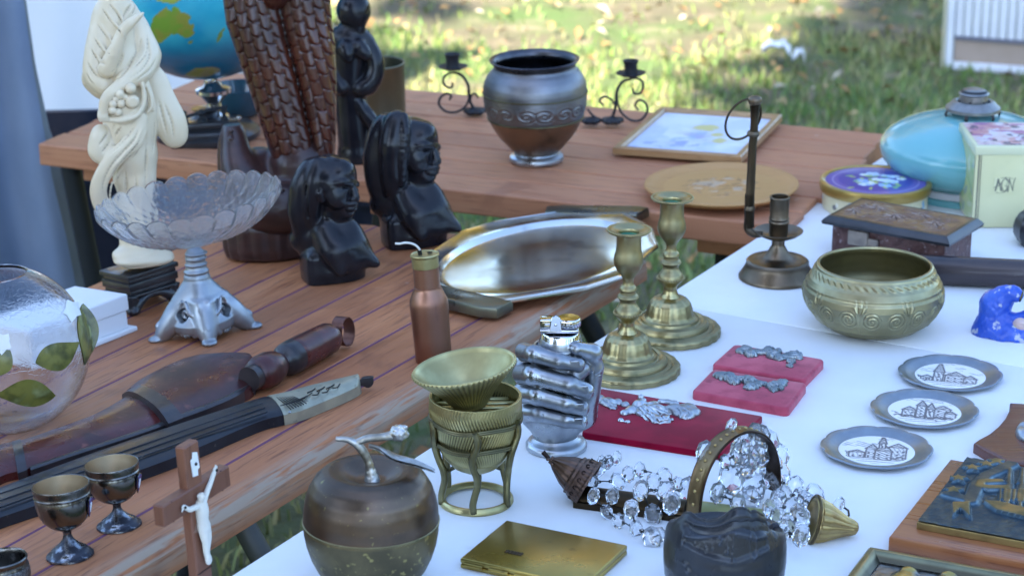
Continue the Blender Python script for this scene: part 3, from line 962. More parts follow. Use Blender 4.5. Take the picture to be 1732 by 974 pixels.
# ---- pair of brass candlesticks
s = Spot(WHITE, 1060, 627)
def candlestick(s, lab):
    t = thing('brass_candlestick', lab, 'candlestick', s, 'pair of turned brass candlesticks')
    P = s.prof
    def scal(T, Rr, Zz, tt):
        w = np.clip((Rr / Rr.max() - .88) / .12, 0, 1)
        return Rr * (1 + .022 * w * (np.abs(np.sin(T * 11)) - .5)), Zz
    build('foot', lathe(P([(0, 627), (84, 627), (90, 626), (90.5, 618), (88, 614.5), (80, 612), (76, 614), (70, 612), (69, 608), (66, 603), (60, 601), (55, 603.5), (52, 602), (50.5, 598)]), 132, scal, sub=3), m_brass, t)
    def bell(T, Rr, Zz, tt):
        return Rr * (1 + .018 * np.sin(np.pi * np.clip(tt, 0, 1)) * np.cos(T * 16)), Zz
    build('bell', lathe(P([(50.5, 599), (45, 597), (42, 592), (39.5, 582), (36, 572), (30, 566), (25, 563.5), (17, 562), (15.5, 559)]), 96, bell, sub=4), m_brass, t)
    build('stem', lathe(P([(16, 561), (13.5, 556), (11.5, 549), (12, 543), (16, 538), (20, 534.5), (23, 531), (22, 526), (20.5, 522), (17.5, 518), (14, 512), (13.5, 509), (16, 505), (18.5, 502), (17, 499), (13.5, 496), (13, 492), (15, 489), (14, 485.5), (10, 481), (9, 476), (9.5, 470), (12, 466)]), 48, sub=3), m_brass, t)
    bead = []
    zb, rb = P([(23.2, 528.5)])[0][1], P([(23.2, 528.5)])[0][0]
    for k in range(30):
        a = 2 * math.pi * k / 30
        bead.append(box((rb * math.cos(a), rb * math.sin(a), zb), (.0026, .0026, .0026), .0008, 1))
    build('beading', join(*bead), m_brass, t)['kind'] = 'stuff'
    build('candle_cup', lathe(P([(11, 467), (14, 463), (20, 456), (24.5, 447), (25.5, 441), (24.5, 433), (22, 424), (21, 415), (21, 402), (22, 396), (26, 393), (36, 391.5), (37.5, 389.5), (37, 387.5), (33, 387), (24, 391), (18, 392.5), (17, 396), (17, 402)]), 64, sub=2), m_brass, t)
    rp = P([(36.5, 388.3)])[0]
    rim = []
    for k in range(54):
        a = 2 * math.pi * k / 54
        rim.append(box((rp[0] * math.cos(a), rp[0] * math.sin(a), rp[1]), (.0022, .0022, .0024), .0007, 1))
    build('beaded_rim', join(*rim), m_brass, t)['kind'] = 'stuff'
    build('wax_residue', lathe(P([(17.3, 398), (12, 400), (6, 401), (0, 400)]), 32), m_wax, t)
    return t
c1 = candlestick(s, 'nearer brass candlestick of the pair, right behind the pewter hand lighter')
s2 = Spot(WHITE, 1132, 564)
c2 = copy_tree(c1); c2.matrix_world = s2.matrix()
c2['label'] = 'farther brass candlestick of the pair, beside the corner of the silver tray'

# ---- chamberstick with tall handle
s = Spot(WHITE, 1314, 470)
t = thing('chamber_candlestick', 'bronze chamberstick with drip pan and tall ringed handle', 'candlestick', s)
P = s.prof
build('foot', lathe(P([(0, 470), (62, 470), (65, 469), (65, 466), (61, 460), (56, 452), (53, 446), (53, 441), (50, 438.5), (44, 439.5), (26, 435), (21, 430), (16, 423), (13.5, 418)]), 96, sub=2), m_bronze, t)
build('stem', lathe(P([(13.5, 419), (11, 414), (11, 404), (13, 402), (20, 401)]), 40, sub=2), m_bronze, t)
build('drip_pan', lathe(P([(0, 403), (20, 402.5), (33, 397), (41, 391), (41.5, 389.5), (38, 391.5), (30, 396), (18, 399.5), (14, 399)]), 80, sub=2), m_bronze, t)
build('candle_socket', lathe(P([(15, 399), (16, 395), (16, 378), (17.6, 376), (17.6, 374), (16, 372), (17.6, 369), (16, 366), (16.5, 336), (17.5, 334), (16.5, 332), (14, 332.5), (13.5, 345), (0, 347)]), 48, sub=1), m_bronze, t)
q = s.q; m = s.m
build('bracket', tube(spline(np.array([q(1290, 396, -6), q(1276, 396, -4), q(1266, 388, 0), q(1266, 378, 0)]) * m, 5), [5 * m, 7 * m, 8 * m], 10), m_bronze, t)
post = np.array([q(1267, 384), q(1268, 330), q(1269, 326), q(1273, 245), q(1275, 228), q(1276, 205), q(1277, 190), q(1277, 178)]) * m
build('handle_post', join(tube(post, np.array([8.5, 8.2, 7.4, 7, 6.8, 6.5, 7.5, 9]) * m, 8),
      xf(lathe([(0, -4 * m), (9.5 * m, -4 * m), (11 * m, 0), (9 * m, 4 * m), (0, 4 * m)], 24), t=q(1274, 226) * m),
      xf(lathe([(0, -3 * m), (9 * m, -3 * m), (9.5 * m, 0), (8 * m, 4 * m), (0, 4 * m)], 24), t=q(1268, 352) * m),
      xf(lathe([(0, -5 * m), (10 * m, -4 * m), (12 * m, 2 * m), (11 * m, 6 * m), (7 * m, 9 * m), (0, 9.5 * m)], 24), t=q(1277, 172) * m)), m_bronze, t)
ring = [q(1257 + 28 * math.cos(a) + 12 * math.sin(a) * .9, 202 - 34 * math.sin(a), 6 * math.cos(a)) * m for a in np.linspace(0, 2 * math.pi, 40, endpoint=False)]
build('hanging_ring', tube(ring, 2.1 * m, 8, closed=True), m_bronze, t)

# ---- engraved brass bowl
s = Spot(WHITE, 1474.5, 553)
t = thing('brass_bowl', 'round brass bowl chased with leaf scrolls, in front of the carved box', 'bowl', s)
Pb = s.prof([(0, 555), (52, 555), (62, 553), (80, 547), (98, 534), (110, 519), (117, 506), (119.5, 494), (118, 484), (115.5, 480), (114.5, 477), (113, 473), (109.5, 467), (106, 463), (104.5, 461), (102.5, 455), (99.5, 451), (98.5, 448), (96, 446), (93, 446), (92, 449)])
zt, zb_ = s.z(473), s.z(537)
ztw, zbw = s.z(452.5), s.z(464)
def chase(T, Rr, Zz, tt):
    g = (Zz - zb_) / (zt - zb_)
    ins = (g > 0) & (g < 1)
    nrep = 9
    a = (T * nrep / (2 * math.pi)) % 1.0
    u = (a - .5) * 2; w = (g - .5) * 2
    mirror = np.abs(u)
    d1 = np.hypot((mirror - .50) * 1.15, (w + .10) * .95)
    vol = np.where(d1 < .48, np.sin(d1 * 34 + np.arctan2(w + .1, mirror - .5)), 0)
    d2 = np.abs(mirror - .06 - .10 * (w + 1) ** 2 * .4); leaf = np.exp(-(d2 / .05) ** 2)
    d3 = np.hypot(u * 1.6, (w - .62)); fan = np.where(d3 < .42, np.cos(np.arctan2(u, w - .15) * 13), 0)
    edge = np.exp(-((np.abs(w) - .93) / .05) ** 2)
    h = .5 * vol + .8 * leaf + .5 * fan + .6 * edge
    env = np.clip((1 - np.abs(w)) * 8, 0, 1)
    g2 = (Zz - zbw) / (ztw - zbw)
    ins2 = (g2 > 0) & (g2 < 1)
    tw = np.sin(T * 46 + g2 * 5) * np.clip(np.sin(np.pi * np.clip(g2, 0, 1)), 0, 1)
    return Rr + m_r * (np.where(ins, h * env * .9, 0) + np.where(ins2, tw * .5, 0)), Zz
m_r = s.m * 1.9
fine = [Pb[0]]
for a, b in zip(Pb[:-1], Pb[1:]):
    nk = max(2, int(np.hypot(b[0] - a[0], b[1] - a[1]) / (.7 * s.m)))
    for k in range(1, nk + 1): fine.append((a[0] + (b[0] - a[0]) * k / nk, a[1] + (b[1] - a[1]) * k / nk))
build('body', lathe(fine, 720, chase), m_brass_dull, t, sharp=0)
build('interior', lathe(s.prof([(92, 449), (93, 453), (100, 462), (108, 480), (111, 495), (104, 518), (88, 535), (60, 546), (0, 549)]), 96, sub=3), m_brass_dull, t)

# ---- brass apple box
s = Spot(WHITE, 630, 994)
t = thing('brass_apple_box', 'apple shaped lidded brass box with a silvery stem and leaf', 'apple box', s)
m_apple = mat('apple_brass', (.15, .105, .075), (.095, .072, .056), scale=18, detail=6, rough=.30, rough2=.44, metal=1.0, c3=(.26, .22, .10), scale3=220, lo3=.66, hi3=.76, bump=.03, bscale=60)
m_apple2 = mat('apple_brass_worn', (.175, .14, .075), (.11, .092, .056), scale=24, detail=8, rough=.38, rough2=.55, metal=1.0, c3=(.36, .30, .12), scale3=150, lo3=.58, hi3=.7, bump=.05, bscale=70)
P = s.prof
build('lid', lathe(P([(0, 811), (14, 811), (27, 809.5), (40, 804), (54, 797), (68, 794), (82, 798), (95, 809), (105, 825), (111, 843), (114, 860), (115, 876), (115.5, 878)]), 128, sub=4), m_apple, t, sharp=0)
build('body', lathe(P([(114.3, 879.2), (115.6, 880.5), (114, 897), (110, 917), (103, 937), (93, 956), (79, 974), (62, 988), (42, 994), (0, 994)]), 128, sub=4), m_apple2, t, sharp=0)
build('seam_band', lathe(P([(115, 877), (116.4, 878), (116.6, 879.5), (115, 880.5)]), 128), m_brass, t)
q, m = s.q, s.m
m_silver = mat('tarnished_silver', (.52, .50, .46), (.30, .27, .22), scale=60, rough=.28, rough2=.5, metal=1.0, bump=.5, bscale=220, bdist=.002)
build('stem', join(tube(spline(np.array([q(630, 816), q(629, 806), q(626, 792), q(622, 778), q(613, 762), q(602, 750), q(586, 743), q(568, 742)]) * m, 6), np.array([16, 12, 8, 7, 8, 7, 5, 4]) * m, 12),
      tube(spline(np.array([q(604, 748), q(622, 741), q(645, 739, 2), q(668, 735, 4)]) * m, 5), np.array([6, 6.5, 7, 8]) * m, 10)), m_silver, t)
S = Sculpt(q(640, 760, -24), q(715, 705, 26), .9)
S.ell(q(675, 732, 4), (15, 13, 13), 3)
for k in range(26):
    d = rng.normal(0, 1, 3); d /= np.linalg.norm(d)
    S.ell(q(676, 731, 4) + d * np.array([14, 11, 12]), rng.uniform(2.5, 5), 1.5)
build('blossom_knob', S.mesh(m), m_silver, t, sharp=0)
pts = spline(np.array([q(624, 752, -2), q(642, 757, -8), q(668, 771, -14), q(700, 780, -20), q(736, 795, -26)]), 8)
wd = np.interp(np.linspace(0, 1, len(pts)), [0, .25, .45, .7, 1], [3.4, 3.6, 10, 11, 1.5])
V = []
for k, (p_, w_) in enumerate(zip(pts, wd)):
    for j in range(9):
        f_ = (j - 4) / 4
        V.append((p_ + np.array([.25 * w_ * f_, w_ * f_, 3.0 * (1 - f_ * f_) * min(1, w_ / 6) + (1.2 if j == 4 else 0)])) * m)
V = np.array(V); n9 = len(pts)
V2 = V - np.array([0, 0, 4.5 * m])
F1 = grid_faces(n9, 9)
build('leaf', join((V, F1), (V2, F1[:, ::-1]), ), m_silver, t, sharp=0)

# ---- cigarette case
th = .0105
pl = level(TZ + th)
A, B, C = pl.at(778, 943), pl.at(862, 879.5), pl.at(1067, 922)
ex = C - B; Lx = np.linalg.norm(ex); ex /= Lx
ey = B - A; ey = ey - (ey @ ex) * ex; Ly = np.linalg.norm(ey); ey /= Ly
M = Matrix(((ex[0], ey[0], 0, A[0]), (ex[1], ey[1], 0, A[1]), (0, 0, 1, TZ), (0, 0, 0, 1)))
t = thing('cigarette_case', 'flat rectangular brass case with hinges and a small engraved monogram', 'case', M)
m_case = mat('gilt_brass', (.44, .32, .09), (.37, .265, .075), scale=9, detail=5, rough=.26, rough2=.38, metal=1.0, c3=(.25, .18, .06), scale3=70, lo3=.62, hi3=.8, bump=.02, bscale=160)
build('base_shell', box((Lx / 2, Ly / 2, th * .24), (Lx, Ly, th * .46), .0015, 3), m_case, t)
build('lid_shell', box((Lx / 2, Ly / 2, th * .74), (Lx, Ly, th * .50), .0015, 3), m_case, t)
for k in range(3):
    x0 = .004 + k * .0265
    build('hinge', tube([(x0, -.0004, th * .48), (x0 + .020, -.0004, th * .48)], .0021, 10), m_case, t)
build('hinge', tube([(x0 + .03, -.0004, th * .48), (Lx - .004, -.0004, th * .48)], .0021, 10), m_case, t)
build('clasp', box((Lx * .56, Ly + .0008, th * .6), (.028, .0035, .004), .001, 2), m_case, t)
ln = []
for k in range(4):
    ln.append(box((.040, .030 + k * .0016, th + .0002), (.018, .0006, .0006), 0, 1))
for k in range(5):
    ln.append(box((.033 + k * .0035, .0325, th + .00025), (.0007, .007, .0006), 0, 1, ))
build('monogram', join(*ln), m_bronze, t)

# ---- basket shaped brass pot with a funnel standing in it
s = Spot(WHITE, 805, 848)
t = thing('brass_basket_stand', 'basket woven brass pot on wavy legs with a ring foot', 'brass pot', s)
P = s.prof; q, m = s.q, s.m
build('ring_foot', lathe(P([(51, 845), (59, 848), (62, 848), (64, 845), (63, 840), (60, 837), (56, 837), (51, 841)]), 80, close=True), m_brass_pale, t)
zA, zB = s.z(770), s.z(680)
def weave(T, Rr, Zz, tt):
    g = (Zz - zA) / (zB - zA)
    d = np.sin(T * 88 + np.where(np.floor(g * 3) % 2 == 0, 1, -1) * g * 40)
    return Rr * (1 + .020 * d * np.clip(np.sin(np.clip(g, .02, .98) * math.pi) * 3, 0, 1)), Zz
build('pot', lathe(P([(0, 797), (20, 795), (38, 786), (52, 772), (63, 752), (70, 730), (75, 708), (78, 690), (78.5, 676), (78, 668), (74, 668), (73.5, 678), (72, 700), (66, 735), (50, 765), (0, 785)]), 480, weave, sub=8), m_brass_pale, t, sharp=0)
def ringband(y, r, w, name='rope_band'):
    rr, zz = P([(r, y)])[0]
    pt = [((rr) * math.cos(a), (rr) * math.sin(a), zz + .0012 * math.sin(a * 4)) for a in np.linspace(0, 2 * math.pi, 80, endpoint=False)]
    up = [(x * 1.004, y_ * 1.004, z_ + w * 1.25) for x, y_, z_ in pt]
    return join(tube(pt, w, 8, closed=True), tube(up, w * .9, 8, closed=True))
build('rope_band', ringband(706, 78, .0016), m_brass_pale, t); build('rope_band', ringband(742, 71.5, .0016), m_brass_pale, t)
m_ang = [math.radians(a) for a in (-91, -158, -28, 35, 145, 90)]
for a in m_ang:
    pts = []
    for r_, y_ in ((79, 700), (78, 712), (77, 725), (74, 738), (71, 750), (66, 768), (60, 785), (58, 800), (59, 815), (61, 830), (61, 843)):
        rr, zz = P([(r_, y_)])[0]
        aa = a + .07 * math.sin((y_ - 700) / 12.0)
        pts.append((rr * math.cos(aa), rr * math.sin(aa), zz))
    build('leg', tube(spline(pts, 4), np.array([5.5, 6.5, 6, 6.5, 6, 6.5, 6, 6, 6]) * m, 10), m_brass_pale, t)
rr, zz = P([(56, 806)])[0]
for k in range(4):
    a0, a1 = m_ang[3] + k * .55, m_ang[3] + (k + 1) * .55
    build('crossbar', tube([(rr * math.cos(a0), rr * math.sin(a0), zz), (rr * math.cos(a1), rr * math.sin(a1), zz)], 3.6 * m, 8), m_brass_pale, t)
zt_ = s.z(690)
rr = P([(66, 690)])[0][0]
for k in range(5):
    y_ = (-.30 + .15 * k) * rr * 2
    xw = math.sqrt(max(rr * rr - y_ * y_, 0)) 
    build('inner_bar', box((0, y_, zt_), (xw * 2 + 8 * m, .006, .004), .001, 1), m_brass_pale, t)

t = thing('brass_funnel', 'wide brass funnel cup tilted on top of the basket pot', 'funnel', s)
cen0, cen1 = q(797, 686, 0), q(793, 615, 0)
ax = cen1 - cen0; Lf = np.linalg.norm(ax); Fm = frame_to(ax + np.array([-.12 * Lf, -.05 * Lf, 0]))
def flute(T, Rr, Zz, tt):
    e = np.clip((Rr / Rr.max() - .2), 0, 1) * (np.arange(Rr.shape[1])[None, :] < Rr.shape[1] * .52)
    return Rr * (1 + .020 * np.clip(np.sin(T * 60), -.4, 1) * np.clip(e * 3, 0, 1)), Zz
pf = [(0, 0), (26, 0), (30, 4), (44, 24), (64, 46), (80, 62), (86, 68), (87.5, 71), (86, 74), (83, 73), (78, 66), (60, 48), (40, 30), (24, 22), (0, 20)]
fv = lathe([(a * m, b * m) for a, b in pf], 368, flute, sub=4)
sc = np.diag([1.0, .86, 1.0])
fv = (np.asarray(fv[0]) @ sc.T, fv[1])
m_funnel = mat('funnel_brass', (.56, .49, .24), (.40, .34, .16), scale=24, detail=6, rough=.36, rough2=.55, metal=1.0, dirt=(.05, .05, .035), dlo=.44, dhi=.51, bump=.15, bscale=90)
build('cup', xf(fv, Fm, t=cen0 * m), m_funnel, t, sharp=0)

# ---- pewter hand holding a table lighter
s = Spot(WHITE, 941, 757)
t = thing('hand_table_lighter', 'pewter clenched hand holding a chrome table lighter', 'table lighter', s)
P = s.prof; q, m = s.q, s.m
build('foot', lathe(P([(0, 757), (49, 757), (52, 755), (52, 749), (49, 745), (40, 741), (33, 733), (31, 722), (34, 715)]), 80, sub=3), m_pewter, t)
S = Sculpt(q(862, 770, -75), q(1032, 545, 70), 1.15)
S.cone(q(938, 740), q(940, 700), 33, 40, 6)
S.cone(q(940, 705, 4), q(948, 610, 6), 47, 45, 12)            # palm and heel
S.cone(q(905, 700, 10), q(893, 615, 12), 26, 24, 10)          # knuckle side
S.cone(q(985, 700, 2), q(992, 660, 0), 26, 22, 12)            # ball of the thumb
S.cone(q(948, 615, 4), q(948, 583, 4), 42, 37, 8)             # socket of the lighter
fing = [  # knuckle, middle joint, end joint, tip (x, y, depth), radii
    [(886, 594, -4), (903, 598, -38), (945, 611, -46), (978, 617, -42), (15, 14.5, 13.5, 12)],
    [(884, 632, -8), (902, 634, -44), (962, 650, -55), (992, 661, -47), (17.5, 17, 15.5, 13.5)],
    [(882, 664, -8), (910, 669, -46), (958, 682, -54), (984, 690, -48), (16.5, 16, 15, 13)],
    [(886, 697, -4), (914, 700, -40), (958, 710, -47), (982, 713, -43), (15, 14.5, 13.5, 12)],
]
for a, b, c, d, rr in fing:
    p = [q(*a), q(*b), q(*c), q(*d)]
    S.cone(p[0], p[1], rr[0], rr[1], 4); S.cone(p[1], p[2], rr[1], rr[2], 1.5); S.cone(p[2], p[3], rr[2], rr[3], 1.5)
    S.ell(p[1], rr[1] + .6, 4); S.ell(p[2], rr[2] + .2, 3)
    mid = p[2] * .25 + p[3] * .75
    S.box(mid + np.array([2, -rr[3] * .86, rr[3] * .25]), (8, 2.0, rr[3] * .62), 2, .8, M=rotz(.12))       # nail
    for off in (-4, 0, 4):                                                        # creases over the joints
        w = p[1] + (p[2] - p[1]) / np.linalg.norm(p[2] - p[1]) * (off + 8)
        S.path([w + np.array([0, -rr[1] * .95, rr[1] * .5]), w + np.array([1, -rr[1] * 1.08, 0]), w + np.array([0, -rr[1] * .95, -rr[1] * .5])], .9, .8, cut=True, n=3)
# thumb on the far right, bent over the top
S.cone(q(995, 668, -4), q(1005, 622, -6), 19, 16, 6); S.cone(q(1005, 622, -6), q(1000, 596, -10), 16, 15, 3)
S.cone(q(1000, 596, -10), q(975, 590, -26), 15.5, 13, 3); S.ell(q(1003, 598, -8), 16.5, 3)
S.cone(q(972, 634, -30), q(985, 624, -24), 15, 14, 3)
for k in range(4):
    y_ = 634 + k * 5
    S.path([q(985, y_, -22), q(1003, y_ + 1, -25), q(1022, y_ - 2, -12)], 1.1, .8, cut=True, n=3)
m_hand = mat('dark_pewter_hand', (.37, .385, .40), (.25, .26, .28), scale=34, rough=.26, rough2=.42, metal=1.0, dirt=(.05, .055, .07), dlo=.43, dhi=.498, bump=.06, bscale=140)
build('hand', S.mesh(m), m_hand, t, sharp=0)
build('collar', lathe(P([(30, 592), (38, 590), (41, 586), (40, 583), (36, 583), (35, 588)]), 64, close=True), m_pewter, t)
lx = 944
build('lighter_body', xf(lathe([(0, 0), (35 * m, 0), (35 * m, 4 * m), (33 * m, 7 * m), (33 * m, 24 * m), (31 * m, 27 * m), (0, 27 * m)], 64), t=q(948, 586, 2) * m), m_chrome, t)
zt_ = q(946, 556, 0)
build('cap_plate', box(zt_ * m + np.array([0, 0, .5 * m]), (64 * m, 34 * m, 7 * m), 2.5 * m, 3), m_chrome, t)
build('thumb_lever', join(box(q(926, 545, -2) * m, (25 * m, 26 * m, 16 * m), 2 * m, 2), box(q(940, 540, -4) * m, (12 * m, 10 * m, 8 * m), 1.5 * m, 2)), m_chrome, t)
build('side_plate', prism([(-10 * m, -12 * m), (10 * m, -12 * m), (7 * m, 12 * m), (0, 17 * m), (-7 * m, 12 * m)], 0, 2 * m, .5 * m, 1), m_chrome, t)
o = bpy.data.objects['side_plate']; o.location = q(940, 549, -19) * m; o.rotation_euler = (math.pi / 2, 0, 0)
build('flint_wheel', xf(lathe([(0, 0), (19 * m, 0), (20 * m, 1.5 * m), (20 * m, 12 * m), (18.5 * m, 14 * m), (0, 14.5 * m)], 60, lambda T, r_, z_, tt: (r_ * (1 + .02 * np.sign(np.sin(T * 28)) * (tt > .3) * (tt < .7)), z_), sub=2), t=q(962, 550, -3) * m), m_chrome, t)
build('rivet', xf(lathe([(0, 3 * m), (2 * m, 2.4 * m), (3 * m, 0)], 16), rotx(math.pi / 2), t=q(940, 549, -20) * m), m_chrome, t)

# ---- boards covered in velvet with pewter reliefs
def board(name, lab, cat, corners, thk, m_, rnd=.006, group=None, bev=.002):
    pl = level(TZ + thk)
    c = [pl.at(*p) for p in corners]
    cen = sum(c) / 4
    ex = (c[1] - c[0]) + (c[2] - c[3]); ex /= np.linalg.norm(ex); ey = np.array([-ex[1], ex[0], 0])
    L2 = [((p - cen) @ ex, (p - cen) @ ey) for p in c]
    if sum(L2[i][0] * L2[(i + 1) % 4][1] - L2[(i + 1) % 4][0] * L2[i][1] for i in range(4)) < 0: L2 = L2[::-1]
    outl = []
    for i in range(4):
        p0, p1, p2 = [np.array(L2[(i + d) % 4]) for d in (-1, 0, 1)]
        a = p1 + (p0 - p1) / np.linalg.norm(p0 - p1) * rnd; b = p1 + (p2 - p1) / np.linalg.norm(p2 - p1) * rnd
        for w in np.linspace(0, 1, 6):
            outl.append(tuple((1 - w) ** 2 * a + 2 * w * (1 - w) * p1 + w * w * b))
    M = Matrix(((ex[0], ey[0], 0, cen[0]), (ex[1], ey[1], 0, cen[1]), (0, 0, 1, TZ), (0, 0, 0, 1)))
    t = thing(name, lab, cat, M, group)
    build('board', prism(outl, 0, thk, bev, 3), m_, t)
    return t, np.array(M), outl
def loc(Mm, p): return np.linalg.inv(Mm)[:3, :3] @ (p - Mm[:3, 3])

m_red = mat('crimson_velvet', (.28, .003, .025), (.20, .002, .018), scale=26, detail=5, rough=.95, sheen=.25, spec=.1, bump=.1, bscale=800)
m_pink = mat('pink_velvet', (.50, .09, .13), (.38, .055, .09), scale=38, detail=5, rough=.95, sheen=.3, spec=.1, bump=.1, bscale=800, c3=(.28, .04, .07), scale3=55, lo3=.56, hi3=.75)
m_pew2 = mat('dark_pewter', (.30, .33, .34), (.20, .23, .24), scale=60, rough=.32, rough2=.5, metal=1.0, dirt=(.035, .04, .045), dlo=.42, dhi=.5)

def relief(parent, Mm, pts, hgt, m_, name='relief', h=.0009, warp=None, cuts=()):
    """low modelled figure: list of (x, y pixel, radius px, height factor); blended into one body"""
    pl = level(TZ + hgt)
    c = [(loc(Mm, pl.at(x, y)), r) for x, y, r, *_ in pts]
    P_ = np.array([a for a, _ in c])
    lo, hi = P_.min(0) - .03, P_.max(0) + .03
    lo[2] = hgt - .003; hi[2] = hgt + .03
    S = Sculpt(lo, hi, h)
    for (p, r), k in zip(c, pts):
        rr = r * .00062
        S.ell((p[0], p[1], hgt), (rr, rr, rr * (k[3] if len(k) > 3 else .75) * 1.25), .004)
    for cl, w_ in cuts:
        def fq(x, y, d): 
            r_ = ray(x, y); p_ = pl.at(x, y); return loc(Mm, p_ + r_ / np.linalg.norm(r_) * d * .001)
        S.path([S.snap(fq, x, y, 0, -30, 4) for x, y in spline(np.array(cl, float), 4)], w_, .0008, cut=True, n=1)
    if warp: S.warp(warp)
    S.put(lo, np.array([hi[0], hi[1], hgt - .0008]), lambda X, Y, Z: (Z - (hgt - .0008)) + 0 * X + 0 * Y, .0001, cut=True)
    return build(name, S.mesh(1.0), m_, parent, sharp=0)

t, Mm, _ = board('velvet_board', 'crimson velvet board with a pewter robed figure, behind the crystal sconce', 'board', [(1016, 656), (1291, 703), (1219, 768), (984, 731)], .007, m_red, .004, bev=.0015)
fw = lambda X, Y, Z: .0011 * np.sin(X * 620 + Y * 350 + 9 * np.sin(Y * 160)) * np.sin(Y * 800 - X * 260) + .0006 * np.sin(X * 1500 + 3) * np.sin(Y * 1400 + X * 600)
relief(t, Mm, [(1015, 678, 12), (1028, 684, 14), (1045, 682, 9), (1036, 690, 9), (1058, 686, 8), (1068, 696, 12), (1056, 700, 9), (1082, 690, 14, .95), (1092, 700, 17, .85), (1104, 692, 14, .9), (1100, 708, 12), (1112, 698, 16, .8), (1118, 680, 7), (1130, 681, 7), (1142, 684, 8), (1112, 712, 14, .6), (1128, 711, 12, .6), (1138, 697, 16), (1152, 698, 18, .6), (1164, 694, 17, .6), (1160, 704, 16, .6), (1172, 699, 14, .6), (1084, 674, 6, 1.2), (1088, 680, 6, 1.2), (1050, 712, 6), (1062, 714, 5)], .007, m_pewter, 'robed_figure', warp=lambda X, Y, Z: .00045 * np.sin(X * 420 + Y * 250) * np.sin(Y * 520 - X * 160), cuts=[([(1020, 674), (1036, 686), (1050, 694)], .0012), ([(1012, 684), (1028, 692), (1040, 696)], .0012), ([(1074, 686), (1090, 704), (1098, 712)], .0014), ([(1082, 682), (1100, 700), (1112, 712)], .0014), ([(1092, 682), (1108, 694), (1122, 706)], .0013), ([(1100, 684), (1116, 690), (1132, 698)], .0013), ([(1128, 690), (1136, 700), (1132, 710)], .0014), ([(1146, 688), (1150, 698), (1146, 706)], .0012), ([(1156, 690), (1166, 698), (1160, 706)], .0011), ([(1110, 718), (1124, 712), (1140, 714)], .0010)])
t, Mm, _ = board('velvet_plaque', 'pink velvet plaque with pewter relief, the nearer of the pair, next to the crimson board', 'plaque', [(1206, 623), (1366, 647), (1333, 691), (1169, 661)], .010, m_pink, .008, 'pink velvet plaques', .003)
relief(t, Mm, [(1212, 637, 7), (1222, 639, 13), (1234, 642, 14), (1242, 648, 11), (1252, 643, 10), (1262, 641, 8), (1268, 648, 13, .9), (1275, 655, 11), (1268, 657, 11), (1283, 651, 8), (1294, 650, 7), (1303, 655, 10), (1312, 655, 12), (1322, 651, 11), (1328, 646, 6), (1308, 661, 8), (1320, 658, 8)], .010, m_pew2, 'face_relief', warp=fw)
t, Mm, _ = board('velvet_plaque', 'pink velvet plaque with pewter relief, the farther of the pair, next to the engraved bowl', 'plaque', [(1242, 581), (1396, 607), (1361, 643), (1203, 616)], .010, m_pink, .008, 'pink velvet plaques', .003)
relief(t, Mm, [(1252, 596, 9), (1262, 593, 12), (1270, 601, 13), (1281, 598, 10), (1290, 598, 8), (1300, 597, 12, .9), (1308, 604, 13, .9), (1316, 596, 9), (1318, 608, 9), (1328, 606, 9), (1338, 604, 12), (1347, 602, 11), (1338, 613, 9), (1336, 620, 7), (1352, 607, 7)], .010, m_pew2, 'mask_relief', warp=fw)

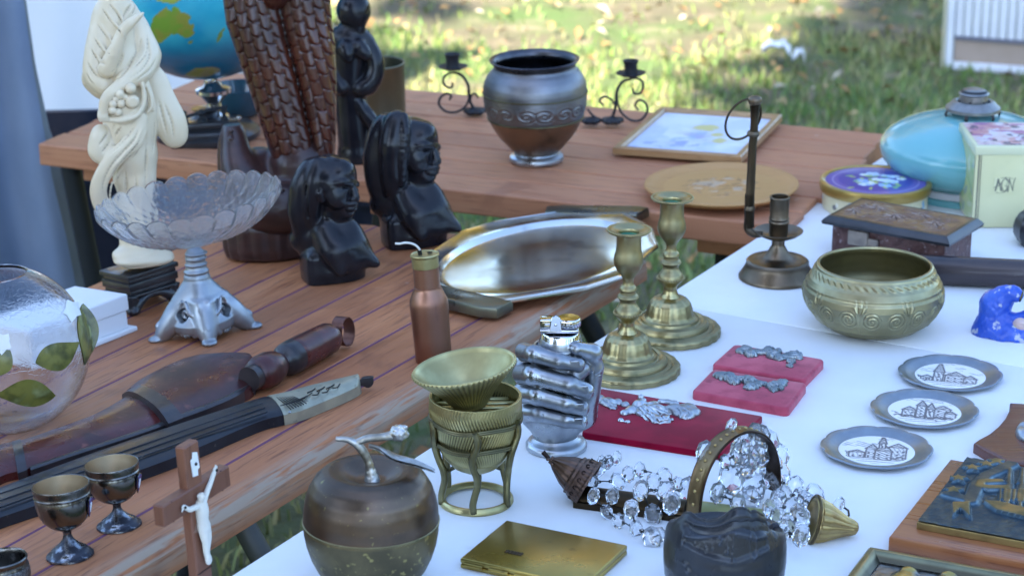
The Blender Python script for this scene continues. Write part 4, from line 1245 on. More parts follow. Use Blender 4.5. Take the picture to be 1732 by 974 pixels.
# ---- three pewter coasters with printed discs
m_print = mat('printed_porcelain', (.8, .8, .8), rough=.35, attr=True, coat=.2)
m_coaster = mat('grey_pewter', (.36, .39, .42), (.27, .30, .33), scale=24, rough=.3, rough2=.45, metal=1.0, dirt=(.06, .07, .08), dlo=.4, dhi=.49)
def etching(x, y, kind):
    ink = np.zeros_like(x)
    def line(a, b, w=.012, k=1.0):
        nonlocal ink
        w = w * 1.7
        ink = np.maximum(ink, k * (1 - sstep(w * .5, w * 1.5, seg_d(x, y, a, b))))
    def hatch(P_, f, ang, k):
        nonlocal ink
        ins = in_poly(x, y, P_)
        v = np.sin((x * math.cos(ang) + y * math.sin(ang)) * f)
        ink = np.where(ins, np.maximum(ink, k * sstep(-.2, .6, v + (fbm(x * 9, y * 9, 4) - .45) * 2)), ink)
    r_ = np.random.default_rng(40 + kind)
    cl = fbm(x * 3 + kind * 3, y * 7, 5 + kind)
    ink = np.maximum(ink, .5 * sstep(.5, .6, cl) * (y > .1) * sstep(-.1, .3, np.sin(x * 30 + y * 70 + 6 * cl)))
    jit = (fbm(x * 11, y * 11, 4) - .45) * 5
    def house(x0, x1, y0, y1, ro, tone, ang):
        nonlocal ink
        body = [(x0, y0), (x1, y0), (x1, y1), (x0, y1)]
        xm = (x0 + x1) / 2
        roof = [(x0 - .02, y1), (x1 + .02, y1), (xm, y1 + ro)]
        clear = in_poly(x, y, body) | in_poly(x, y, roof)
        ink = np.where(clear, .06, ink)
        v = np.sin((x * math.cos(ang) + y * math.sin(ang)) * 75 + jit)
        ink = np.where(in_poly(x, y, body), np.maximum(ink, tone * sstep(-.3, .5, v)), ink)
        ink = np.where(in_poly(x, y, roof), np.maximum(ink, .85 * sstep(-.6, .2, np.sin(y * 90 + x * 20 + jit))), ink)
        for a, b in zip(body, body[1:] + body[:1]): line(a, b, .010, .9)
        line(roof[0], roof[2], .011); line(roof[1], roof[2], .011)
        k = max(1, int((x1 - x0) / .11))
        for q_ in range(k):
            for w_ in range(max(1, int((y1 - y0) / .17))):
                cx_, cy_ = x0 + (x1 - x0) * (q_ + .5) / k, y0 + .08 + .17 * w_
                ink = np.where((np.abs(x - cx_) < .022) & (np.abs(y - cy_) < .042), .95, ink)
    if kind == 0:
        for a in ((-.10, .12, -.45, .02, .25, .5, 1.1), (.34, .68, -.45, .18, .22, .45, .4), (.08, .40, -.5, -.05, .34, .6, .9), (-.42, -.12, -.46, -.2, .12, .4, .2), (.14, .26, .1, .34, .42, .7, 0)): house(*a)
    elif kind == 1:
        for a in ((-.34, -.08, -.42, -.02, .2, .5, .3), (.30, .62, -.40, .16, .2, .6, 1.0), (-.06, .12, -.45, .26, .30, .5, .6), (.14, .30, -.46, .10, .36, .7, .2), (.52, .74, -.40, -.08, .16, .4, .8)): house(*a)
        for k in range(5): line((-.55 + .26 * k, -.42), (-.42 + .26 * k, -.30), .014); line((-.42 + .26 * k, -.30), (-.29 + .26 * k, -.42), .014)
    else:
        for a in ((.0, .42, -.44, -.04, .26, .55, .9), (-.24, -.04, -.44, .12, .62, .6, .2), (.40, .66, -.44, -.16, .2, .5, .5), (-.5, -.26, -.44, -.24, .14, .4, 1.2)): house(*a)
    ink = np.maximum(ink, .8 * sstep(.52, .62, fbm(x * 13, y * 13, 15 + kind)) * (np.abs(y + .36) < .16 + .1 * np.sin(x * 7)) * (np.abs(x) > .3))
    ink = np.maximum(ink, .5 * (y < -.48) * sstep(.2, .6, np.sin(y * 60 + 3 * fbm(x * 4, y * 2, 8))))
    r = np.hypot((x - .10) * 1.32, (y + .02) * 1.30)
    ink *= r < .93
    return mix(np.array([.80, .80, .79]), np.array([.06, .07, .10]), np.clip(ink * 1.3, 0, 1) * .95)
cpos = [((1482.5, 764), 0, 'pewter coaster with a printed church, nearest the ship plaque'), ((1563.5, 698), 1, 'pewter coaster with printed gabled houses, in the middle of the row of three'), ((1607, 637.5), 2, 'pewter coaster with a tall printed spire, nearest the blue figurine')]
s0 = Spot(WHITE, 1482.5, 764)
k0 = s0.m
def lobes(T, Rr, Zz, tt):
    w = np.clip((Rr / (93 * k0) - .78) / .22, 0, 1)
    c = np.abs(np.cos(T * 5))
    return Rr * (1 + .045 * w * (c ** .5 - .7)), Zz + .6 * k0 * w * (c - .5)
rimv = lathe([(0, .6 * k0), (60 * k0, .6 * k0), (66 * k0, 1 * k0), (80 * k0, 6 * k0), (90 * k0, 8 * k0), (93 * k0, 7.8 * k0), (93.6 * k0, 9.5 * k0), (91 * k0, 10.6 * k0), (82 * k0, 9 * k0), (70 * k0, 4.4 * k0), (64.5 * k0, 2.6 * k0), (0, 2.4 * k0)], 160, lobes, sub=3)
first = None
for (px, py), kind, lab in cpos:
    s = Spot(WHITE, px, py)
    t = thing('pewter_coaster', lab, 'coaster', s, 'three printed pewter coasters')
    if first is None: first = build('rim', rimv, m_coaster, t, sharp=50)
    else:
        o = first.copy(); col.objects.link(o); o.parent = t
    nr, na = 46, 150
    rr_, aa_ = np.meshgrid(np.linspace(0.001, 1, nr), np.linspace(0, 2 * math.pi, na, endpoint=False), indexing='ij')
    X, Y = rr_ * np.cos(aa_), rr_ * np.sin(aa_)
    zz = (3.6 - 1.4 * sstep(.95, 1, rr_)) * k0
    f = grid_faces(na, nr, True)
    V = np.stack([X.T * 65 * k0, Y.T * 65 * k0, zz.T], -1).reshape(-1, 3)
    a_ = -.05
    Xr, Yr = X * math.cos(a_) + Y * math.sin(a_), -X * math.sin(a_) + Y * math.cos(a_)
    cc = etching(Xr.T / 1.32 + .10, Yr.T / 1.30 - .02, kind).reshape(-1, 3)
    build('printed_disc', (V, f), m_print, t, colors=cc)

# ---- bronze ship relief on a wooden board
m_mahog = wood('mahogany', (.30, .10, .035), (.36, .135, .05), (.16, .045, .018), grain=(6, 80, 80), rough=.3, coat=.35, rand=.04)
m_mahog_d = wood('dark_mahogany', (.11, .030, .015), (.135, .040, .02), (.06, .016, .01), grain=(6, 80, 80), rough=.32, coat=.35, rand=.04)
thk = .016
pl = level(TZ + thk)
A, B = pl.at(1504, 905), pl.at(1607, 775)
C = pl.at(1732, 946)
ey = B - A; Ly = np.linalg.norm(ey); ey /= Ly
ex = C - A; ex = ex - (ex @ ey) * ey; ex /= np.linalg.norm(ex)
M = Matrix(((ex[0], ey[0], 0, A[0]), (ex[1], ey[1], 0, A[1]), (0, 0, 1, TZ), (0, 0, 0, 1)))
Mm = np.array(M)
t = thing('ship_plaque', 'bronze ship relief with ribbon mounted on a reddish wooden board', 'plaque', M)
Lx = .23
build('wooden_board', prism([(0, 0), (Lx, 0), (Lx, Ly), (0, Ly)], 0, thk, .003, 3), m_mahog, t)
zb2 = thk + .009
a = loc(Mm, level(TZ + zb2).at(1551, 880)); b = loc(Mm, level(TZ + zb2).at(1639, 772.5))
x0, y0, y1 = a[0], a[1], b[1]; x1 = Lx - x0
build('plate_edge', prism([(x0, y0), (x1, y0), (x1, y1), (x0, y1)], thk + .0005, zb2 - .0012, .001, 2), mat('plate_brass', (.36, .27, .12), (.25, .18, .08), scale=40, rough=.3, rough2=.45, metal=1.0), t)
nx_, ny_ = 230, 200
X, Y = np.meshgrid(np.linspace(0, 1, nx_), np.linspace(0, 1, ny_), indexing='ij')
asp = (x1 - x0) / (y1 - y0)
U_ = X * asp; V_ = Y
def toUV(px, py):
    p = loc(Mm, level(TZ + zb2).at(px, py)); return ((p[0] - x0) / (y1 - y0), (p[1] - y0) / (y1 - y0))
hm = np.zeros_like(X)
def add_poly(P_, h_, soft=.0):
    global hm
    hm = np.where(in_poly(U_, V_, P_), np.maximum(hm, h_), hm)
def add_line(P_, w_, h_):
    global hm
    for p_, q_ in zip(P_[:-1], P_[1:]):
        d = seg_d(U_, V_, p_, q_); hm = np.maximum(hm, h_ * (1 - sstep(w_ * .6, w_, d)))
add_poly([toUV(*p) for p in ((1608, 853), (1640, 853), (1641, 880), (1624, 864), (1610, 876))], 1.0)      # ribbon end
add_line([toUV(*p) for p in ((1602, 838), (1640, 848))], .05, .8)
add_line([toUV(*p) for p in ((1640, 850), (1652, 822), (1668, 806), (1688, 798), (1710, 787))], .055, .85)   # ribbon
for c_ in ((1612, 832), (1620, 812), (1644, 794), (1668, 788), (1684, 783)):
    uu, vv = toUV(*c_)
    add_poly([(uu + .065 * math.cos(w) * (1 if i % 2 else .45), vv + .065 * math.sin(w) * (1 if i % 2 else .45)) for i, w in enumerate(np.linspace(0, 2 * math.pi, 11)[:-1])], 1.0)
add_line([toUV(*p) for p in ((1690, 817), (1660, 818), (1656, 826), (1672, 828), (1700, 828))], .035, 1.0)   # scroll bow
add_poly([toUV(*p) for p in ((1662, 850), (1682, 866), (1740, 880), (1800, 880), (1800, 858), (1730, 862), (1690, 852))], 1.0)   # hull
for xx in (1700, 1722, 1748):
    add_poly([toUV(*p) for p in ((xx - 8, 848), (xx + 12, 850), (xx + 16, 822), (xx - 2, 822))], .8)
    add_poly([toUV(*p) for p in ((xx - 4, 820), (xx + 12, 822), (xx + 12, 803), (xx + 4, 802))], .7)
    add_line([toUV(xx + 3, 862), toUV(xx + 8, 796)], .018, .9)
for k in range(9): add_line([toUV(1690 + 8 * k, 852), toUV(1692 + 8 * k, 832)], .010, 1.0)
hb = hm.copy()
for _ in range(3):
    hb[1:-1, 1:-1] = .5 * hb[1:-1, 1:-1] + .125 * (hb[2:, 1:-1] + hb[:-2, 1:-1] + hb[1:-1, 2:] + hb[1:-1, :-2])
grain_ = fbm(U_ * 40, V_ * 40, 7, 3)
Zr = zb2 + hb * .0042 + (grain_ - .45) * .0012 * (1 - hb)
cc = mix(np.array([.06, .09, .105]), np.array([.30, .20, .07]), sstep(.80, .98, hb) )
cc = mix(cc, np.array([.20, .30, .36]), sstep(.2, .5, hb) * (1 - sstep(.5, .8, hb)) * .55)
m_relief = mat('relief_bronze', (.2, .2, .1), rough=.34, metal=.85, attr=True, c2=(.6, .65, .7), scale=60, rough2=.5)
build('ship_relief', (np.stack([x0 + .0006 + X * (x1 - x0 - .0012), y0 + .0006 + Y * (y1 - y0 - .0012), Zr], -1).reshape(-1, 3), grid_faces(nx_, ny_)), m_relief, t, colors=cc.reshape(-1, 3), sharp=0)

# ---- shield plaque at the right edge
thk = .012
pl = level(TZ + thk)
pts = [(1647, 747.5), (1664, 758), (1684, 768), (1697, 776), (1703, 781), (1790, 790), (1800, 690), (1760, 683), (1708, 680), (1707, 692), (1700, 706), (1688, 720), (1672, 733), (1655, 742)]
c = np.array([pl.at(*p) for p in pts]); cen = c.mean(0)
outl = [(p[0] - cen[0], p[1] - cen[1]) for p in c]
t = thing('shield_plaque', 'dark wooden shield plaque with concave corners at the right edge', 'plaque', (cen[0], cen[1], TZ))
build('wooden_shield', prism(outl, 0, thk, .003, 3), m_mahog_d, t)
S = Sculpt((-.03, -.03, -.01), (.05, .03, .03), .0011)
pp = pl.at(1731, 738) - cen
S.ell((0, 0, .002), (.008, .016, .008), .003); S.ell((.003, .012, .004), (.007, .006, .008), .003); S.ell((.008, -.006, .003), (.010, .008, .009), .003)
o = build('silver_emblem', xf(S.mesh(1.0), t=(pp[0], pp[1], thk)), m_pewter, t, sharp=0)

# ---- brass dish at the lower right corner
pl = level(TZ + .013)
A, B, C = pl.at(1420, 974), pl.at(1468, 920.5), pl.at(1732, 969)
ex = C - B; ex /= np.linalg.norm(ex); ey = B - A; ey = ey - (ey @ ex) * ex; ey /= np.linalg.norm(ey)
Lx, Ly = .30, .17
O = B - ey * Ly
M = Matrix(((ex[0], ey[0], 0, O[0]), (ex[1], ey[1], 0, O[1]), (0, 0, 1, TZ), (0, 0, 0, 1)))
t = thing('brass_tray', 'rectangular brass tray with embossed golden figures at the lower right corner', 'tray', M)
w_ = .017
m_traym = mat('tray_brass', (.42, .37, .20), (.30, .27, .16), scale=30, detail=6, rough=.3, rough2=.45, metal=1.0, dirt=(.1, .09, .06), bump=.08, bscale=90)
sec = [(0, 0), (.001, .010), (.004, .013), (.009, .013), (.013, .009), (w_, .006)]
V = []
ring_pts = lambda d: [(d, d), (Lx - d, d), (Lx - d, Ly - d), (d, Ly - d)]
V, Fc = [], []
for j, (d, z_) in enumerate(sec):
    V += [(x_, y_, z_) for x_, y_ in ring_pts(d)]
    if j:
        for k in range(4): Fc.append([(j - 1) * 4 + k, (j - 1) * 4 + (k + 1) % 4, j * 4 + (k + 1) % 4, j * 4 + k])
build('rim', (np.array(V), Fc), m_traym, t, sharp=50)
n1, n2 = 190, 110
X, Y = np.meshgrid(np.linspace(w_, Lx - w_, n1), np.linspace(w_, Ly - w_, n2), indexing='ij')
hm = np.zeros_like(X)
for k in range(7):
    cx_ = w_ + .030 + k * .036; cy_ = Ly - .050 + .008 * math.sin(k * 2.1)
    d = np.hypot((X - cx_) / .012, (Y - cy_) / .026); hm = np.maximum(hm, np.clip(1.15 - d, 0, 1) ** .5)
    d = np.hypot((X - cx_) / .008, (Y - cy_ - .026) / .008); hm = np.maximum(hm, np.clip(1.1 - d, 0, 1) ** .5)
hm = hm * (.75 + .5 * fbm(X * 120, Y * 120, 2, 3))
cc = mix(np.array([.27, .25, .22]), np.array([.50, .36, .11]), sstep(.3, .7, hm))
build('embossed_floor', (np.stack([X, Y, .004 + hm * .006 + .001 * fbm(X * 200, Y * 200, 5, 3)], -1).reshape(-1, 3), grid_faces(n1, n2)), mat('emboss', (.3, .3, .2), rough=.33, metal=.95, attr=True), t, colors=cc.reshape(-1, 3), sharp=0)

# ---- dark pot with a broken looking sculpted rim
s = Spot(WHITE, 1223.5, 1010)
t = thing('dark_relief_pot', 'dark grey relief pot with a scooped uneven rim in front of the crystals', 'pot', s)
P = s.prof; q, m = s.q, s.m
prof = P([(0, 1012), (55, 1012), (78, 1006), (93, 990), (101, 968), (104, 945), (104, 920), (102, 895), (98, 872), (92, 850), (84, 832), (79, 824)])
fine = [prof[0]]
for a, b in zip(prof[:-1], prof[1:]):
    for k in range(1, 9): fine.append((a[0] + (b[0] - a[0]) * k / 8, a[1] + (b[1] - a[1]) * k / 8))
ztop = fine[-1][1]
def potrim(a):
    return -.62 * ((1 - np.cos(a)) / 2) ** .95 - .125 * np.exp(-((a + .33) / .45) ** 4) + .008 * np.cos(a * 11) - .03 * np.exp(-((a - .55) / .09) ** 2) - .10 * sstep(.92, 1.08, a) * (a < 2)
def potmod(T, Rr, Zz, tt):
    a = (T + math.pi / 2 + math.pi) % (2 * math.pi) - math.pi        # 0 = facing the viewer
    g = Zz / ztop
    rim = potrim(a)
    Zn = Zz * (1 + rim * np.clip((g - .45) / .55, 0, 1) ** 1.5)
    def band(y0, w): return np.exp(-((g - y0) / w) ** 2)
    # rolled lip under the scoop, a raised cartouche, a tab, a serrated ridge
    h = -20 * np.exp(-((a + .28) / .5) ** 4) * band(.865, .04) - 14 * np.exp(-((a - .62) / .3) ** 2) * band(.86, .05)
    up = .79 + .035 * np.cos(a * 4.2 + .3); lo = .56 + .10 * np.clip(np.abs(a - .15) / .8, 0, 1)
    cart = sstep(-.02, .02, up - g) * sstep(-.02, .02, g - lo) * sstep(.02, -.02, np.abs(a + .0) - .80)
    edge = np.exp(-((g - up) / .018) ** 2) * (np.abs(a) < .82) + np.exp(-((g - lo) / .02) ** 2) * (np.abs(a) < .82)
    h += 2.6 * edge - 3.0 * cart
    h += 2.6 * cart * sstep(.58, .68, fbm(a * 22, g * 26, 3, 3)) * (a < .2)
    tab = np.exp(-(np.hypot((a - .50) / .07, (g - .70) / .11) - 1) ** 2 / .02)
    h += 2.4 * tab
    ridge = np.exp(-((a + .62 + (g - .45) * 1.2) / .06) ** 2) * (g < .5)
    h += ridge * (2.5 + 1.5 * np.sign(np.sin(g * 120)))
    h += 3.5 * np.exp(-((a - .2) / .5) ** 2) * band(.46, .07)
    h += -5 * np.exp(-((a - .95) / .16) ** 2) * band(.80, .14)
    h += 1.3 * (fbm(a * 7 + 3, g * 6, 8, 4) - .45)
    return Rr + h * m * np.clip(g * 6, 0, 1), Zn
m_pot = mat('dark_glaze', (.022, .024, .029), (.012, .013, .016), scale=18, detail=5, rough=.24, rough2=.36, dirt=(.008, .009, .012), dlo=.42, dhi=.495, shine=(.05, .06, .08), bump=.25, bscale=40, bdist=.003)
out_v = lathe(fine, 420, potmod)
ins = [(r_ - (6 * m), z_) for r_, z_ in fine if z_ > .012][::-1]
def potin(T, Rr, Zz, tt):
    a = (T + math.pi / 2 + math.pi) % (2 * math.pi) - math.pi
    g = Zz / ztop
    rim = potrim(a)
    return np.maximum(Rr, 0), Zz * (1 + rim * np.clip((g - .45) / .55, 0, 1) ** 1.5)
build('body', out_v, m_pot, t, sharp=0)
build('interior', lathe(ins + [(0, .014)], 420, potin), m_pot, t, sharp=0)
no = len(fine)
rimpts = np.asarray(out_v[0]).reshape(420, no, 3)[:, -1]
inn = np.asarray(lathe(ins, 420, potin)[0]).reshape(420, len(ins), 3)[:, 0]
build('rim', tube((rimpts + inn) / 2, 3.4 * m, 10, closed=True), m_pot, t, sharp=0)

# ---- crucifix standing on the corner of the white table
s = Spot(WHITE, 346, 1035)
b_dir = PU.copy(); f_dir = np.array([PU[1], -PU[0], 0])
lean = R(3.2)
zax = np.array([-math.sin(lean), 0, math.cos(lean)]); b_dir = b_dir - (b_dir @ zax) * zax; b_dir /= np.linalg.norm(b_dir)
f_dir = np.cross(b_dir, zax)
Mc = Matrix.Identity(4)
for i, ax_ in enumerate((b_dir, -f_dir, zax)):
    for j in range(3): Mc[j][i] = ax_[j]
for j in range(3): Mc[j][3] = s.o[j]
t = thing('crucifix', 'wooden crucifix with a white figure, standing in front of the table edge', 'crucifix', Mc)
m = s.m
def ch(y):    # height on the axis for an image row
    k = (CY - y) / FPX; a = s.o - CAM
    return (k * (a @ FWD) - a @ UPV) / (zax @ UPV - k * (zax @ FWD))
Ht = ch(749); zb0, zb1 = ch(854), ch(819)
w2, d2 = 20 * m, 10 * m
m_cross = wood('cross_wood', (.19, .070, .036), (.235, .095, .05), (.10, .035, .02), grain=(60, 60, 5), rough=.5, coat=.1, rand=.02)
build('post', join(box((0, 0, Ht / 2), (2 * w2, 2 * d2, Ht), .0012, 1)), m_cross, t, sharp=30)
build('crossbar', box((0, -.0006, (zb0 + zb1) / 2), (184 * m, 2 * d2 + .0012, zb1 - zb0), .0012, 1), m_cross, t, sharp=30)
m_ink = mat('dark_line', (.05, .02, .015), rough=.6)
for x_ in (-68, 68):
    build('inlay_line', box((x_ * m, -d2 - .0008, (zb0 + zb1) / 2), (2.2 * m, .0006, (zb1 - zb0) * .98), 0), m_ink, t, smooth=False)
build('inlay_line', box((0, -d2 - .0003, ch(962)), (2 * w2 * .98, .0006, 2.2 * m), 0), m_ink, t, smooth=False)
m_bone = mat('cream_plastic', (.74, .70, .60), (.68, .63, .54), scale=40, rough=.4, sss=.1)
yy = -d2 - .001
pl_ = [(-9, -20), (4, -22), (5, -12), (10, -10), (8, 18), (-4, 22), (-6, 12), (-11, 10)]
o = build('title_plate', prism([(a_ * m, b_ * m) for a_, b_ in pl_], 0, 2 * m, .4 * m, 1), mat('white_enamel', (.78, .77, .74), rough=.4), t)
o.location = (2 * m, yy + .0004, ch(783)); o.rotation_euler = (math.pi / 2, 0, 0)
o = build('nail', xf(lathe([(0, 3 * m), (2.4 * m, 2 * m), (3 * m, 0)], 12), rotx(math.pi / 2), t=(2 * m, yy - 1.6 * m, ch(783))), m_wire, t)
# the figure is one carved body
zc = lambda y: ch(y) / m
S = Sculpt((-80, -40, zc(955)), (80, 10, zc(795)), .85)
dy = -d2 / m
N_ = lambda x, y, d=0: np.array([x * .76, dy - 7 + d, zc(y)])
S.path([N_(0, 848), N_(1, 862), N_(-1, 876), N_(2, 886)], [9, 10, 8, 10], 4)      # trunk
S.ell(N_(-5, 836, -5), (6.5, 7, 8.5), 3); S.cone(N_(-3, 842, -2), N_(0, 850), 4, 6, 3)
S.path([N_(-6, 850), N_(-28, 848), N_(-42, 846), N_(-56, 838)], [5, 4.2, 3.6, 3], 2.5); S.ell(N_(-60, 837), (5, 3, 4.5), 2)
S.path([N_(7, 850), N_(26, 835), N_(42, 824), N_(57, 812)], [5, 4.2, 3.6, 3], 2.5); S.ell(N_(61, 809), (4.5, 3, 5), 2)
for k in range(4):
    S.cone(N_(-62, 838), N_(-66 - k, 833 + 3 * k, -1), 1.5, 1.1, 1); S.cone(N_(61, 808), N_(62 + 2 * k, 801 + 1.5 * k, -1), 1.5, 1.1, 1)
S.path([N_(-4, 886), N_(-6, 900, -4), N_(-3, 912, -3), N_(0, 930), N_(1, 940, -2)], [8, 7, 5.5, 4.5, 3.6], 2.5)
S.path([N_(7, 886), N_(5, 901, -3), N_(4, 913, -3), N_(3, 930), N_(2, 940, -2)], [8, 7, 5.5, 4.5, 3.6], 2.0)
S.ell(N_(1, 890, -1), (12, 8, 8), 3); S.path([N_(10, 886, -4), N_(0, 890, -8), N_(-9, 886, -4)], 3, 2); S.cone(N_(9, 888, -3), N_(11, 900, -3), 4, 2.5, 2)
S.ell(N_(1, 943, -3), (7, 5, 9), 3)
S.ell(N_(-6, 833, -11), (1.6, 2, 2), 1); S.path([N_(-11, 832, -2), N_(-5, 829, -9), N_(1, 832, -2)], 2, 1)
build('figure', S.mesh(m), m_bone, t, sharp=0)
for x_, y_ in ((-60, 837), (61, 809), (1, 947)):
    build('nail', xf(lathe([(0, 3 * m), (2.2 * m, 2 * m), (2.6 * m, 0)], 12), rotx(math.pi / 2), t=(x_ * .76 * m, (dy - 10) * m, ch(y_))), m_wire, t)

# ================================================================== crystal wall lamp lying on the white table
s = Spot(WHITE, 1190, 880)
q, m = s.q, s.m
t = thing('crystal_wall_lamp', 'brass wall lamp hung with chains of clear crystals, lying on its back', 'wall lamp', s)
m_crys = mat('crystal', (.97, .98, 1.0), rough=.015, trans=.93, ior=1.56)
m_gold = mat('old_gilt', (.50, .36, .14), (.34, .23, .10), scale=30, rough=.28, rough2=.45, metal=1.0, dirt=(.05, .035, .02), dlo=.41, dhi=.495)
m_copper_d = mat('dark_copper', (.17, .105, .075), (.11, .07, .055), scale=30, rough=.34, rough2=.5, metal=1.0, dirt=(.03, .02, .017), dlo=.42, dhi=.5)
m_enamel = mat('olive_enamel', (.30, .30, .12), (.24, .24, .10), scale=20, rough=.35)
def qz(x, y, z):
    p = Plane(s.o + z * m * s.plane.n, s.plane.n).at(x, y)
    return s.view @ (p - s.o) / m
# the channel that carries everything
a, b = qz(978, 832, 17), qz(1366, 884, 17)
ax = (b - a) / np.linalg.norm(b - a); sd = np.cross([0, 0, 1.0], ax); up = np.array([0, 0, 1.0])
def along(f): return a + (b - a) * f
L_ = np.linalg.norm(b - a)
def sweep(sec, f0, f1, n=2):
    V = []
    for f in np.linspace(f0, f1, n):
        for w_, h_ in sec: V.append((along(f) + sd * w_ + up * h_) * m)
    k = len(sec)
    Fc = grid_faces(n, k, False).tolist()
    for i in range(n - 1): Fc.append([i * k + k - 1, (i + 1) * k + k - 1, (i + 1) * k, i * k])
    Fc += [list(range(k)), [(n - 1) * k + j for j in range(k)][::-1]]
    return np.array(V), Fc
sec = [(24 * math.cos(w), -14 + 26 * math.sin(w)) for w in np.linspace(0, math.pi, 15)]
build('channel', sweep(sec, .02, .48), m_gold, t, sharp=50)
sec2 = [(22 * math.cos(w), -14 + 27 * math.sin(w)) for w in np.linspace(0, math.pi, 15)]
build('candle_sleeve', sweep(sec2, .50, .93), m_enamel, t, sharp=50)
build('side_rail', sweep([(-30, -17), (-25, -17), (-25, -6), (-30, -6)], .0, 1.0), m_gold, t, smooth=False)
build('side_rail', sweep([(25, -17), (30, -17), (30, -6), (25, -6)], .0, 1.0), m_gold, t, smooth=False)
# crown shaped cup at the left end
mouth = a + up * 21 + ax * 14; tip = mouth - ax * 66 + up * 34
d = mouth - tip; Lc = np.linalg.norm(d)
def crown(T, Rr, Zz, tt):
    return Rr * (1 + .05 * np.sin(T * 14) * np.clip(1 - tt * 1.6, 0, 1) + .02 * np.sin(T * 30) * (tt > .55)), Zz
pf = [(0, 0), (6, 1), (7, 6), (12, 12), (18, 22), (25, 34), (29, 45), (33, 47), (33, 52), (35, 54), (37, 62), (38, 70), (40, 72), (40, 76), (37, 76), (35, 66), (30, 48), (14, 20), (0, 18)]
sc = Lc / 70
build('crown_cup', xf(lathe([(r_ * m * 1.05, z_ * m * sc) for r_, z_ in pf], 120, crown, sub=4), frame_to(d), t=tip * m), m_copper_d, t, sharp=0)
tp = []
for k in range(5):
    f = k / 4
    p = tip + d / Lc * (f * 34 * sc - 3) + np.array([0, -4, -1]) * (1 + 5 * f)
    tp.append(xf(lathe([(0, -3), (3, -1.5), (3.6, 0), (3, 1.5), (0, 3)], 12), t=p, s=1.0))
tp.append(tube([tip - d / Lc * 1, tip - d / Lc * 14 + np.array([0, 0, 5])], [3.6, 4.6], 10))
build('finial_beads', xf(join(*tp), s=m), m_copper_d, t)['kind'] = 'stuff'
sp = []
rm = frame_to(d)
for k in range(16):
    w = 2 * math.pi * k / 16
    c = mouth - d / Lc * 10 + rm @ np.array([39 * math.cos(w), 39 * math.sin(w), 0])
    sp.append(xf(tube([(3 * math.cos(v_), 3 * math.sin(v_), 0) for v_ in np.linspace(0, 5.2, 12)], 1.0, 6), frame_to(c - (mouth - d / Lc * 10)), t=c))
build('scroll_trim', xf(join(*sp), s=m), m_copper_d, t)['kind'] = 'stuff'
# fluted bell finial at the right end
mo, tp_ = qz(1372, 878, 34), qz(1452, 894, 14)
d = tp_ - mo; Lf = np.linalg.norm(d)
def fl(T, Rr, Zz, tt):
    return Rr * (1 + .07 * np.abs(np.cos(T * 7)) * (tt > .28) * np.clip((1 - tt) * 4, 0, 1)), Zz
pf = [(0, 6), (30, 4), (38, 0), (42, 2), (43, 7), (39, 11), (38, 16), (35, 26), (27, 42), (20, 56), (16, 66), (14, 74), (11, 80), (6, 83), (0, 84)]
build('bell_finial', xf(lathe([(r_ * m * .92, z_ * m * Lf / 84) for r_, z_ in pf], 140, fl, sub=4), frame_to(d), t=mo * m), m_gold, t, sharp=0)
build('rim_ring', xf(tube([(40.5 * m * math.cos(w), 40.5 * m * math.sin(w), 3 * m) for w in np.linspace(0, 2 * math.pi, 50, endpoint=False)], 3 * m, 8, closed=True), frame_to(d), t=mo * m), m_gold, t)
m_strap = mat('strap_bronze', (.27, .18, .085), (.19, .125, .065), scale=40, rough=.3, rough2=.45, metal=1.0, dirt=(.05, .03, .02), dlo=.42, dhi=.495, bump=.3, bscale=160)
# hoop: a strap that arches over the lamp
f1, f2 = qz(1172, 890, 4), qz(1308, 838, 6)
hc = (f1 + f2) / 2; hv = (f1 - f2) / 2
hp = np.array([hc + hv * math.cos(w) * (1.0 if math.cos(w) > 0 else 1.0) + np.array([0, 0, 146.0]) * max(math.sin(w), 0) ** .72 for w in np.linspace(0.02, math.pi - .02, 64)])
hn = np.cross(hv, [0, 0, 1.0]); hn /= np.linalg.norm(hn)
def qa(x, y, off=0.0):
    """the point of the hoop's plane (moved by off) seen at a pixel"""
    r = s.view @ ray(x, y); c0 = s.view @ (CAM - s.o) / m
    tt_ = ((hc + hn * off - c0) @ hn) / (r @ hn)
    return c0 + tt_ * r
T_ = np.gradient(hp, axis=0); T_ /= np.linalg.norm(T_, axis=1)[:, None]
hoopc = hp.mean(0)
V = []
sec_h = [(-17, 1.2), (-15, 2.8), (-12.5, 1.4), (-6, 2.0), (0, 2.2), (6, 2.0), (12.5, 1.4), (15, 2.8), (17, 1.2), (17, -1), (-17, -1)]
wid = hn if hn[0] > 0 else -hn
frames = []
for k in range(len(hp)):
    nrm = np.cross(wid, T_[k]); nrm /= np.linalg.norm(nrm)
    if nrm @ (hp[k] - hoopc) < 0: nrm = -nrm
    w_ = np.cross(T_[k], nrm)
    if w_ @ wid < 0: w_ = -w_
    frames.append((nrm, w_))
    for x_, h_ in sec_h: V.append((hp[k] + w_ * x_ + nrm * h_) * m)
ks = len(sec_h)
Fh = grid_faces(len(hp), ks).tolist()
for i in range(len(hp) - 1): Fh.append([i * ks + ks - 1, (i + 1) * ks + ks - 1, (i + 1) * ks, i * ks])
build('hoop_strap', (np.array(V), Fh), m_strap, t, sharp=35)
st = []
for k in range(0, len(hp), 3):
    nrm, w_ = frames[k]
    st.append(xf(lathe([(0, 3.2), (2.2, 2.6), (3.4, 1.0), (3.6, 0)], 14), frame_to(nrm), t=hp[k] + nrm * 1.6))
build('studs', xf(join(*st), s=m), m_gold, t)['kind'] = 'stuff'
for (p0, p1) in (((1178, 872, -26), (1182, 884, -24)), ((1302, 815, 62), (1304, 838, 60))):
    pass
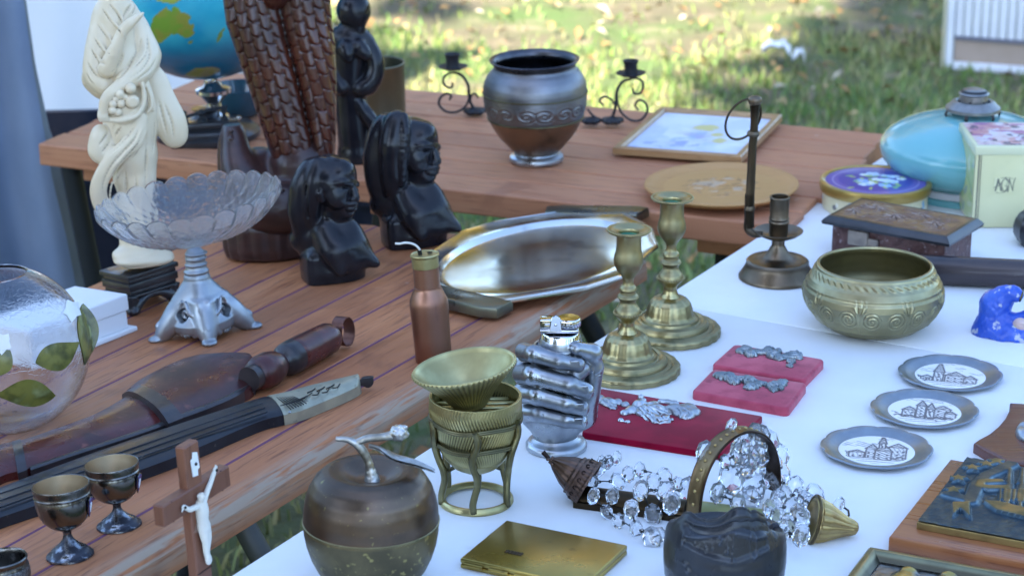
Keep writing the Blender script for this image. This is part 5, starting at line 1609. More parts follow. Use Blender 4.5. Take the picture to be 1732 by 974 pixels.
build('hoop_ring', tube(np.array([qz(1428, 858, 26), qz(1435, 863, 26), qz(1436, 871, 24), qz(1429, 877, 22)]) * m, 1.8 * m, 8), m_copper_d, t)

# crystals: octagons cut with a table, bevels and a pointed back
def crystal_mesh():
    V, Fc = [], []
    n = 8
    lev = [(.36, .36), (.74, .24), (1.0, .05), (1.0, -.05), (.60, -.30)]
    for j, (r_, z_) in enumerate(lev):
        for k in range(n):
            w = 2 * math.pi * (k + (.5 if j in (0, 4) else 0)) / n
            V.append((r_ * math.cos(w) * .76, r_ * math.sin(w), z_))
    V.append((0, 0, -.42))
    Fc.append([k for k in range(n)])
    # table to bevel: triangles that alternate
    for k in range(n):
        Fc.append([k, n + k, n + (k + 1) % n]); Fc.append([k, n + (k + 1) % n, (k + 1) % n])
    for j in (1, 2):
        for k in range(n): Fc.append([j * n + k, (j + 1) * n + k, (j + 1) * n + (k + 1) % n, j * n + (k + 1) % n])
    for k in range(n):
        Fc.append([3 * n + k, 4 * n + k, 3 * n + (k + 1) % n]); Fc.append([4 * n + k, 4 * n + (k + 1) % n, 3 * n + (k + 1) % n])
    for k in range(n): Fc.append([4 * n + k, 5 * n, 4 * n + (k + 1) % n])
    bm = bmesh.new()
    vs = [bm.verts.new(x) for x in V]
    for f in Fc: bm.faces.new([vs[i] for i in f])
    bmesh.ops.recalc_face_normals(bm, faces=bm.faces)
    return bm_to(bm)
proto = build('crystal', crystal_mesh(), m_crys, t, smooth=False)
cme = proto.data
def z4(x, y): return 900 + x / 4.234, 700 + y / 4.234
def z5(x, y): return 1140 + x / 4.059, 700 + y / 4.059
CR = []   # px, py, radius, depth, tilt
for x, y, r_, dd in [(475, 395, 14, -2), (435, 490, 12, -16), (440, 585, 13, -26), (575, 585, 13, -28), (605, 315, 12, 20), (540, 345, 12, 12), (615, 480, 14, -10), (690, 430, 13, 4), (770, 400, 13, 22), (780, 545, 16, -14), (870, 490, 15, 2), (950, 450, 15, 20), (955, 550, 17, -8), (1000, 640, 17, -24), (710, 680, 15, -32), (865, 720, 17, -34), (535, 700, 12, -46), (620, 765, 12, -52), (745, 820, 14, -58), (860, 890, 18, -62), (1125, 545, 21, -20), (1240, 280, 19, 10), (905, 870, 14, -56), (500, 340, 10, 8), (1050, 500, 12, 8)]:
    CR.append((*z4(x, y), r_, dd))
for x, y, r_, dd in [(560, 210, 24, 10), (650, 200, 22, 22), (455, 260, 20, 0), (720, 290, 21, 34), (390, 450, 24, -12), (545, 500, 24, -6), (655, 385, 20, 40), (740, 400, 17, 44), (825, 500, 18, 34), (345, 605, 21, -26), (530, 600, 19, -20), (718, 595, 18, -8), (712, 705, 15, -22), (895, 590, 15, 14), (865, 700, 19, -18), (870, 830, 17, -30), (970, 545, 17, 28), (1130, 625, 13, 10), (500, 370, 18, 6), (745, 815, 13, -34), (395, 75, 11, 4), (610, 320, 16, 30), (300, 540, 16, -30), (440, 620, 16, -26), (470, 200, 17, 6), (600, 150, 18, 16), (520, 290, 20, 4), (610, 260, 18, 24), (470, 380, 18, -4), (620, 450, 16, 10), (690, 330, 16, 36), (560, 120, 14, 10), (760, 560, 16, 14), (660, 650, 15, -20), (800, 640, 16, 0), (930, 620, 14, 8), (790, 760, 15, -20), (350, 330, 12, -6), (860, 560, 14, 20), (700, 460, 15, 30)]:
    CR.append((*z5(x, y), r_, dd))
r_g = np.random.default_rng(4)
pos = []
for i, (px, py, r_, dd) in enumerate(CR):
    o = proto if i == 0 else proto.copy()
    if i: col.objects.link(o); o.parent = t
    if 1170 < px < 1312 and py < 850: p = qa(px, py, 10 + .25 * dd)
    elif py > 862 and px < 1130: p = qz(px, py, 12)
    elif px < 1160: p = qz(px, py, 46 if 822 < py < 880 else 26)
    else: p = qz(px, py, 48 if py > 860 else 36)
    nz = np.array([r_g.normal(0, .35), -1.0 + r_g.normal(0, .15), .55 + r_g.normal(0, .3)])
    Fm = frame_to(nz)
    Mx = Matrix.Identity(4)
    rr = r_ * 1.22
    p[2] = max(p[2], rr * .55)
    for c_ in range(3):
        for r2 in range(3): Mx[r2][c_] = Fm[r2][c_] * rr * m * (.85 if c_ == 2 else 1)
    for r2 in range(3): Mx[r2][3] = p[r2] * m
    o.matrix_local = Mx @ Matrix.Rotation(r_g.uniform(-.4, .4), 4, 'Z')
    pos.append((p, rr))
# wire links between neighbouring crystals
lk = []
used = set()
for i, (p, r1) in enumerate(pos):
    ds = sorted((np.linalg.norm(p - q2), j) for j, (q2, r2) in enumerate(pos) if j != i)[:2]
    for dd, j in ds:
        if (j, i) in used or dd > 58: continue
        used.add((i, j)); p2, r2 = pos[j]
        e = (p2 - p) / (dd + 1e-6)
        A_, B_ = p + e * r1 * .78, p2 - e * r2 * .78
        o_ = np.array([0, -4, 3])
        lk.append(tube(spline([A_ + o_ * .6, (A_ * .65 + B_ * .35) + o_ * 1.4, (A_ * .35 + B_ * .65) + o_ * .8, B_ + o_ * .6], 4), 1.1, 5))
        for c in (A_ + o_ * .6, B_ + o_ * .6):
            Fr = frame_to(np.cross(e, [0, -.4, 1]))
            lk.append(xf(tube([(3.0 * math.cos(w), 3.0 * math.sin(w), 0) for w in np.linspace(0, 2 * math.pi, 10, endpoint=False)], .9, 5, closed=True), Fr, t=c))
lw = build('wire_links', xf(join(*lk), s=m), m_wire, t); lw['kind'] = 'stuff'

# ================================================================== right rear of the white table
# ---- carved wooden box
zl = s0 = None
zt_box = Spot(WHITE, 1530, 430).z(370) 
hb_ = .046
pl = level(TZ + .058)
Lc_, Nc, Rc = pl.at(1391, 364), pl.at(1606, 403), pl.at(1668, 369)
ex = Nc - Lc_; Lx = np.linalg.norm(ex); ex /= Lx
ey = Rc - Nc; ey = ey - (ey @ ex) * ex; Ly = np.linalg.norm(ey); ey /= Ly
M = Matrix(((ex[0], ey[0], 0, Lc_[0]), (ex[1], ey[1], 0, Lc_[1]), (0, 0, 1, TZ), (0, 0, 0, 1)))
t = thing('carved_box', 'carved wooden box with dark sloping lid edges and a carved lid', 'box', M)
m_cb = mat('carved_wood', (.085, .035, .03), (.15, .075, .065), scale=70, detail=6, rough=.35, rough2=.55, bump=.9, bscale=130, bdist=.003, c3=(.28, .20, .20), scale3=160, lo3=.6, hi3=.72)
m_lid = wood('box_lid_wood', (.17, .085, .035), (.22, .115, .05), (.09, .04, .02), grain=(6, 60, 60), rough=.35, coat=.3, rand=0)
m_blk = mat('black_lacquer', (.016, .016, .018), (.03, .03, .034), scale=30, rough=.32, coat=.3)
i_ = .010
build('body', box((Lx / 2, Ly / 2, .023), (Lx - 2 * i_, Ly - 2 * i_, .046), .0015, 2), m_cb, t, smooth=False)
sec = [(0, .0465), (-.001, .0500), (.0015, .0535), (.006, .0575), (.010, .0580)]
V, Fc = [], []
V += [(x_, y_, .0463) for x_, y_ in ((.008, .008), (Lx - .008, .008), (Lx - .008, Ly - .008), (.008, Ly - .008))]
for j, (d_, z_) in enumerate(sec):
    V += [(d_, d_, z_), (Lx - d_, d_, z_), (Lx - d_, Ly - d_, z_), (d_, Ly - d_, z_)]
    for k in range(4): Fc.append([j * 4 + k, j * 4 + (k + 1) % 4, (j + 1) * 4 + (k + 1) % 4, (j + 1) * 4 + k])
lid = build('lid', (np.array(V), Fc), m_blk, t, sharp=20)
n1, n2 = 150, 90
X, Y = np.meshgrid(np.linspace(.010, Lx - .010, n1), np.linspace(.010, Ly - .010, n2), indexing='ij')
u_, v_ = (X - .01) / (Lx - .02), (Y - .01) / (Ly - .02)
carv = np.zeros_like(X)
for cx_, cy_, rx_, ry_, ro in ((.22, .62, .16, .30, .3), (.45, .35, .14, .22, -.5), (.62, .66, .12, .22, .8), (.80, .38, .12, .24, .2), (.10, .30, .08, .22, 0)):
    dx, dy = (u_ - cx_), (v_ - cy_)
    d_ = np.hypot((dx * math.cos(ro) + dy * math.sin(ro)) / rx_, (-dx * math.sin(ro) + dy * math.cos(ro)) / ry_)
    carv = np.maximum(carv, np.clip(1.2 - d_, 0, 1) * (.5 + .5 * np.sin(np.arctan2(dy, dx) * 6 + d_ * 7)))
carv += .35 * sstep(.5, .62, fbm(u_ * 14, v_ * 7, 3)) * sstep(.02, .1, np.minimum(np.minimum(u_, 1 - u_), np.minimum(v_, 1 - v_)))
build('lid_carving', (np.stack([X, Y, .0580 + .0035 * carv - .0002], -1).reshape(-1, 3), grid_faces(n1, n2)), mat('lid_carved', (.20, .11, .05), (.15, .075, .04), scale=40, rough=.3, rough2=.45, dirt=(.06, .03, .02), dlo=.44, dhi=.495, shine=(.34, .25, .20), coat=.2), lid, sharp=0)
build('latch', join(box((Lx * .28, i_ - .004, .034), (.028, .008, .020), .002, 2), box((Lx * .28 + .020, i_ - .003, .031), (.016, .006, .010), .002, 2)), mat('worn_latch', (.30, .25, .20), (.22, .18, .15), scale=60, rough=.5), t)

# ---- dark rod behind the bowl
t_ = .0185
A, B = level(TZ + t_).at(1490, 452), level(TZ + t_).at(1800, 467)
s = Spot(WHITE, 1600, 470)
t = thing('wooden_rod', 'thick dark polished rod lying behind the brass bowl', 'rod', s)
Mi = np.array(t.matrix_world.inverted()) if False else np.linalg.inv(np.array(s.matrix()))
A, B = Mi[:3, :3] @ A + Mi[:3, 3], Mi[:3, :3] @ B + Mi[:3, 3]
d = B - A; Ld = np.linalg.norm(d)
m_rod = mat('rod_wood', (.030, .022, .024), (.05, .035, .035), scale=20, rough=.30, rough2=.45, coat=.25, c3=(.10, .08, .08), scale3=120, lo3=.68, hi3=.74)
build('shaft', xf(lathe([(0, 0), (t_ * .85, 0), (t_, .004), (t_, Ld - .02), (t_ * .9, Ld), (0, Ld)], 40), frame_to(d), t=A), m_rod, t)
build('end_cap', xf(lathe([(0, -.008), (t_ * .6, -.007), (t_ * .9, -.002), (t_ * .86, .001)], 32), frame_to(d), t=A), m_blk, t)

# ---- black knobbed thing cut by the right edge
s = Spot(WHITE, 1752, 414)
t = thing('black_lacquer_bowl', 'faceted black lacquered bowl cut off by the right edge', 'bowl', s)
build('body', lathe(s.prof([(0, 414), (24, 414), (32, 408), (39, 396), (40, 384), (37, 372), (31, 362), (26, 358), (22, 360), (24, 372), (28, 390), (20, 402), (0, 404)]), 8, sub=2), m_blk, t, sharp=25)
build('foot_ring', lathe(s.prof([(22, 417), (26, 416), (25, 412), (20, 412)]), 40, close=True), m_blk, t)

# ---- oval flower tin
s = Spot(WHITE, 1479, 350)
t = thing('flower_tin', 'round cream tin with gold rim and blue flowered lid', 'tin', s)
P = s.prof; m = s.m
m_tin = mat('cream_tin', (.70, .62, .40), (.62, .54, .33), scale=12, rough=.35, coat=.3)
m_goldp = mat('gold_paint', (.50, .33, .09), (.40, .26, .07), scale=20, rough=.3, metal=.7, coat=.2)
build('body', lathe(P([(0, 351), (85, 351), (88, 349), (88, 318), (86, 315)]), 90), m_tin, t)
build('lid_rim', lathe(P([(88, 321), (92.5, 321), (94, 318), (94.5, 310), (93.5, 305), (90, 303), (86, 304), (84, 307)]), 90, sub=2), m_goldp, t)
zl = P([(0, 306)])[0][1]; rl = P([(84.5, 306)])[0][0]
nr, na = 60, 160
rr_, aa_ = np.meshgrid(np.linspace(.001, 1, nr), np.linspace(0, 2 * math.pi, na, endpoint=False), indexing='ij')
X, Y = (rr_ * np.cos(aa_)).T, (rr_ * np.sin(aa_)).T
c = np.tile(np.array([.045, .035, .30]), X.shape + (1,))
R_ = np.hypot(X, Y)
c = mix(c, np.array([.16, .10, .36]), sstep(.72, .76, R_) * .6); c = mix(c, np.array([.40, .36, .60]), (np.abs(R_ - .86) < .018) * .6)
r_g = np.random.default_rng(5)
for k in range(16):
    cx_, cy_ = r_g.uniform(-.52, .50), r_g.uniform(-.38, .45)
    d_ = np.hypot(X - cx_, Y - cy_); an = np.arctan2(Y - cy_, X - cx_)
    pet = r_g.uniform(.10, .19) * (.72 + .28 * np.abs(np.cos(an * 2.5 + k)))
    colr = [np.array([.40, .58, .80]), np.array([.60, .74, .86]), np.array([.25, .45, .75]), np.array([.70, .80, .82])][k % 4]
    c = mix(c, colr, sstep(pet, pet * .8, d_)); c = mix(c, np.array([.75, .70, .35]), sstep(.035, .02, d_))
for k in range(26):
    cx_, cy_, an = r_g.uniform(-.55, .6), r_g.uniform(-.6, .3), r_g.uniform(0, 3.1)
    dx, dy = X - cx_, Y - cy_
    d_ = np.hypot((dx * math.cos(an) + dy * math.sin(an)) / .10, (-dx * math.sin(an) + dy * math.cos(an)) / .04)
    c = mix(c, np.array([.42, .52, .12]) if k % 2 else np.array([.22, .42, .16]), sstep(1, .7, d_))
zz = zl + .0015 * (1 - R_ ** 2)
build('lid_picture', (np.stack([X * rl, Y * rl, zz], -1).reshape(-1, 3), grid_faces(na, nr, True)), mat('tin_print', (.5, .5, .5), rough=.3, attr=True, coat=.4), t, colors=c.reshape(-1, 3))
nv, nu = 24, 260
th_, zz_ = np.meshgrid(np.linspace(0, 2 * math.pi, nu, endpoint=False), np.linspace(0, 1, nv), indexing='ij')
c = np.tile(np.array([.66, .58, .36]), th_.shape + (1,))
for k in range(44):
    a_, z_ = r_g.uniform(0, 2 * math.pi), r_g.uniform(.2, .85); w_ = r_g.uniform(.035, .09)
    d_ = np.hypot(((th_ - a_ + math.pi) % (2 * math.pi) - math.pi) / w_, (zz_ - z_) / .17)
    c = mix(c, [np.array([.35, .03, .03]), np.array([.12, .35, .65]), np.array([.08, .08, .10]), np.array([.75, .72, .6])][k % 4], sstep(1, .75, d_) * .9)
zb_lo, zb_hi = s.z(348), s.z(319); rb_ = P([(88.4, 333)])[0][0]
build('side_decoration', (np.stack([rb_ * np.cos(th_), rb_ * np.sin(th_), zb_lo + (zb_hi - zb_lo) * zz_], -1).reshape(-1, 3), grid_faces(nu, nv, True)), MATS['tin_print'], t, colors=c.reshape(-1, 3))

# ---- tall cream tin with a picture on its lid
s = Spot(WHITE, 1643, 386)
t = thing('cream_tin', 'tall pale green tin with black monogram and pink pictured lid', 'tin', s)
q, m = s.q, s.m
Hh = q(1643, 246)[2] * m
A = np.array([0, 0, 0.0]); Bk = q(1616, 341) ; 
pb = WHITE.at(1616, 342); Mi = np.linalg.inv(np.array(s.matrix())); pb = Mi[:3, :3] @ pb + Mi[:3, 3]
ey = pb / np.linalg.norm(pb); Dp = np.linalg.norm(pb); ex = np.array([ey[1], -ey[0], 0]); Wd = 165 * m
Mloc = np.stack([ex, ey, [0, 0, 1.0]], 1)
m_pale = mat('pale_green_tin', (.72, .69, .40), (.66, .63, .34), scale=6, rough=.35, coat=.3, rough2=.45, c3=(.50, .50, .30), scale3=14, lo3=.55, hi3=.8)
build('body', xf(box((Wd / 2, Dp / 2, Hh * .5 - .0005), (Wd, Dp, Hh * .985), .0025, 2), Mloc), m_pale, t, sharp=30)
n1, n2 = 70, 120
Y, Z = np.meshgrid(np.linspace(.004, Dp - .004, n1), np.linspace(.006, Hh * .86, n2), indexing='ij')
yy, zz = Y / Dp, Z / Hh
c = np.tile(np.array([.50, .52, .20]), Y.shape + (1,))
for k in range(30):
    cy_, cz_, an = r_g.uniform(0, 1), r_g.uniform(.05, .8), r_g.uniform(0, 3)
    dx, dy = (yy - cy_) * .55, zz - cz_
    d_ = np.hypot((dx * math.cos(an) + dy * math.sin(an)) / .10, (-dx * math.sin(an) + dy * math.cos(an)) / .035)
    c = mix(c, [np.array([.35, .45, .12]), np.array([.55, .50, .10]), np.array([.30, .33, .30]), np.array([.65, .62, .40])][k % 4], sstep(1, .6, d_) * .8)
build('side_picture', xf((np.stack([-.0006 + 0 * Y, Y, Z], -1).reshape(-1, 3), grid_faces(n1, n2)[:, ::-1]), Mloc), MATS['tin_print'], t, colors=c.reshape(-1, 3))
# monogram: interlaced letters
n1, n2 = 110, 110
X, Z = np.meshgrid(np.linspace(0, 1, n1), np.linspace(0, 1, n2), indexing='ij')
ink = np.ones_like(X) * 9
def stroke(P_, w=.03):
    global ink
    sp_ = spline(P_, 6)
    for a_, b_ in zip(sp_[:-1], sp_[1:]): ink = np.minimum(ink, seg_d(X, Z, a_, b_) / w)
for dx in (0, .035):
    stroke([(.06 + dx, .12), (.13 + dx, .5), (.17 + dx, .9)]); stroke([(.17 + dx, .9), (.26 + dx, .5), (.34 + dx, .14)]); stroke([(.02, .32), (.2, .46), (.38, .34)])
stroke([(.62, .78), (.50, .92), (.38, .7), (.38, .35), (.5, .12), (.62, .28), (.62, .46), (.52, .46)]); stroke([(.64, .8), (.52, .98), (.33, .6), (.36, .25), (.5, .04), (.68, .3)], .022)
stroke([(.68, .1), (.70, .5), (.70, .92)]); stroke([(.70, .92), (.80, .5), (.90, .12)]); stroke([(.90, .12), (.91, .6), (.98, .96)]); stroke([(.66, .04), (.6, .5), (.74, .98)], .02)
stroke([(.10, .05), (.3, -.0), (.6, .1)], .018); stroke([(.3, .95), (.6, 1.0), (.88, .9)], .018)
f = sstep(1.0, .6, ink) 
c = mix(np.array([.72, .69, .40]), np.array([.10, .10, .09]), f * (.65 + .25 * sstep(.35, .5, fbm(X * 9, Z * 9, 3))))
xo, zo = 33 * m, Hh - 82 * m
mono = (np.stack([xo + X * 36 * m, 0 * X - .0007, zo + Z * 27 * m], -1).reshape(-1, 3), grid_faces(n1, n2))
build('monogram', xf(mono, Mloc), MATS['tin_print'], t, colors=c.reshape(-1, 3))
build('edge_line', xf(join(box((.0045, -.0006, Hh * .46), (.0012, .0008, Hh * .88), 0), box((.0075, -.0006, Hh * .46), (.0006, .0008, Hh * .88), 0)), Mloc), mat('tin_line', (.12, .10, .09), rough=.4), t, smooth=False)
lid = build('lid', xf(box((Wd / 2, Dp / 2, Hh * .94), (Wd + .003, Dp + .003, Hh * .115), .002, 2), Mloc), mat('lid_cream', (.66, .66, .42), rough=.35, coat=.3), t, sharp=30)
n1, n2 = 130, 70
X, Y = np.meshgrid(np.linspace(.003, Wd - .003, n1), np.linspace(.003, Dp - .003, n2), indexing='ij')
f1, f2, f3 = fbm(X * 55, Y * 55, 3), fbm(X * 70 + 4, Y * 70, 8), fbm(X * 90, Y * 60, 12)
c = mix(np.array([.72, .58, .56]), np.array([.60, .28, .28]), sstep(.42, .58, f1)); c = mix(c, np.array([.10, .07, .12]), sstep(.55, .64, f2)); c = mix(c, np.array([.70, .66, .74]), sstep(.54, .66, f3)); c = mix(c, np.array([.40, .12, .28]), sstep(.6, .68, fbm(X * 40, Y * 90, 21)))
build('lid_picture', xf((np.stack([X, Y, Hh * .9978 + .0003 + 0 * X], -1).reshape(-1, 3), grid_faces(n1, n2)), Mloc), MATS['tin_print'], t, colors=c.reshape(-1, 3))

# ---- teal enamel lamp
s = Spot(WHITE, 1637, 322)
t = thing('teal_lamp', 'teal enamelled dome lamp with grey metal gallery on top', 'lamp', s)
P = s.prof; q, m = s.q, s.m
m_teal = mat('teal_enamel', (.17, .42, .43), (.14, .38, .40), scale=5, rough=.2, coat=.4, coat_rough=.08)
dm = [(0, 194), (30, 194)] + [(152 * math.sin(w), 250 - 57 * math.cos(w)) for w in np.linspace(.27, math.pi / 2, 16)] + [(152 * math.sin(w), 250 - 70 * math.cos(w)) for w in np.linspace(math.pi / 2 + .08, 2.36, 10)] + [(108, 301)]
build('dome', lathe(P(dm), 110, sub=2), m_teal, t, sharp=0)
build('white_band', lathe(P([(110, 300), (113, 301), (114, 310), (112, 312)]), 100), mat('white_band', (.62, .60, .60), rough=.35), t)
build('base', lathe(P([(112, 312), (116, 314), (117, 322), (112, 325), (0, 325)]), 100), m_teal, t)
m_zinc = mat('zinc', (.34, .33, .31), (.26, .25, .24), scale=50, rough=.42, metal=.9, dirt=(.05, .05, .05))
build('gallery', join(lathe(P([(41, 186), (46, 186), (46, 181), (42, 179), (36, 172), (30, 170), (28, 172), (34, 180), (40, 184)]), 64, close=True), lathe(P([(22, 172), (24, 172), (24, 160), (26, 158), (22, 155), (18, 157), (20, 162)]), 48, close=True)), m_zinc, t)
br = []
for k in range(6):
    w = 2 * math.pi * k / 6 + .3
    pts = []
    for r_, y_ in ((23, 170), (32, 176), (42, 184), (47, 192), (44, 198)):
        rr, zz = P([(r_, y_)])[0]; pts.append((rr * math.cos(w), rr * math.sin(w), zz))
    br.append(pts)
    build('bracket', tube(spline(pts, 4), 3.2 * m, 8, flat=.6), m_zinc, t)
build('cap', lathe(P([(0, 150), (12, 150), (21, 153), (24, 157), (20, 160), (0, 160)]), 40), m_zinc, t)

# ---- blue painted figurine
s = Spot(WHITE, 1712, 566)
t = thing('blue_figurine', 'chipped blue painted figurine with crooked arm and pale pink hand', 'figurine', s)
q, m = s.q, s.m
m_blue = mat('chipped_blue', (.018, .07, .42), (.03, .10, .50), scale=30, rough=.32, coat=.3, coat_rough=.2, c3=(.42, .44, .52), scale3=95, lo3=.60, hi3=.68)
S = Sculpt(q(1630, 590, -50), q(1830, 470, 55), 1.0)
S.path([q(1668, 560, 0), q(1700, 566, -14), q(1745, 569, -14)], [24, 24, 20], 8)
S.cone(q(1676, 556, 2), q(1684, 515, 6), 27, 25, 10)
S.cone(q(1684, 515, 6), q(1696, 505, 4), 24, 20, 10)
S.path([q(1694, 502, 2), q(1710, 496, 0), q(1722, 500, -2)], [17, 13.5, 9], 4)
S.path([q(1700, 545, -6), q(1720, 542, -6), q(1745, 535, -4), q(1762, 520, 0)], [18, 11, 12, 14], 6)
S.cone(q(1770, 565, 4), q(1772, 500, 8), 24, 18, 8)
S.ell(q(1774, 478, 8), 15, 3)
S.put(q(1600, 620, -90) * [1, 1, 0], np.array([200, 200, 0.5]), lambda X, Y, Z: Z - .3 + 0 * X + 0 * Y, .1, cut=True)
S.warp(lambda X, Y, Z: .8 * np.sin(X * .21 + Y * .1) * np.sin(Z * .19 + 1) + .5 * np.sin(X * .5) * np.sin(Y * .4) * np.sin(Z * .45))
build('body', S.mesh(m), m_blue, t, sharp=0)
m_skin = mat('pale_pink_paint', (.62, .47, .42), (.55, .38, .34), scale=60, rough=.4, c3=(.50, .42, .20), scale3=90, lo3=.62, hi3=.7)
S = Sculpt(q(1695, 585, -60), q(1760, 490, 30), .9)
S.ell(q(1726, 551, -22), (14, 10, 14), 3)
for k in range(4): S.cone(q(1722 + 3 * k, 547 + 5 * k, -28), q(1738 + 2 * k, 548 + 6 * k, -30), 4.2, 3.4, 1.5)
build('hand', S.mesh(m), m_skin, t, sharp=0)
build('bangle', xf(tube([(8 * math.cos(w), 8 * math.sin(w), 0) for w in np.linspace(0, 2 * math.pi, 24, endpoint=False)], 2.2, 8, closed=True), frame_to(q(1733, 503, -2) - q(1722, 500, -2)), t=q(1728, 501, -2), s=1.0) if False else xf(tube([(8 * math.cos(w) * m, 8 * math.sin(w) * m, 0) for w in np.linspace(0, 2 * math.pi, 24, endpoint=False)], 2.2 * m, 8, closed=True), frame_to(q(1733, 503, -2) - q(1722, 500, -2)), t=q(1727, 501, -2) * m), m_brass, t)

# ================================================================== things on the left wooden table
m_copper = mat('brushed_copper', (.36, .185, .12), (.29, .145, .10), scale=14, detail=5, rough=.34, rough2=.46, metal=1.0, stretch=(1, 1, .25), c3=(.22, .11, .08), scale3=60, lo3=.62, hi3=.78, bump=.04, bscale=200)
# ---- copper bottle
s = Spot(LEFT, 734, 609)
t = thing('copper_bottle', 'copper bottle lamp with brass collar and string wick, in front of the tray', 'bottle', s)
P = s.prof; q, m = s.q, s.m
build('body', lathe(P([(0, 609), (30, 609), (31, 607), (31.5, 570), (32.5, 530), (33, 514), (32, 506), (28, 497), (24.5, 489), (23.4, 486), (23.4, 484.5), (22.3, 484), (22, 470), (21.8, 451)]), 72), m_copper, t, sharp=30)
build('collar', lathe(P([(21.8, 452), (22.8, 451), (22.8, 434), (24.5, 432.5), (25, 430.5), (24.4, 429), (22.5, 428.6), (21, 430), (0, 430)]), 72), m_brass_pale, t, sharp=30)
build('filler_hole', lathe([(0, s.z(429.2)), (4.5 * m, s.z(429.2)), (4.8 * m, s.z(428.6)), (3.6 * m, s.z(428.4))], 20), m_wire, t)
z0 = s.z(428) / m
w = [(-7, 0, z0 - 3), (-8, -1, z0 + 8), (-16, -2, z0 + 17), (-29, -2, z0 + 21), (-40, -1, z0 + 20), (-47, 0, z0 + 21)]
build('wick', tube(spline(np.array(w) * m, 6), 1.9 * m, 8), mat('string', (.68, .66, .60), rough=.9), t)
build('wick_tube', tube(np.array([(-7, 0, z0 - 3), (-8, -1, z0 + 6)]) * m, 3.6 * m, 12), m_wire, t)
bpy.data.objects['filler_hole'].location = (9 * m, 3 * m, 0.0003)

# ---- silver tray
TRU = [(.070, .159), (.127, .138), (.205, .066), (.218, -.010), (.150, -.092), (.070, -.140)]
oct_ = TRU + [(-a, -b) for a, b in TRU]
Mt = table_matrix(Plane(at_uv(.667, .118, h=.001), LEFT.n), PU, LV)
t = thing('silver_tray', 'large polygonal silver tray with raised rim and two bar handles', 'tray', Mt)
m_silver_p = mat('polished_silver', (.90, .87, .81), (.84, .79, .69), scale=10, detail=5, rough=.11, rough2=.20, metal=1.0, c3=(.48, .45, .42), scale3=18, lo3=.56, hi3=.72, bump=.012, bscale=12, bdist=.01)
O8 = np.array(oct_)[::-1]          # counter-clockwise
area = sum(O8[i][0] * O8[(i + 1) % 12][1] - O8[(i + 1) % 12][0] * O8[i][1] for i in range(12))
if area < 0: O8 = O8[::-1]
def scaled(k, ell=0.0):
    """outline shrunk by k and blended towards an ellipse"""
    outp = []
    for i in range(12):
        for f in np.linspace(0, 1, 8, endpoint=False):
            p = O8[i] * (1 - f) + O8[(i + 1) % 12] * f
            outp.append(p)
    outp = np.array(outp)
    ang = .12
    cu, su = math.cos(ang), math.sin(ang)
    lx, ly = outp @ [cu, su], outp @ [-su, cu]
    th_ = np.arctan2(ly / .150, lx / .215)
    e = np.stack([.208 * np.cos(th_) * cu - .146 * np.sin(th_) * su, .208 * np.cos(th_) * su + .146 * np.sin(th_) * cu], -1)
    return (outp * (1 - ell) + e * ell) * k
lev = [(.98, .0, .0125), (1.0, 0, .0145), (1.0, 0, .0165), (.985, 0, .0172), (.97, .1, .0162), (.87, .7, .0138), (.845, .9, .0140), (.825, 1, .0115), (.80, 1, .0075), (.77, 1, .0062), (.4, 1, .0058), (.01, 1, .0056)]
V = np.concatenate([np.c_[scaled(k, e), np.full(96, z_)] for k, e, z_ in lev])
Fq = grid_faces(len(lev), 96)
Fq = Fq.tolist()
for j in range(len(lev) - 1): Fq.append([j * 96 + 95, (j + 1) * 96 + 95, (j + 1) * 96, j * 96])
Vb = V - np.array([0, 0, .0022]); Vb[:96 * 2, :2] *= .998
build('dish', join((V, [f[::-1] for f in Fq]), (Vb, Fq)), m_silver_p, t, sharp=25)
build('foot_rim', join(*[tube([(x_ * .70, y_ * .70, .0012) for x_, y_ in scaled(1, 1)[::3]], .0022, 8, closed=True)]), m_silver_p, t)
m_handle = mat('tarnished_plate', (.13, .135, .13), (.20, .19, .13), scale=16, rough=.22, rough2=.4, metal=1.0)
for sg in (-1, 1):
    ob = build('handle', prism([(-.026, -.058), (.008, -.066), (.016, -.052), (.016, .062), (.008, .084), (-.026, .076)], .004, .0175, .004, 2), m_handle, t, sharp=30)
    ob.location = (.222, .022, 0) if sg > 0 else (-.205, .004, 0); ob.rotation_euler = (0, 0, (.18 if sg > 0 else math.pi - .30))

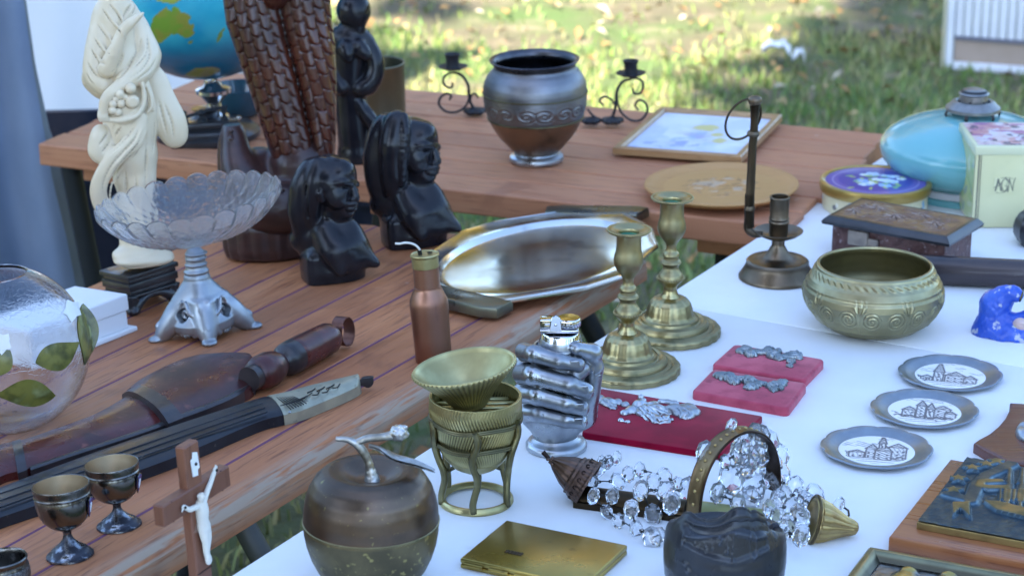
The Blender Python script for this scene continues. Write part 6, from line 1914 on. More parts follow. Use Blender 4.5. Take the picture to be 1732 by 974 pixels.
# ---- two carved black busts
m_ebony = mat('polished_ebony', (.009, .009, .012), (.016, .015, .018), scale=30, rough=.17, rough2=.27, bump=.10, bscale=60, spec=.36)
def bust(s, fx, lab, veil):
    """fx maps the pixel grid of the nearer bust to this one"""
    t = thing('ebony_bust', lab, 'bust', s, 'pair of polished black busts')
    m = s.m
    def q(x, y, d=0.0): return fx(x, y, d)
    k = fx.k
    S = Sculpt(q(478, 505, -78), q(662, 215, 78), 1.15)
    # block and trunk
    S.box(q(560, 456, 4), (47 * k, 36 * k, 40 * k), 12, 8, M=rotz(.25))
    S.cone(q(562, 452, 0), q(556, 405, 2), 46 * k, 38 * k, 16); S.cone(q(585, 462, -6), q(590, 425, -8), 30 * k, 22 * k, 14)
    S.path([q(508, 405, 16), q(530, 396, 6), q(560, 388, 0), q(596, 398, -10)], [17 * k, 22 * k, 24 * k, 15 * k], 12)   # shoulders
    S.cone(q(560, 398, 0), q(562, 350, -2), 29 * k, 24 * k, 10)         # neck
    S.path([q(584, 386, -6), q(604, 418, -14), q(622, 437, -20), q(638, 447, -24)], [21 * k, 19 * k, 10 * k, 3 * k], 8)     # pointed breast, right
    S.path([q(550, 392, -16), q(562, 425, -34), q(572, 447, -46), q(577, 462, -54)], [21 * k, 19 * k, 10 * k, 3 * k], 8)     # pointed breast, front
    S.ell(q(578, 416, -12), (34 * k, 44 * k, 30 * k), 16); S.ell(q(590, 440, -20), (30 * k, 30 * k, 26 * k), 14)
    # head turned to the right
    S.ell(q(556, 303, 4), (45 * k, 46 * k, 42 * k), 4)
    S.cone(q(566, 316, -6), q(580, 352, -14), 37 * k, 21 * k, 10)       # face down to the chin
    S.ell(q(586, 359, -18), (12 * k, 12 * k, 9 * k), 6)                 # chin
    S.ell(q(580, 292, -10), (22 * k, 28 * k, 24 * k), 8)                # forehead
    S.path([q(592, 309, -26), q(600, 311, -14), q(603, 312, -2)], [5 * k, 5.5 * k, 4 * k], 4)          # brows
    S.path([q(566, 310, -38), q(580, 308, -38), q(592, 310, -28)], [4 * k, 5 * k, 5 * k], 4)
    S.path([q(595, 313, -24), q(599, 325, -27), q(602, 336, -29)], [4.5 * k, 5 * k, 6 * k], 4)      # nose
    S.ell(q(596, 338, -33), 4.5 * k, 2.5); S.ell(q(604, 337, -22), 4 * k, 2.5)
    S.ell(q(583, 321, -38), (8 * k, 7 * k, 6.5 * k), 3, cut=True); S.ell(q(583, 322, -34), (7 * k, 6 * k, 4.5 * k), 1.5)     # eye socket and lid
    S.ell(q(605, 322, -14), (6 * k, 6 * k, 6 * k), 3, cut=True); S.ell(q(603, 322, -14), (4 * k, 5 * k, 4 * k), 1.5)
    S.path([q(586, 347, -34), q(598, 345, -32), q(604, 346, -22)], [3.5 * k, 4.8 * k, 3 * k], 2)
    S.path([q(586, 353, -33), q(597, 353, -31), q(602, 352, -22)], [3.5 * k, 5 * k, 3 * k], 2)
    S.path([q(584, 350, -38), q(600, 349.5, -37), q(607, 349, -24)], 1.3 * k, 1, cut=True)
    S.ell(q(570, 335, -36), (16 * k, 12 * k, 18 * k), 9, cut=False)     # cheek
    # ear
    S.path([q(546, 318, -34), q(541, 328, -36), q(545, 340, -34)], [5 * k, 6 * k, 4 * k], 2)
    # hair hanging behind the ear
    if veil:
        S.path([q(536, 272, -12), q(530, 310, -22), q(529, 355, -18), q(530, 384, -8)], [22 * k, 23 * k, 21 * k, 17 * k], 5)
        S.path([q(520, 280, 10), q(508, 330, 12), q(510, 380, 12)], [26 * k, 27 * k, 22 * k], 8)
        S.path([q(545, 262, -20), q(548, 290, -34), q(545, 330, -40), q(543, 372, -30)], [9 * k, 10 * k, 9 * k, 6 * k], 2)
        for dx in (-14, -5, 4):
            S.path([q(534 + dx, 285, -46), q(530 + dx, 330, -50), q(531 + dx, 372, -44)], 2.0 * k, 2, cut=True)
    else:
        S.path([q(528, 285, -2), q(512, 320, -6), q(508, 360, -2), q(514, 392, 4)], [17 * k, 18 * k, 17 * k, 11 * k], 12)
        S.path([q(540, 276, -14), q(530, 310, -23), q(527, 350, -20), q(528, 380, -10)], [10 * k, 12 * k, 12 * k, 8 * k], 9)
        S.path([q(520, 310, -30), q(518, 340, -34), q(521, 368, -28)], 2.4 * k, 2, cut=True)
    S.put(q(400, 600, -200) * [1, 1, 0] - [0, 0, 60], np.array([400, 400, .5]), lambda X, Y, Z: Z - .4 + 0 * X + 0 * Y, .1, cut=True)
    build('figure', S.mesh(m, 1), m_ebony, t, sharp=0)
    return t
s = Spot(LEFT, 566, 470)
class FX:
    def __init__(f, s, ox, oy, k, bx, by): f.s, f.ox, f.oy, f.k, f.bx, f.by = s, ox, oy, k, bx, by
    def __call__(f, x, y, d=0.0): return f.s.q(f.bx + (x - f.ox) * f.k, f.by + (y - f.oy) * f.k, d * f.k)
bust(s, FX(s, 566, 470, 1.0, 566, 470), 'black bust with swept back hair, in front and left of the other bust', False)
s = Spot(LEFT, 703, 411)
bust(s, FX(s, 566, 470, 1.02, 703, 411), 'black bust with striped head cloth, behind and right of the other bust', True)

# ---- egg cups
m_egg = mat('tarnished_plate_dark', (.20, .185, .165), (.10, .092, .085), scale=30, detail=6, rough=.17, rough2=.36, metal=1.0, c3=(.34, .33, .33), scale3=60, lo3=.62, hi3=.74)
m_egg_foot = mat('worn_silver_foot', (.30, .31, .33), (.055, .055, .065), scale=110, detail=8, lo=.38, hi=.55, rough=.2, rough2=.45, metal=1.0)
m_gilt = mat('gilt_inside', (.58, .47, .33), (.48, .38, .26), scale=20, rough=.34, rough2=.45, metal=1.0)
m_badge = mat('blue_badge', (.02, .025, .16), rough=.25, coat=.4)
m_badge_w = mat('white_badge', (.75, .75, .75), rough=.3)
def egg_cup(s, base, rim, lab, R0):
    t = thing('egg_cup', lab, 'egg cup', s, 'pair of tarnished silver egg cups')
    P = s.prof; m = s.m
    yb, yr = base, rim
    f = lambda v: yb + (yr - yb) * v
    k = R0 / 49.0
    build('foot', lathe(P([(0, f(0)), (38 * k, f(0)), (40.5 * k, f(.01)), (40 * k, f(.035)), (36 * k, f(.055)), (33 * k, f(.075)), (31 * k, f(.10)), (24 * k, f(.14)), (16 * k, f(.19)), (10 * k, f(.24)), (7.5 * k, f(.29)), (7 * k, f(.33)), (9 * k, f(.37))]), 72, sub=2), m_egg_foot, t)
    build('bowl', lathe(P([(9 * k, f(.365)), (16 * k, f(.395)), (28 * k, f(.45)), (38 * k, f(.53)), (44 * k, f(.63)), (47 * k, f(.74)), (47.5 * k, f(.82)), (46.5 * k, f(.86)), (48.5 * k, f(.88)), (47 * k, f(.90)), (48 * k, f(.95)), (49 * k, f(1.0)), (48.4 * k, f(1.012)), (47 * k, f(1.006))]), 80, sub=2), m_egg, t)
    build('gilt_lining', lathe(P([(47, f(1.006)), (46, f(.93)), (44.5, f(.84)), (42, f(.70)), (33, f(.55)), (18, f(.47)), (0, f(.45))] if k == 1 else [(47 * k, f(1.006)), (46 * k, f(.93)), (44.5 * k, f(.84)), (42 * k, f(.70)), (33 * k, f(.55)), (18 * k, f(.47)), (0, f(.45))]), 72, sub=3), m_gilt, t)
    # enamelled badge on the side
    a = -.42
    rr, zz = P([(47.0 * k, f(.70))])[0]
    Rm = rotz(a)
    V = []
    sh = [(-8, 14), (0, 17), (8, 14), (7, -4), (0, -17), (-7, -4)]
    bd = prism([(x_ * m * k, y_ * m * k) for x_, y_ in sh], 0, 3 * m, .8 * m, 1)
    Mb = Rm @ np.array([[0, 0, 1.0], [1, 0, 0], [0, 1, 0]]) @ np.eye(3)
    Mb = rotz(a) @ roty(.22) @ np.array([[0, 0, 1.0], [1, 0, 0], [0, 1, 0]])
    pos_ = rotz(a) @ np.array([rr - 1.2 * m, 0, zz])
    b = build('badge', xf(bd, Mb, t=pos_), m_badge, t, smooth=False)
    wh = prism([(x_ * m * k * .42, y_ * m * k * .55) for x_, y_ in sh], 3 * m, 3.8 * m, .2 * m, 1)
    build('badge_stripe', xf(wh, Mb, t=pos_), m_badge_w, b, smooth=False)
    fr = tube([(x_ * m * k * 1.08, y_ * m * k * 1.08, 1.6 * m) for x_, y_ in sh], 1.1 * m, 6, closed=True)
    build('badge_frame', xf(fr, Mb, t=pos_), m_egg, b)
    return t
s = Spot(LEFT, 119, 940); egg_cup(s, 940, 820, 'nearer tarnished egg cup with gilt inside and blue badge', 49)
s = Spot(LEFT, 202, 889); egg_cup(s, 889, 784, 'farther tarnished egg cup with gilt inside, between the other egg cup and the crucifix', 46.5)
# small bowl at the corner
s = Spot(LEFT, 8, 1000)
t = thing('silver_salt_bowl', 'small round silver bowl cut off at the lower left corner', 'bowl', s)
P = s.prof
build('bowl', lathe(P([(0, 1000), (24, 1000), (36, 994), (44, 982), (47, 970), (46.5, 958), (44.5, 950), (46, 947), (46.5, 944), (45, 942), (43.5, 944), (42, 950), (43, 962), (38, 980), (22, 990), (0, 992)]), 80, sub=2), m_egg, t)
build('stippled_band', lathe(P([(45.2, 985), (48.0, 974), (47.8, 964), (46.8, 957)]), 80, sub=2), mat('stipple', (.25, .26, .28), (.08, .08, .09), scale=500, rough=.35, metal=1.0, bump=.8, bscale=700), t)

# ---- knives
m_leather = mat('oxblood_leather', (.085, .014, .011), (.038, .009, .008), scale=26, detail=7, rough=.26, rough2=.38, coat=.15, coat_rough=.25, bump=.25, bscale=110, c3=(.16, .05, .035), scale3=55, lo3=.6, hi3=.75)
m_leather_d = mat('black_leather', (.018, .015, .016), (.035, .025, .025), scale=30, rough=.32, coat=.2, bump=.2, bscale=120)
m_scab = mat('black_scabbard', (.009, .010, .014), (.017, .018, .023), scale=18, detail=6, stretch=(1, 1, 1), rough=.28, rough2=.42, spec=.4, bump=.1, bscale=50, c3=(.09, .08, .07), scale3=80, lo3=.68, hi3=.76)
m_horn = mat('pale_metal_cap', (.42, .40, .29), (.33, .32, .24), scale=40, rough=.42, metal=.55, c3=(.22, .2, .15), scale3=90, lo3=.6, hi3=.75)
s = Spot(LEFT, 300, 690)
Ms = np.array(s.matrix()); Mi = np.linalg.inv(Ms)
def onp(x, y, h=0.0):
    p = LEFT.at(x, y, h); return Mi[:3, :3] @ p + Mi[:3, 3]
def pillow(upper, lower, h_top, h_edge, nu=80, nv=12, crown=.004, ridge=0.0):
    """a flat sheath: outline given by its upper and lower border (pixels, at the height of the edge)"""
    U1 = spline(np.array([onp(*p, h_edge) for p in upper]), 10); L1 = spline(np.array([onp(*p, h_edge) for p in lower]), 10)
    rs = lambda A: np.stack([np.interp(np.linspace(0, 1, nu), np.linspace(0, 1, len(A)), A[:, i]) for i in range(3)], 1)
    U1, L1 = rs(U1), rs(L1)
    V = []
    for k in range(nu):
        row = []
        row.append(np.r_[U1[k][:2], .0004]); row.append(np.r_[U1[k][:2] , h_edge * .55])
        for f in np.linspace(0, 1, nv):
            p = U1[k] * (1 - f) + L1[k] * f
            e = (2 * f - 1)
            z_ = h_edge + (h_top - h_edge) * (1 - abs(e) ** 3.0) + ridge * math.exp(-(e / .12) ** 2)
            row.append(np.array([p[0], p[1], z_]))
        row.append(np.r_[L1[k][:2], h_edge * .55]); row.append(np.r_[L1[k][:2], .0004])
        V += row
    n = nv + 4
    Fc = grid_faces(nu, n).tolist()
    Fc += [list(range(n)), [(nu - 1) * n + j for j in range(n)][::-1]]
    return np.array(V), Fc
t = thing('sheathed_dagger', 'dagger in an oxblood leather sheath with banded leather grip', 'dagger', s)
build('sheath', pillow([(-60, 775), (0, 755), (40, 747), (100, 726), (165, 700), (214, 670), (222, 662)], [(-60, 848), (0, 806), (45, 793), (120, 770), (200, 744), (260, 722), (300, 706)], .020, .009, ridge=.0022), m_leather, t, sharp=35)
build('sheath_mouth', pillow([(214, 660), (240, 640), (290, 615), (330, 603), (370, 601), (405, 604), (418, 610)], [(296, 712), (330, 698), (370, 681), (400, 668), (425, 655), (432, 640), (434, 628)], .026, .012), m_leather, t, sharp=35)
build('sheath_band', pillow([(206, 667), (214, 661), (222, 656)], [(285, 716), (298, 711), (310, 706)], .0275, .014, nu=14), m_leather_d, t, sharp=35)
build('sheath_band', pillow([(20, 750), (27, 748), (34, 746)], [(30, 800), (38, 797), (46, 794)], .0225, .011, nu=14), m_leather_d, t, sharp=35)
build('edge_binding', pillow([(50, 789), (120, 765), (200, 739), (258, 719), (296, 704)], [(52, 795), (122, 771), (203, 745), (262, 725), (301, 710)], .012, .010, nu=40, nv=4), m_leather_d, t, sharp=35)
build('edge_binding', pillow([(302, 700), (350, 684), (395, 664), (428, 645)], [(305, 708), (352, 691), (398, 671), (431, 650)], .015, .012, nu=30, nv=4), m_leather_d, t, sharp=35)
g0, g1 = onp(424, 640, .021), onp(566, 566, .021)
d = g1 - g0; Lg = np.linalg.norm(d); mm = s.m
def grip(pf, name, m_, sub=3):
    return build(name, xf(lathe([(r_ * mm, z_ * Lg) for r_, z_ in pf], 48, sub=sub), frame_to(d), t=g0), m_, t)
grip([(0, -.02), (22, -.02), (22, .05), (18, .09)], 'collar', m_leather_d)
grip([(17, .03), (27, .07), (31, .13), (31, .21), (27, .28), (19, .34)], 'grip_bulb', m_leather)
grip([(18, .32), (17, .35), (22, .37), (28, .40), (30, .44), (30.5, .50)], 'grip_collar', m_leather_d)
grip([(29.5, .49), (30.5, .52), (30, .60), (29, .80), (28, .92), (25, .95), (0, .95)], 'grip_sleeve', m_leather)
rc = onp(580, 560, .022); e_ = d / Lg; sdv = np.cross(e_, [0, 0, 1.0])
ringp = []
for w in np.linspace(0, 2 * math.pi, 36, endpoint=False):
    ringp.append(rc + np.array([0, 0, 1.0]) * 27 * mm * math.sin(w) * 1.0 + e_ * 23 * mm * math.cos(w) * .9 + np.array([0, 0, .0]) )
build('strap_loop', tube(ringp, 11 * mm, 10, closed=True, flat=.18, up=None) if False else join(*[(lambda a, b: (np.array([a - sdv * 12 * mm, a + sdv * 12 * mm, b + sdv * 12 * mm, b - sdv * 12 * mm, a * .94 + rc * .06 - sdv * 12 * mm, a * .94 + rc * .06 + sdv * 12 * mm, b * .94 + rc * .06 + sdv * 12 * mm, b * .94 + rc * .06 - sdv * 12 * mm]), [[0, 1, 2, 3], [7, 6, 5, 4], [0, 3, 7, 4], [1, 5, 6, 2]]))(ringp[k], ringp[(k + 1) % 36]) for k in range(36)]), mat('copper_strap', (.20, .085, .06), (.11, .05, .04), scale=40, rough=.35, metal=.6), t, sharp=60)

s = Spot(LEFT, 300, 770)
Ms = np.array(s.matrix()); Mi = np.linalg.inv(Ms)
t = thing('sheathed_knife', 'long knife in a flat black scabbard with pale engraved grip end', 'knife', s)
build('scabbard', pillow([(-60, 848), (0, 824), (150, 768), (300, 717), (430, 676), (452, 672), (474, 676)], [(-60, 903), (0, 875), (150, 825), (300, 771), (430, 716), (470, 704), (497, 697)], .0185, .012, nv=14), m_scab, t, sharp=25)
for o_ in (.24, .50, .76):
    u0, u1 = np.array([0, 824]), np.array([440, 676]); l0, l1 = np.array([0, 868]), np.array([455, 702])
    pa, pb = u0 * (1 - o_) + l0 * o_, u1 * (1 - o_) + l1 * o_
    build('rib', tube([onp(*pa, .0185), onp(*((pa + pb) / 2), .0188), onp(*pb, .0183)], .0011, 6), m_scab, t)
build('edge_strip', pillow([(-60, 906), (0, 879), (150, 829), (300, 775), (430, 722), (496, 702)], [(-60, 909), (0, 882), (150, 832), (300, 778), (430, 725), (498, 705)], .005, .004, nv=4), m_horn, t, sharp=35)
cap = build('grip_cap', pillow([(450, 671), (485, 664), (520, 655), (565, 646), (598, 640), (604, 640)], [(480, 702), (510, 694), (545, 680), (585, 663), (606, 652), (610, 647)], .0195, .012, nv=14), m_horn, t, sharp=25)
for k in range(7):
    f = k / 6
    a, b = onp(468 + 26 * f, 672 - 2 * f, .0190), onp(492 + 26 * f, 692 - 10 * f, .0190)
    build('engraving', tube([a, (a + b) / 2 + [0, 0, .001], b], .0007, 5), m_wire, cap)
for k in range(5):
    build('engraving', tube([onp(474 + 10 * k, 678 + 3.2 * (4 - k) - 5, .0200), onp(512 + 4 * k, 668 + 3 * (4 - k) - 4, .0200)], .0006, 5), m_wire, cap)
for k, (x_, y_) in enumerate(((520, 664), (528, 668), (536, 661), (544, 664), (552, 657), (562, 656))):
    build('engraving', tube([onp(x_, y_, .0200), onp(x_ + 9, y_ - 4 + (k % 2) * 3, .0200), onp(x_ + 13, y_ - 7, .0200)], .0008, 5), m_wire, cap)
for k in range(12):
    f = k / 11
    p = onp(490 + 108 * f, 697 - 45 * f - 5 * math.sin(f * 3), .0135)
    build('rivet', xf(lathe([(0, .0016), (.0012, .0012), (.0018, 0)], 10), t=p), m_pewter, cap)
S = Sculpt(onp(600, 660) / mm - 20, onp(640, 625) / mm + 26, .9)
c = onp(622, 644, .013) / mm
S.ell(c, (10, 10, 12), 3); S.ell(c + [-4, 2, 8], 6, 3); S.cone(c + [-14, -4, -2], c, 6, 8, 3); S.ell(c + [6, 3, 5], 5, 2)
build('pommel', S.mesh(mm), m_blk, t, sharp=0)

# ---- glass compote on a cast foot
s = Spot(LEFT, 346, 566)
t = thing('glass_compote', 'scalloped pressed glass bowl on a cast grey metal foot', 'compote', s)
q, m = s.q, s.m
m_cast = mat('cast_pewter', (.36, .38, .40), (.28, .30, .32), scale=30, rough=.36, rough2=.5, metal=.9, dirt=(.06, .065, .075), dlo=.42, dhi=.495, bump=.08, bscale=100)
S = Sculpt(q(245, 618, -84), q(452, 380, 84), 1.15)
S.cone(q(330, 432), q(333, 470), 16.5, 16.5, 1)
for y_, r_ in ((428, 18), (436, 17.5), (446, 18), (458, 19), (466, 18)): S.ell(q(331.5, y_), (r_ + 1.5, r_ + 1.5, 3), 1.5)
S.cone(q(333, 462), q(337, 505), 18, 33, 8); S.cone(q(337, 505), np.array([0, 0, 30.0]), 33, 54, 10); S.ell((0, 0, -8), (66, 66, 36), 4, cut=True); S.put(np.array([-150, -150, -40]), np.array([150, 150, 10.]), lambda X, Y, Z: Z - 9 + 0 * X + 0 * Y, 3, cut=True)
feet = [(-74, -6), (6, -58), (78, 6), (-4, 54)]
b0 = q(342, 535)
for fx_, fy_ in feet:
    e = np.array([fx_, fy_, 5.0])
    S.path([q(334, 478), q(336, 500) + np.array([fx_, fy_, 0]) * .22, np.array([fx_ * .55, fy_ * .55, 42]), np.array([fx_ * .82, fy_ * .82, 20]), e], [17, 20, 20, 15, 7], 7)
    S.ell(e + np.array([fx_ * .10, fy_ * .10, -1]), (13, 13, 6), 4)
    S.path([np.array([fx_ * .86, fy_ * .86, 36]), np.array([fx_ * 1.02, fy_ * 1.02, 26]), np.array([fx_ * .96, fy_ * .96, 14])], [3.2, 4.5, 3], 2)
    pr = np.array([-fy_, fx_, 0]) / math.hypot(fx_, fy_)
    for sg in (-1, 1):
        S.path([q(334, 474) + pr * 9 * sg + np.array([fx_, fy_, 0]) * .15, np.array([fx_ * .5, fy_ * .5, 56]) + pr * 16 * sg, np.array([fx_ * .85, fy_ * .85, 26]) + pr * 13 * sg, e + pr * 8 * sg + [0, 0, 4]], [3, 3.4, 3, 2.4], 1.5)
for i in range(4):                        # pierced aprons with scrolls between the feet
    a, b = np.array(feet[i]), np.array(feet[(i + 1) % 4])
    c = (a + b) / 2 * .78
    nrm = np.array([c[0], c[1], 0]); nrm /= np.linalg.norm(nrm); pr = np.array([-nrm[1], nrm[0], 0])
    c3 = np.array([c[0] * 1.0, c[1] * 1.0, 34])
    Mx = np.stack([pr, nrm, [0, 0, 1.0]], 1)
    S.box(c3 + [0, 0, 10] - nrm * 8, (30, 6, 26), 5, 8, M=Mx)
    for sg in (-1, 1):
        p = c3 + pr * sg * 20 + nrm * 3 + [0, 0, -12]
        S.path([p + pr * sg * 6 + [0, 0, 14], p + pr * sg * 11, p + [0, 0, -9], p - pr * sg * 7 + [0, 0, -1], p + [0, 0, 5]], [3.5, 4.5, 5, 4, 3], 2)
        S.path([c3 + pr * sg * 4 + nrm * 3 + [0, 0, 34], c3 + pr * sg * 12 + nrm * 4 + [0, 0, 18], c3 + pr * sg * 22 + nrm * 3 + [0, 0, 12]], [2.5, 3.2, 2.5], 1.5)
    for w in np.linspace(-1.1, 1.1, 5):
        S.cone(c3 + nrm * 4 + [0, 0, -8], c3 + nrm * 6 + pr * 15 * math.sin(w) + np.array([0, 0, -10 - 14 * math.cos(w)]), 3, 4.2, 1.5)
    S.cone(c3 + [0, 0, 12] - nrm * 30, c3 + [0, 0, 12] + nrm * 16, 11, 11, 1.5, cut=True)
    S.path([c3 + [0, 0, 12] + pr * 6 * math.cos(w) + np.array([0, 0, 6 * math.sin(w)]) for w in np.linspace(0, 4.6, 8)], [3, 3.5, 3], 1, n=2)
S.cone((0, 0, -30), (0, 0, 12), 62, 30, 6, cut=True)
S.put(np.array([-150, -150, -40]), np.array([150, 150, .5]), lambda X, Y, Z: Z - .3 + 0 * X + 0 * Y, .1, cut=True)
build('cast_foot', S.mesh(m), m_cast, t, sharp=0)
# the glass: outer face with lens shaped panels and a scalloped rim
m_glass = mat('pressed_glass', (.96, .97, .98), rough=.07, trans=.95, ior=1.34, bump=.5, bscale=150, bdist=.0022)
zb_g, zr_g = s.z(428), None
Mg = roty(-.055)
axis0 = np.array([q(331, 410)[0] * m, 0, q(331, 410)[2] * m])
# profile in pixels above the top of the stem
outer = [(14, 0), (30, 3), (55, 8), (85, 17), (112, 32), (133, 51), (147, 70), (154, 84), (156, 92)]
inner = [(152, 91), (148, 82), (140, 70), (126, 54), (104, 36), (78, 23), (50, 15), (25, 11), (0, 10)]
def gl(T, Rr, Zz, tt):
    rn = Rr / (156 * m)
    sc_ = np.abs(np.cos(T * 13))
    edge = sstep(.80, 1.0, rn)
    outerm = tt < .52
    Z2 = Zz + edge * (sc_ ** .6 - .5) * 10 * m
    big = np.clip(np.cos(T * 4), 0, 1)
    lens = np.exp(-((rn - .66) / .16) ** 2) * sstep(.25, .6, big)
    stip = np.sin(T * 44) * np.sin(rn * 46) * (1 - sstep(.1, .4, big)) * np.exp(-((rn - .62) / .26) ** 2)
    fan = np.cos(T * 26) * np.exp(-((rn - .86) / .09) ** 2)
    dr = np.where(outerm, (lens * 2.4 + stip * 1.7 + fan * .7) * m, 0)
    return Rr + dr * .8, Z2 - dr * .7
pf = []
for seq in (outer, inner):
    P_ = spline(np.array(seq, float), 7)
    pf += [tuple(p) for p in P_]
gv = lathe([(r_ * m, z_ * m * .84) for r_, z_ in [(0, 0)] + pf], 416, gl)
build('glass_bowl', xf(gv, Mg, t=axis0), m_glass, t, sharp=0)

# ---- crackle glass globe vase with leaves
s = Spot(LEFT, 24, 716)
t = thing('glass_globe_vase', 'round crackle glass vase with olive leaves and white blossoms', 'vase', s)
P = s.prof; q, m = s.q, s.m
m_crackle = mat('crackle_glass', (.93, .95, .97), rough=.025, trans=1.0, ior=1.27, voro=.05, vscale=150, bump=.12, bscale=120, bdist=.0005)
Rg = 143.0
zc = s.z(588) / m
def circ(a0, a1, R_, n): return [(R_ * math.sin(a), zc - R_ * math.cos(a)) for a in np.linspace(a0, a1, n)]
zbot = zc - Rg * math.cos(.42)
pf = [(0, zbot)] + circ(.42, math.pi - .40, Rg, 60) + [(57, zc + Rg * .932), (54, zc + Rg * .925)] + circ(math.pi - .40, .45, Rg - 3.4, 60) + [(0, zbot + 7)]
zoff = zbot
build('globe', lathe([(r_ * m, (z_ - zoff) * m) for r_, z_ in pf], 128), m_crackle, t, sharp=40)
m_leafo = mat('olive_leaf', (.19, .175, .035), (.06, .062, .012), scale=60, detail=6, rough=.35, coat=.3, c3=(.30, .31, .12), scale3=30, lo3=.52, hi3=.7)
m_blos = mat('white_blossom', (.78, .77, .72), rough=.5)
def on_globe(px, py):
    r = ray(px, py); C_ = s.o + s.plane.n * (zc - zoff) * m
    d0 = CAM - C_; A_ = r @ r; B_ = 2 * r @ d0; Cc = d0 @ d0 - (Rg * m * 1.004) ** 2
    dsc = max(B_ * B_ - 4 * A_ * Cc, 0)
    p = CAM + (-B_ - math.sqrt(dsc)) / (2 * A_) * r
    return s.view @ (p - s.o)
def patch(P_, name, m_, n=26):
    V = []
    a, b, w0, bend = P_
    a, b = np.array(a, float), np.array(b, float); d_ = b - a; L_ = np.hypot(*d_); nn = np.array([-d_[1], d_[0]]) / L_
    for k in range(n):
        f = k / (n - 1)
        wv = w0 * math.sin(math.pi * f ** .8) ** 1.15 + .5
        c = a + d_ * f + nn * bend * math.sin(math.pi * f)
        for g in np.linspace(-1, 1, 9):
            V.append(on_globe(*(c + nn * wv * g)) + np.array([0, 0, 0]))
    V = np.array(V); C_ = np.array([0, 0, (zc - zoff) * m])
    dirs = (V - C_) / np.linalg.norm(V - C_, axis=1)[:, None]
    V1 = V + dirs * .0012; V0 = V - dirs * .0002
    g_ = grid_faces(n, 9)
    return build(name, join((V1, g_), (V0, g_[:, ::-1])), m_, t, sharp=0)
patch(((60, 614), (134, 578), 23, 6), 'leaf', m_leafo)
patch(((139, 514), (142, 617), 17, -8), 'leaf', m_leafo)
patch(((93, 668), (-8, 668), 22, 4), 'leaf', m_leafo)
patch(((17, 592), (-20, 640), 20, 0), 'leaf', m_leafo)
for cx_, cy_ in ((121, 525), (4, 580)):
    for k in range(5):
        w = 2 * math.pi * k / 5 + .4
        patch(((cx_, cy_), (cx_ + 20 * math.cos(w) * .8, cy_ + 20 * math.sin(w)), 7.5, 0), 'petal', m_blos, 10)

# ---- white lidded box
pl = Plane(LEFT.at(200, 560), LEFT.n)
s = Spot(LEFT, 132, 596)
t = thing('white_box', 'plain white card box with a projecting base, behind the glass globe', 'box', s)
Mi = np.linalg.inv(np.array(s.matrix()))
def lc(x, y, h=0): p = LEFT.at(x, y, h); return Mi[:3, :3] @ p + Mi[:3, 3]
A, B = lc(60, 625), lc(229, 558)
hh = 68 * s.m
ex = (B - A); Lx = np.linalg.norm(ex[:2]); ex = ex / np.linalg.norm(ex); ey = np.array([-ex[1], ex[0], 0]); Mx = np.stack([ex, ey, [0, 0, 1.0]], 1)
m_card = mat('white_card', (.80, .80, .80), (.77, .77, .78), scale=10, rough=.6)
build('base', xf(box((Lx / 2, .045, .003), (Lx, .10, .006), .0012, 1), Mx, t=A), m_card, t, smooth=False)
build('tray', xf(box((Lx / 2 - .004, .047, .017), (Lx - .010, .090, .022), .001, 1), Mx, t=A), m_card, t, smooth=False)
build('lid', xf(box((Lx / 2 - .003, .047, .028 + (hh - .028) / 2), (Lx - .005, .094, hh - .028), .002, 2), Mx, t=A), m_card, t, smooth=False)

# ---- ivory coloured woman with a fruit basket on a carved stand
s = Spot(LEFT, 243, 520)
t = thing('ivory_figurine', 'ivory coloured robed woman holding a fruit basket, on a black carved stand', 'figurine', s)
q, m = s.q, s.m
m_ivory = mat('ivory_resin', (.78, .66, .47), (.70, .57, .38), scale=12, rough=.36, sss=.06, dirt=(.25, .18, .11), dlo=.43, dhi=.496, coat=.1)  # darker colour laid in the creases makes the folds read deeper
S = Sculpt(q(125, 478, -70), q(330, -75, 70), 1.25)
S.path([q(240, 452, 0), q(238, 440, 0)], [34, 30], 4)
S.ell(q(243, 436, -8), (50, 34, 13), 6); S.ell(q(228, 428, 0), (38, 30, 16), 6); S.ell(q(258, 440, -14), (36, 26, 10), 5)
S.cone(q(222, 425, 8), q(215, 300, 6), 19, 18, 6); S.cone(q(240, 425, -2), q(238, 260, -6), 20, 27, 7)      # legs under the robe
S.cone(q(216, 300, 4), q(220, 220, 0), 24, 40, 10); S.cone(q(228, 260, -4), q(222, 195, 0), 34, 42, 10)
S.cone(q(220, 210, 2), q(204, 110, 2), 42, 38, 12)
S.cone(q(204, 110, 2), q(196, 34, 4), 38, 31, 12)
S.path([q(174, 34, 2), q(194, 10, 4), q(222, 32, 4)], [18, 22, 16], 8)                      # shoulders
S.cone(q(190, 2, 2), q(190, -20, 0), 17, 14, 6); S.ell(q(190, -44, -4), (22, 24, 28), 4)    # neck and head
S.ell(q(188, -62, 8), (20, 20, 14), 4)
S.path([q(172, 42, 0), q(167, 85, -6), q(163, 125, -14), q(178, 148, -26)], [17, 21, 20, 14], 6)       # right sleeve
S.path([q(158, 122, 0), q(152, 138, 2), q(168, 160, 4)], [15, 11, 7], 5)
S.path([q(180, 118, -36), q(196, 82, -48), q(208, 52, -52)], [14, 10.5, 8], 3)              # forearm to the shoulder
S.path([q(206, 54, -53), q(220, 40, -54), q(234, 28, -50)], [8.5, 8, 4], 2)                 # hand laid on the chest
for k in range(4): S.path([q(214 + 2 * k, 46 - 3 * k + 4, -57), q(228 + 3 * k, 34 - 4 * k + 5, -57), q(236 + 2 * k, 27 - 3 * k + 5, -52)], [3.2, 3, 2], 1)
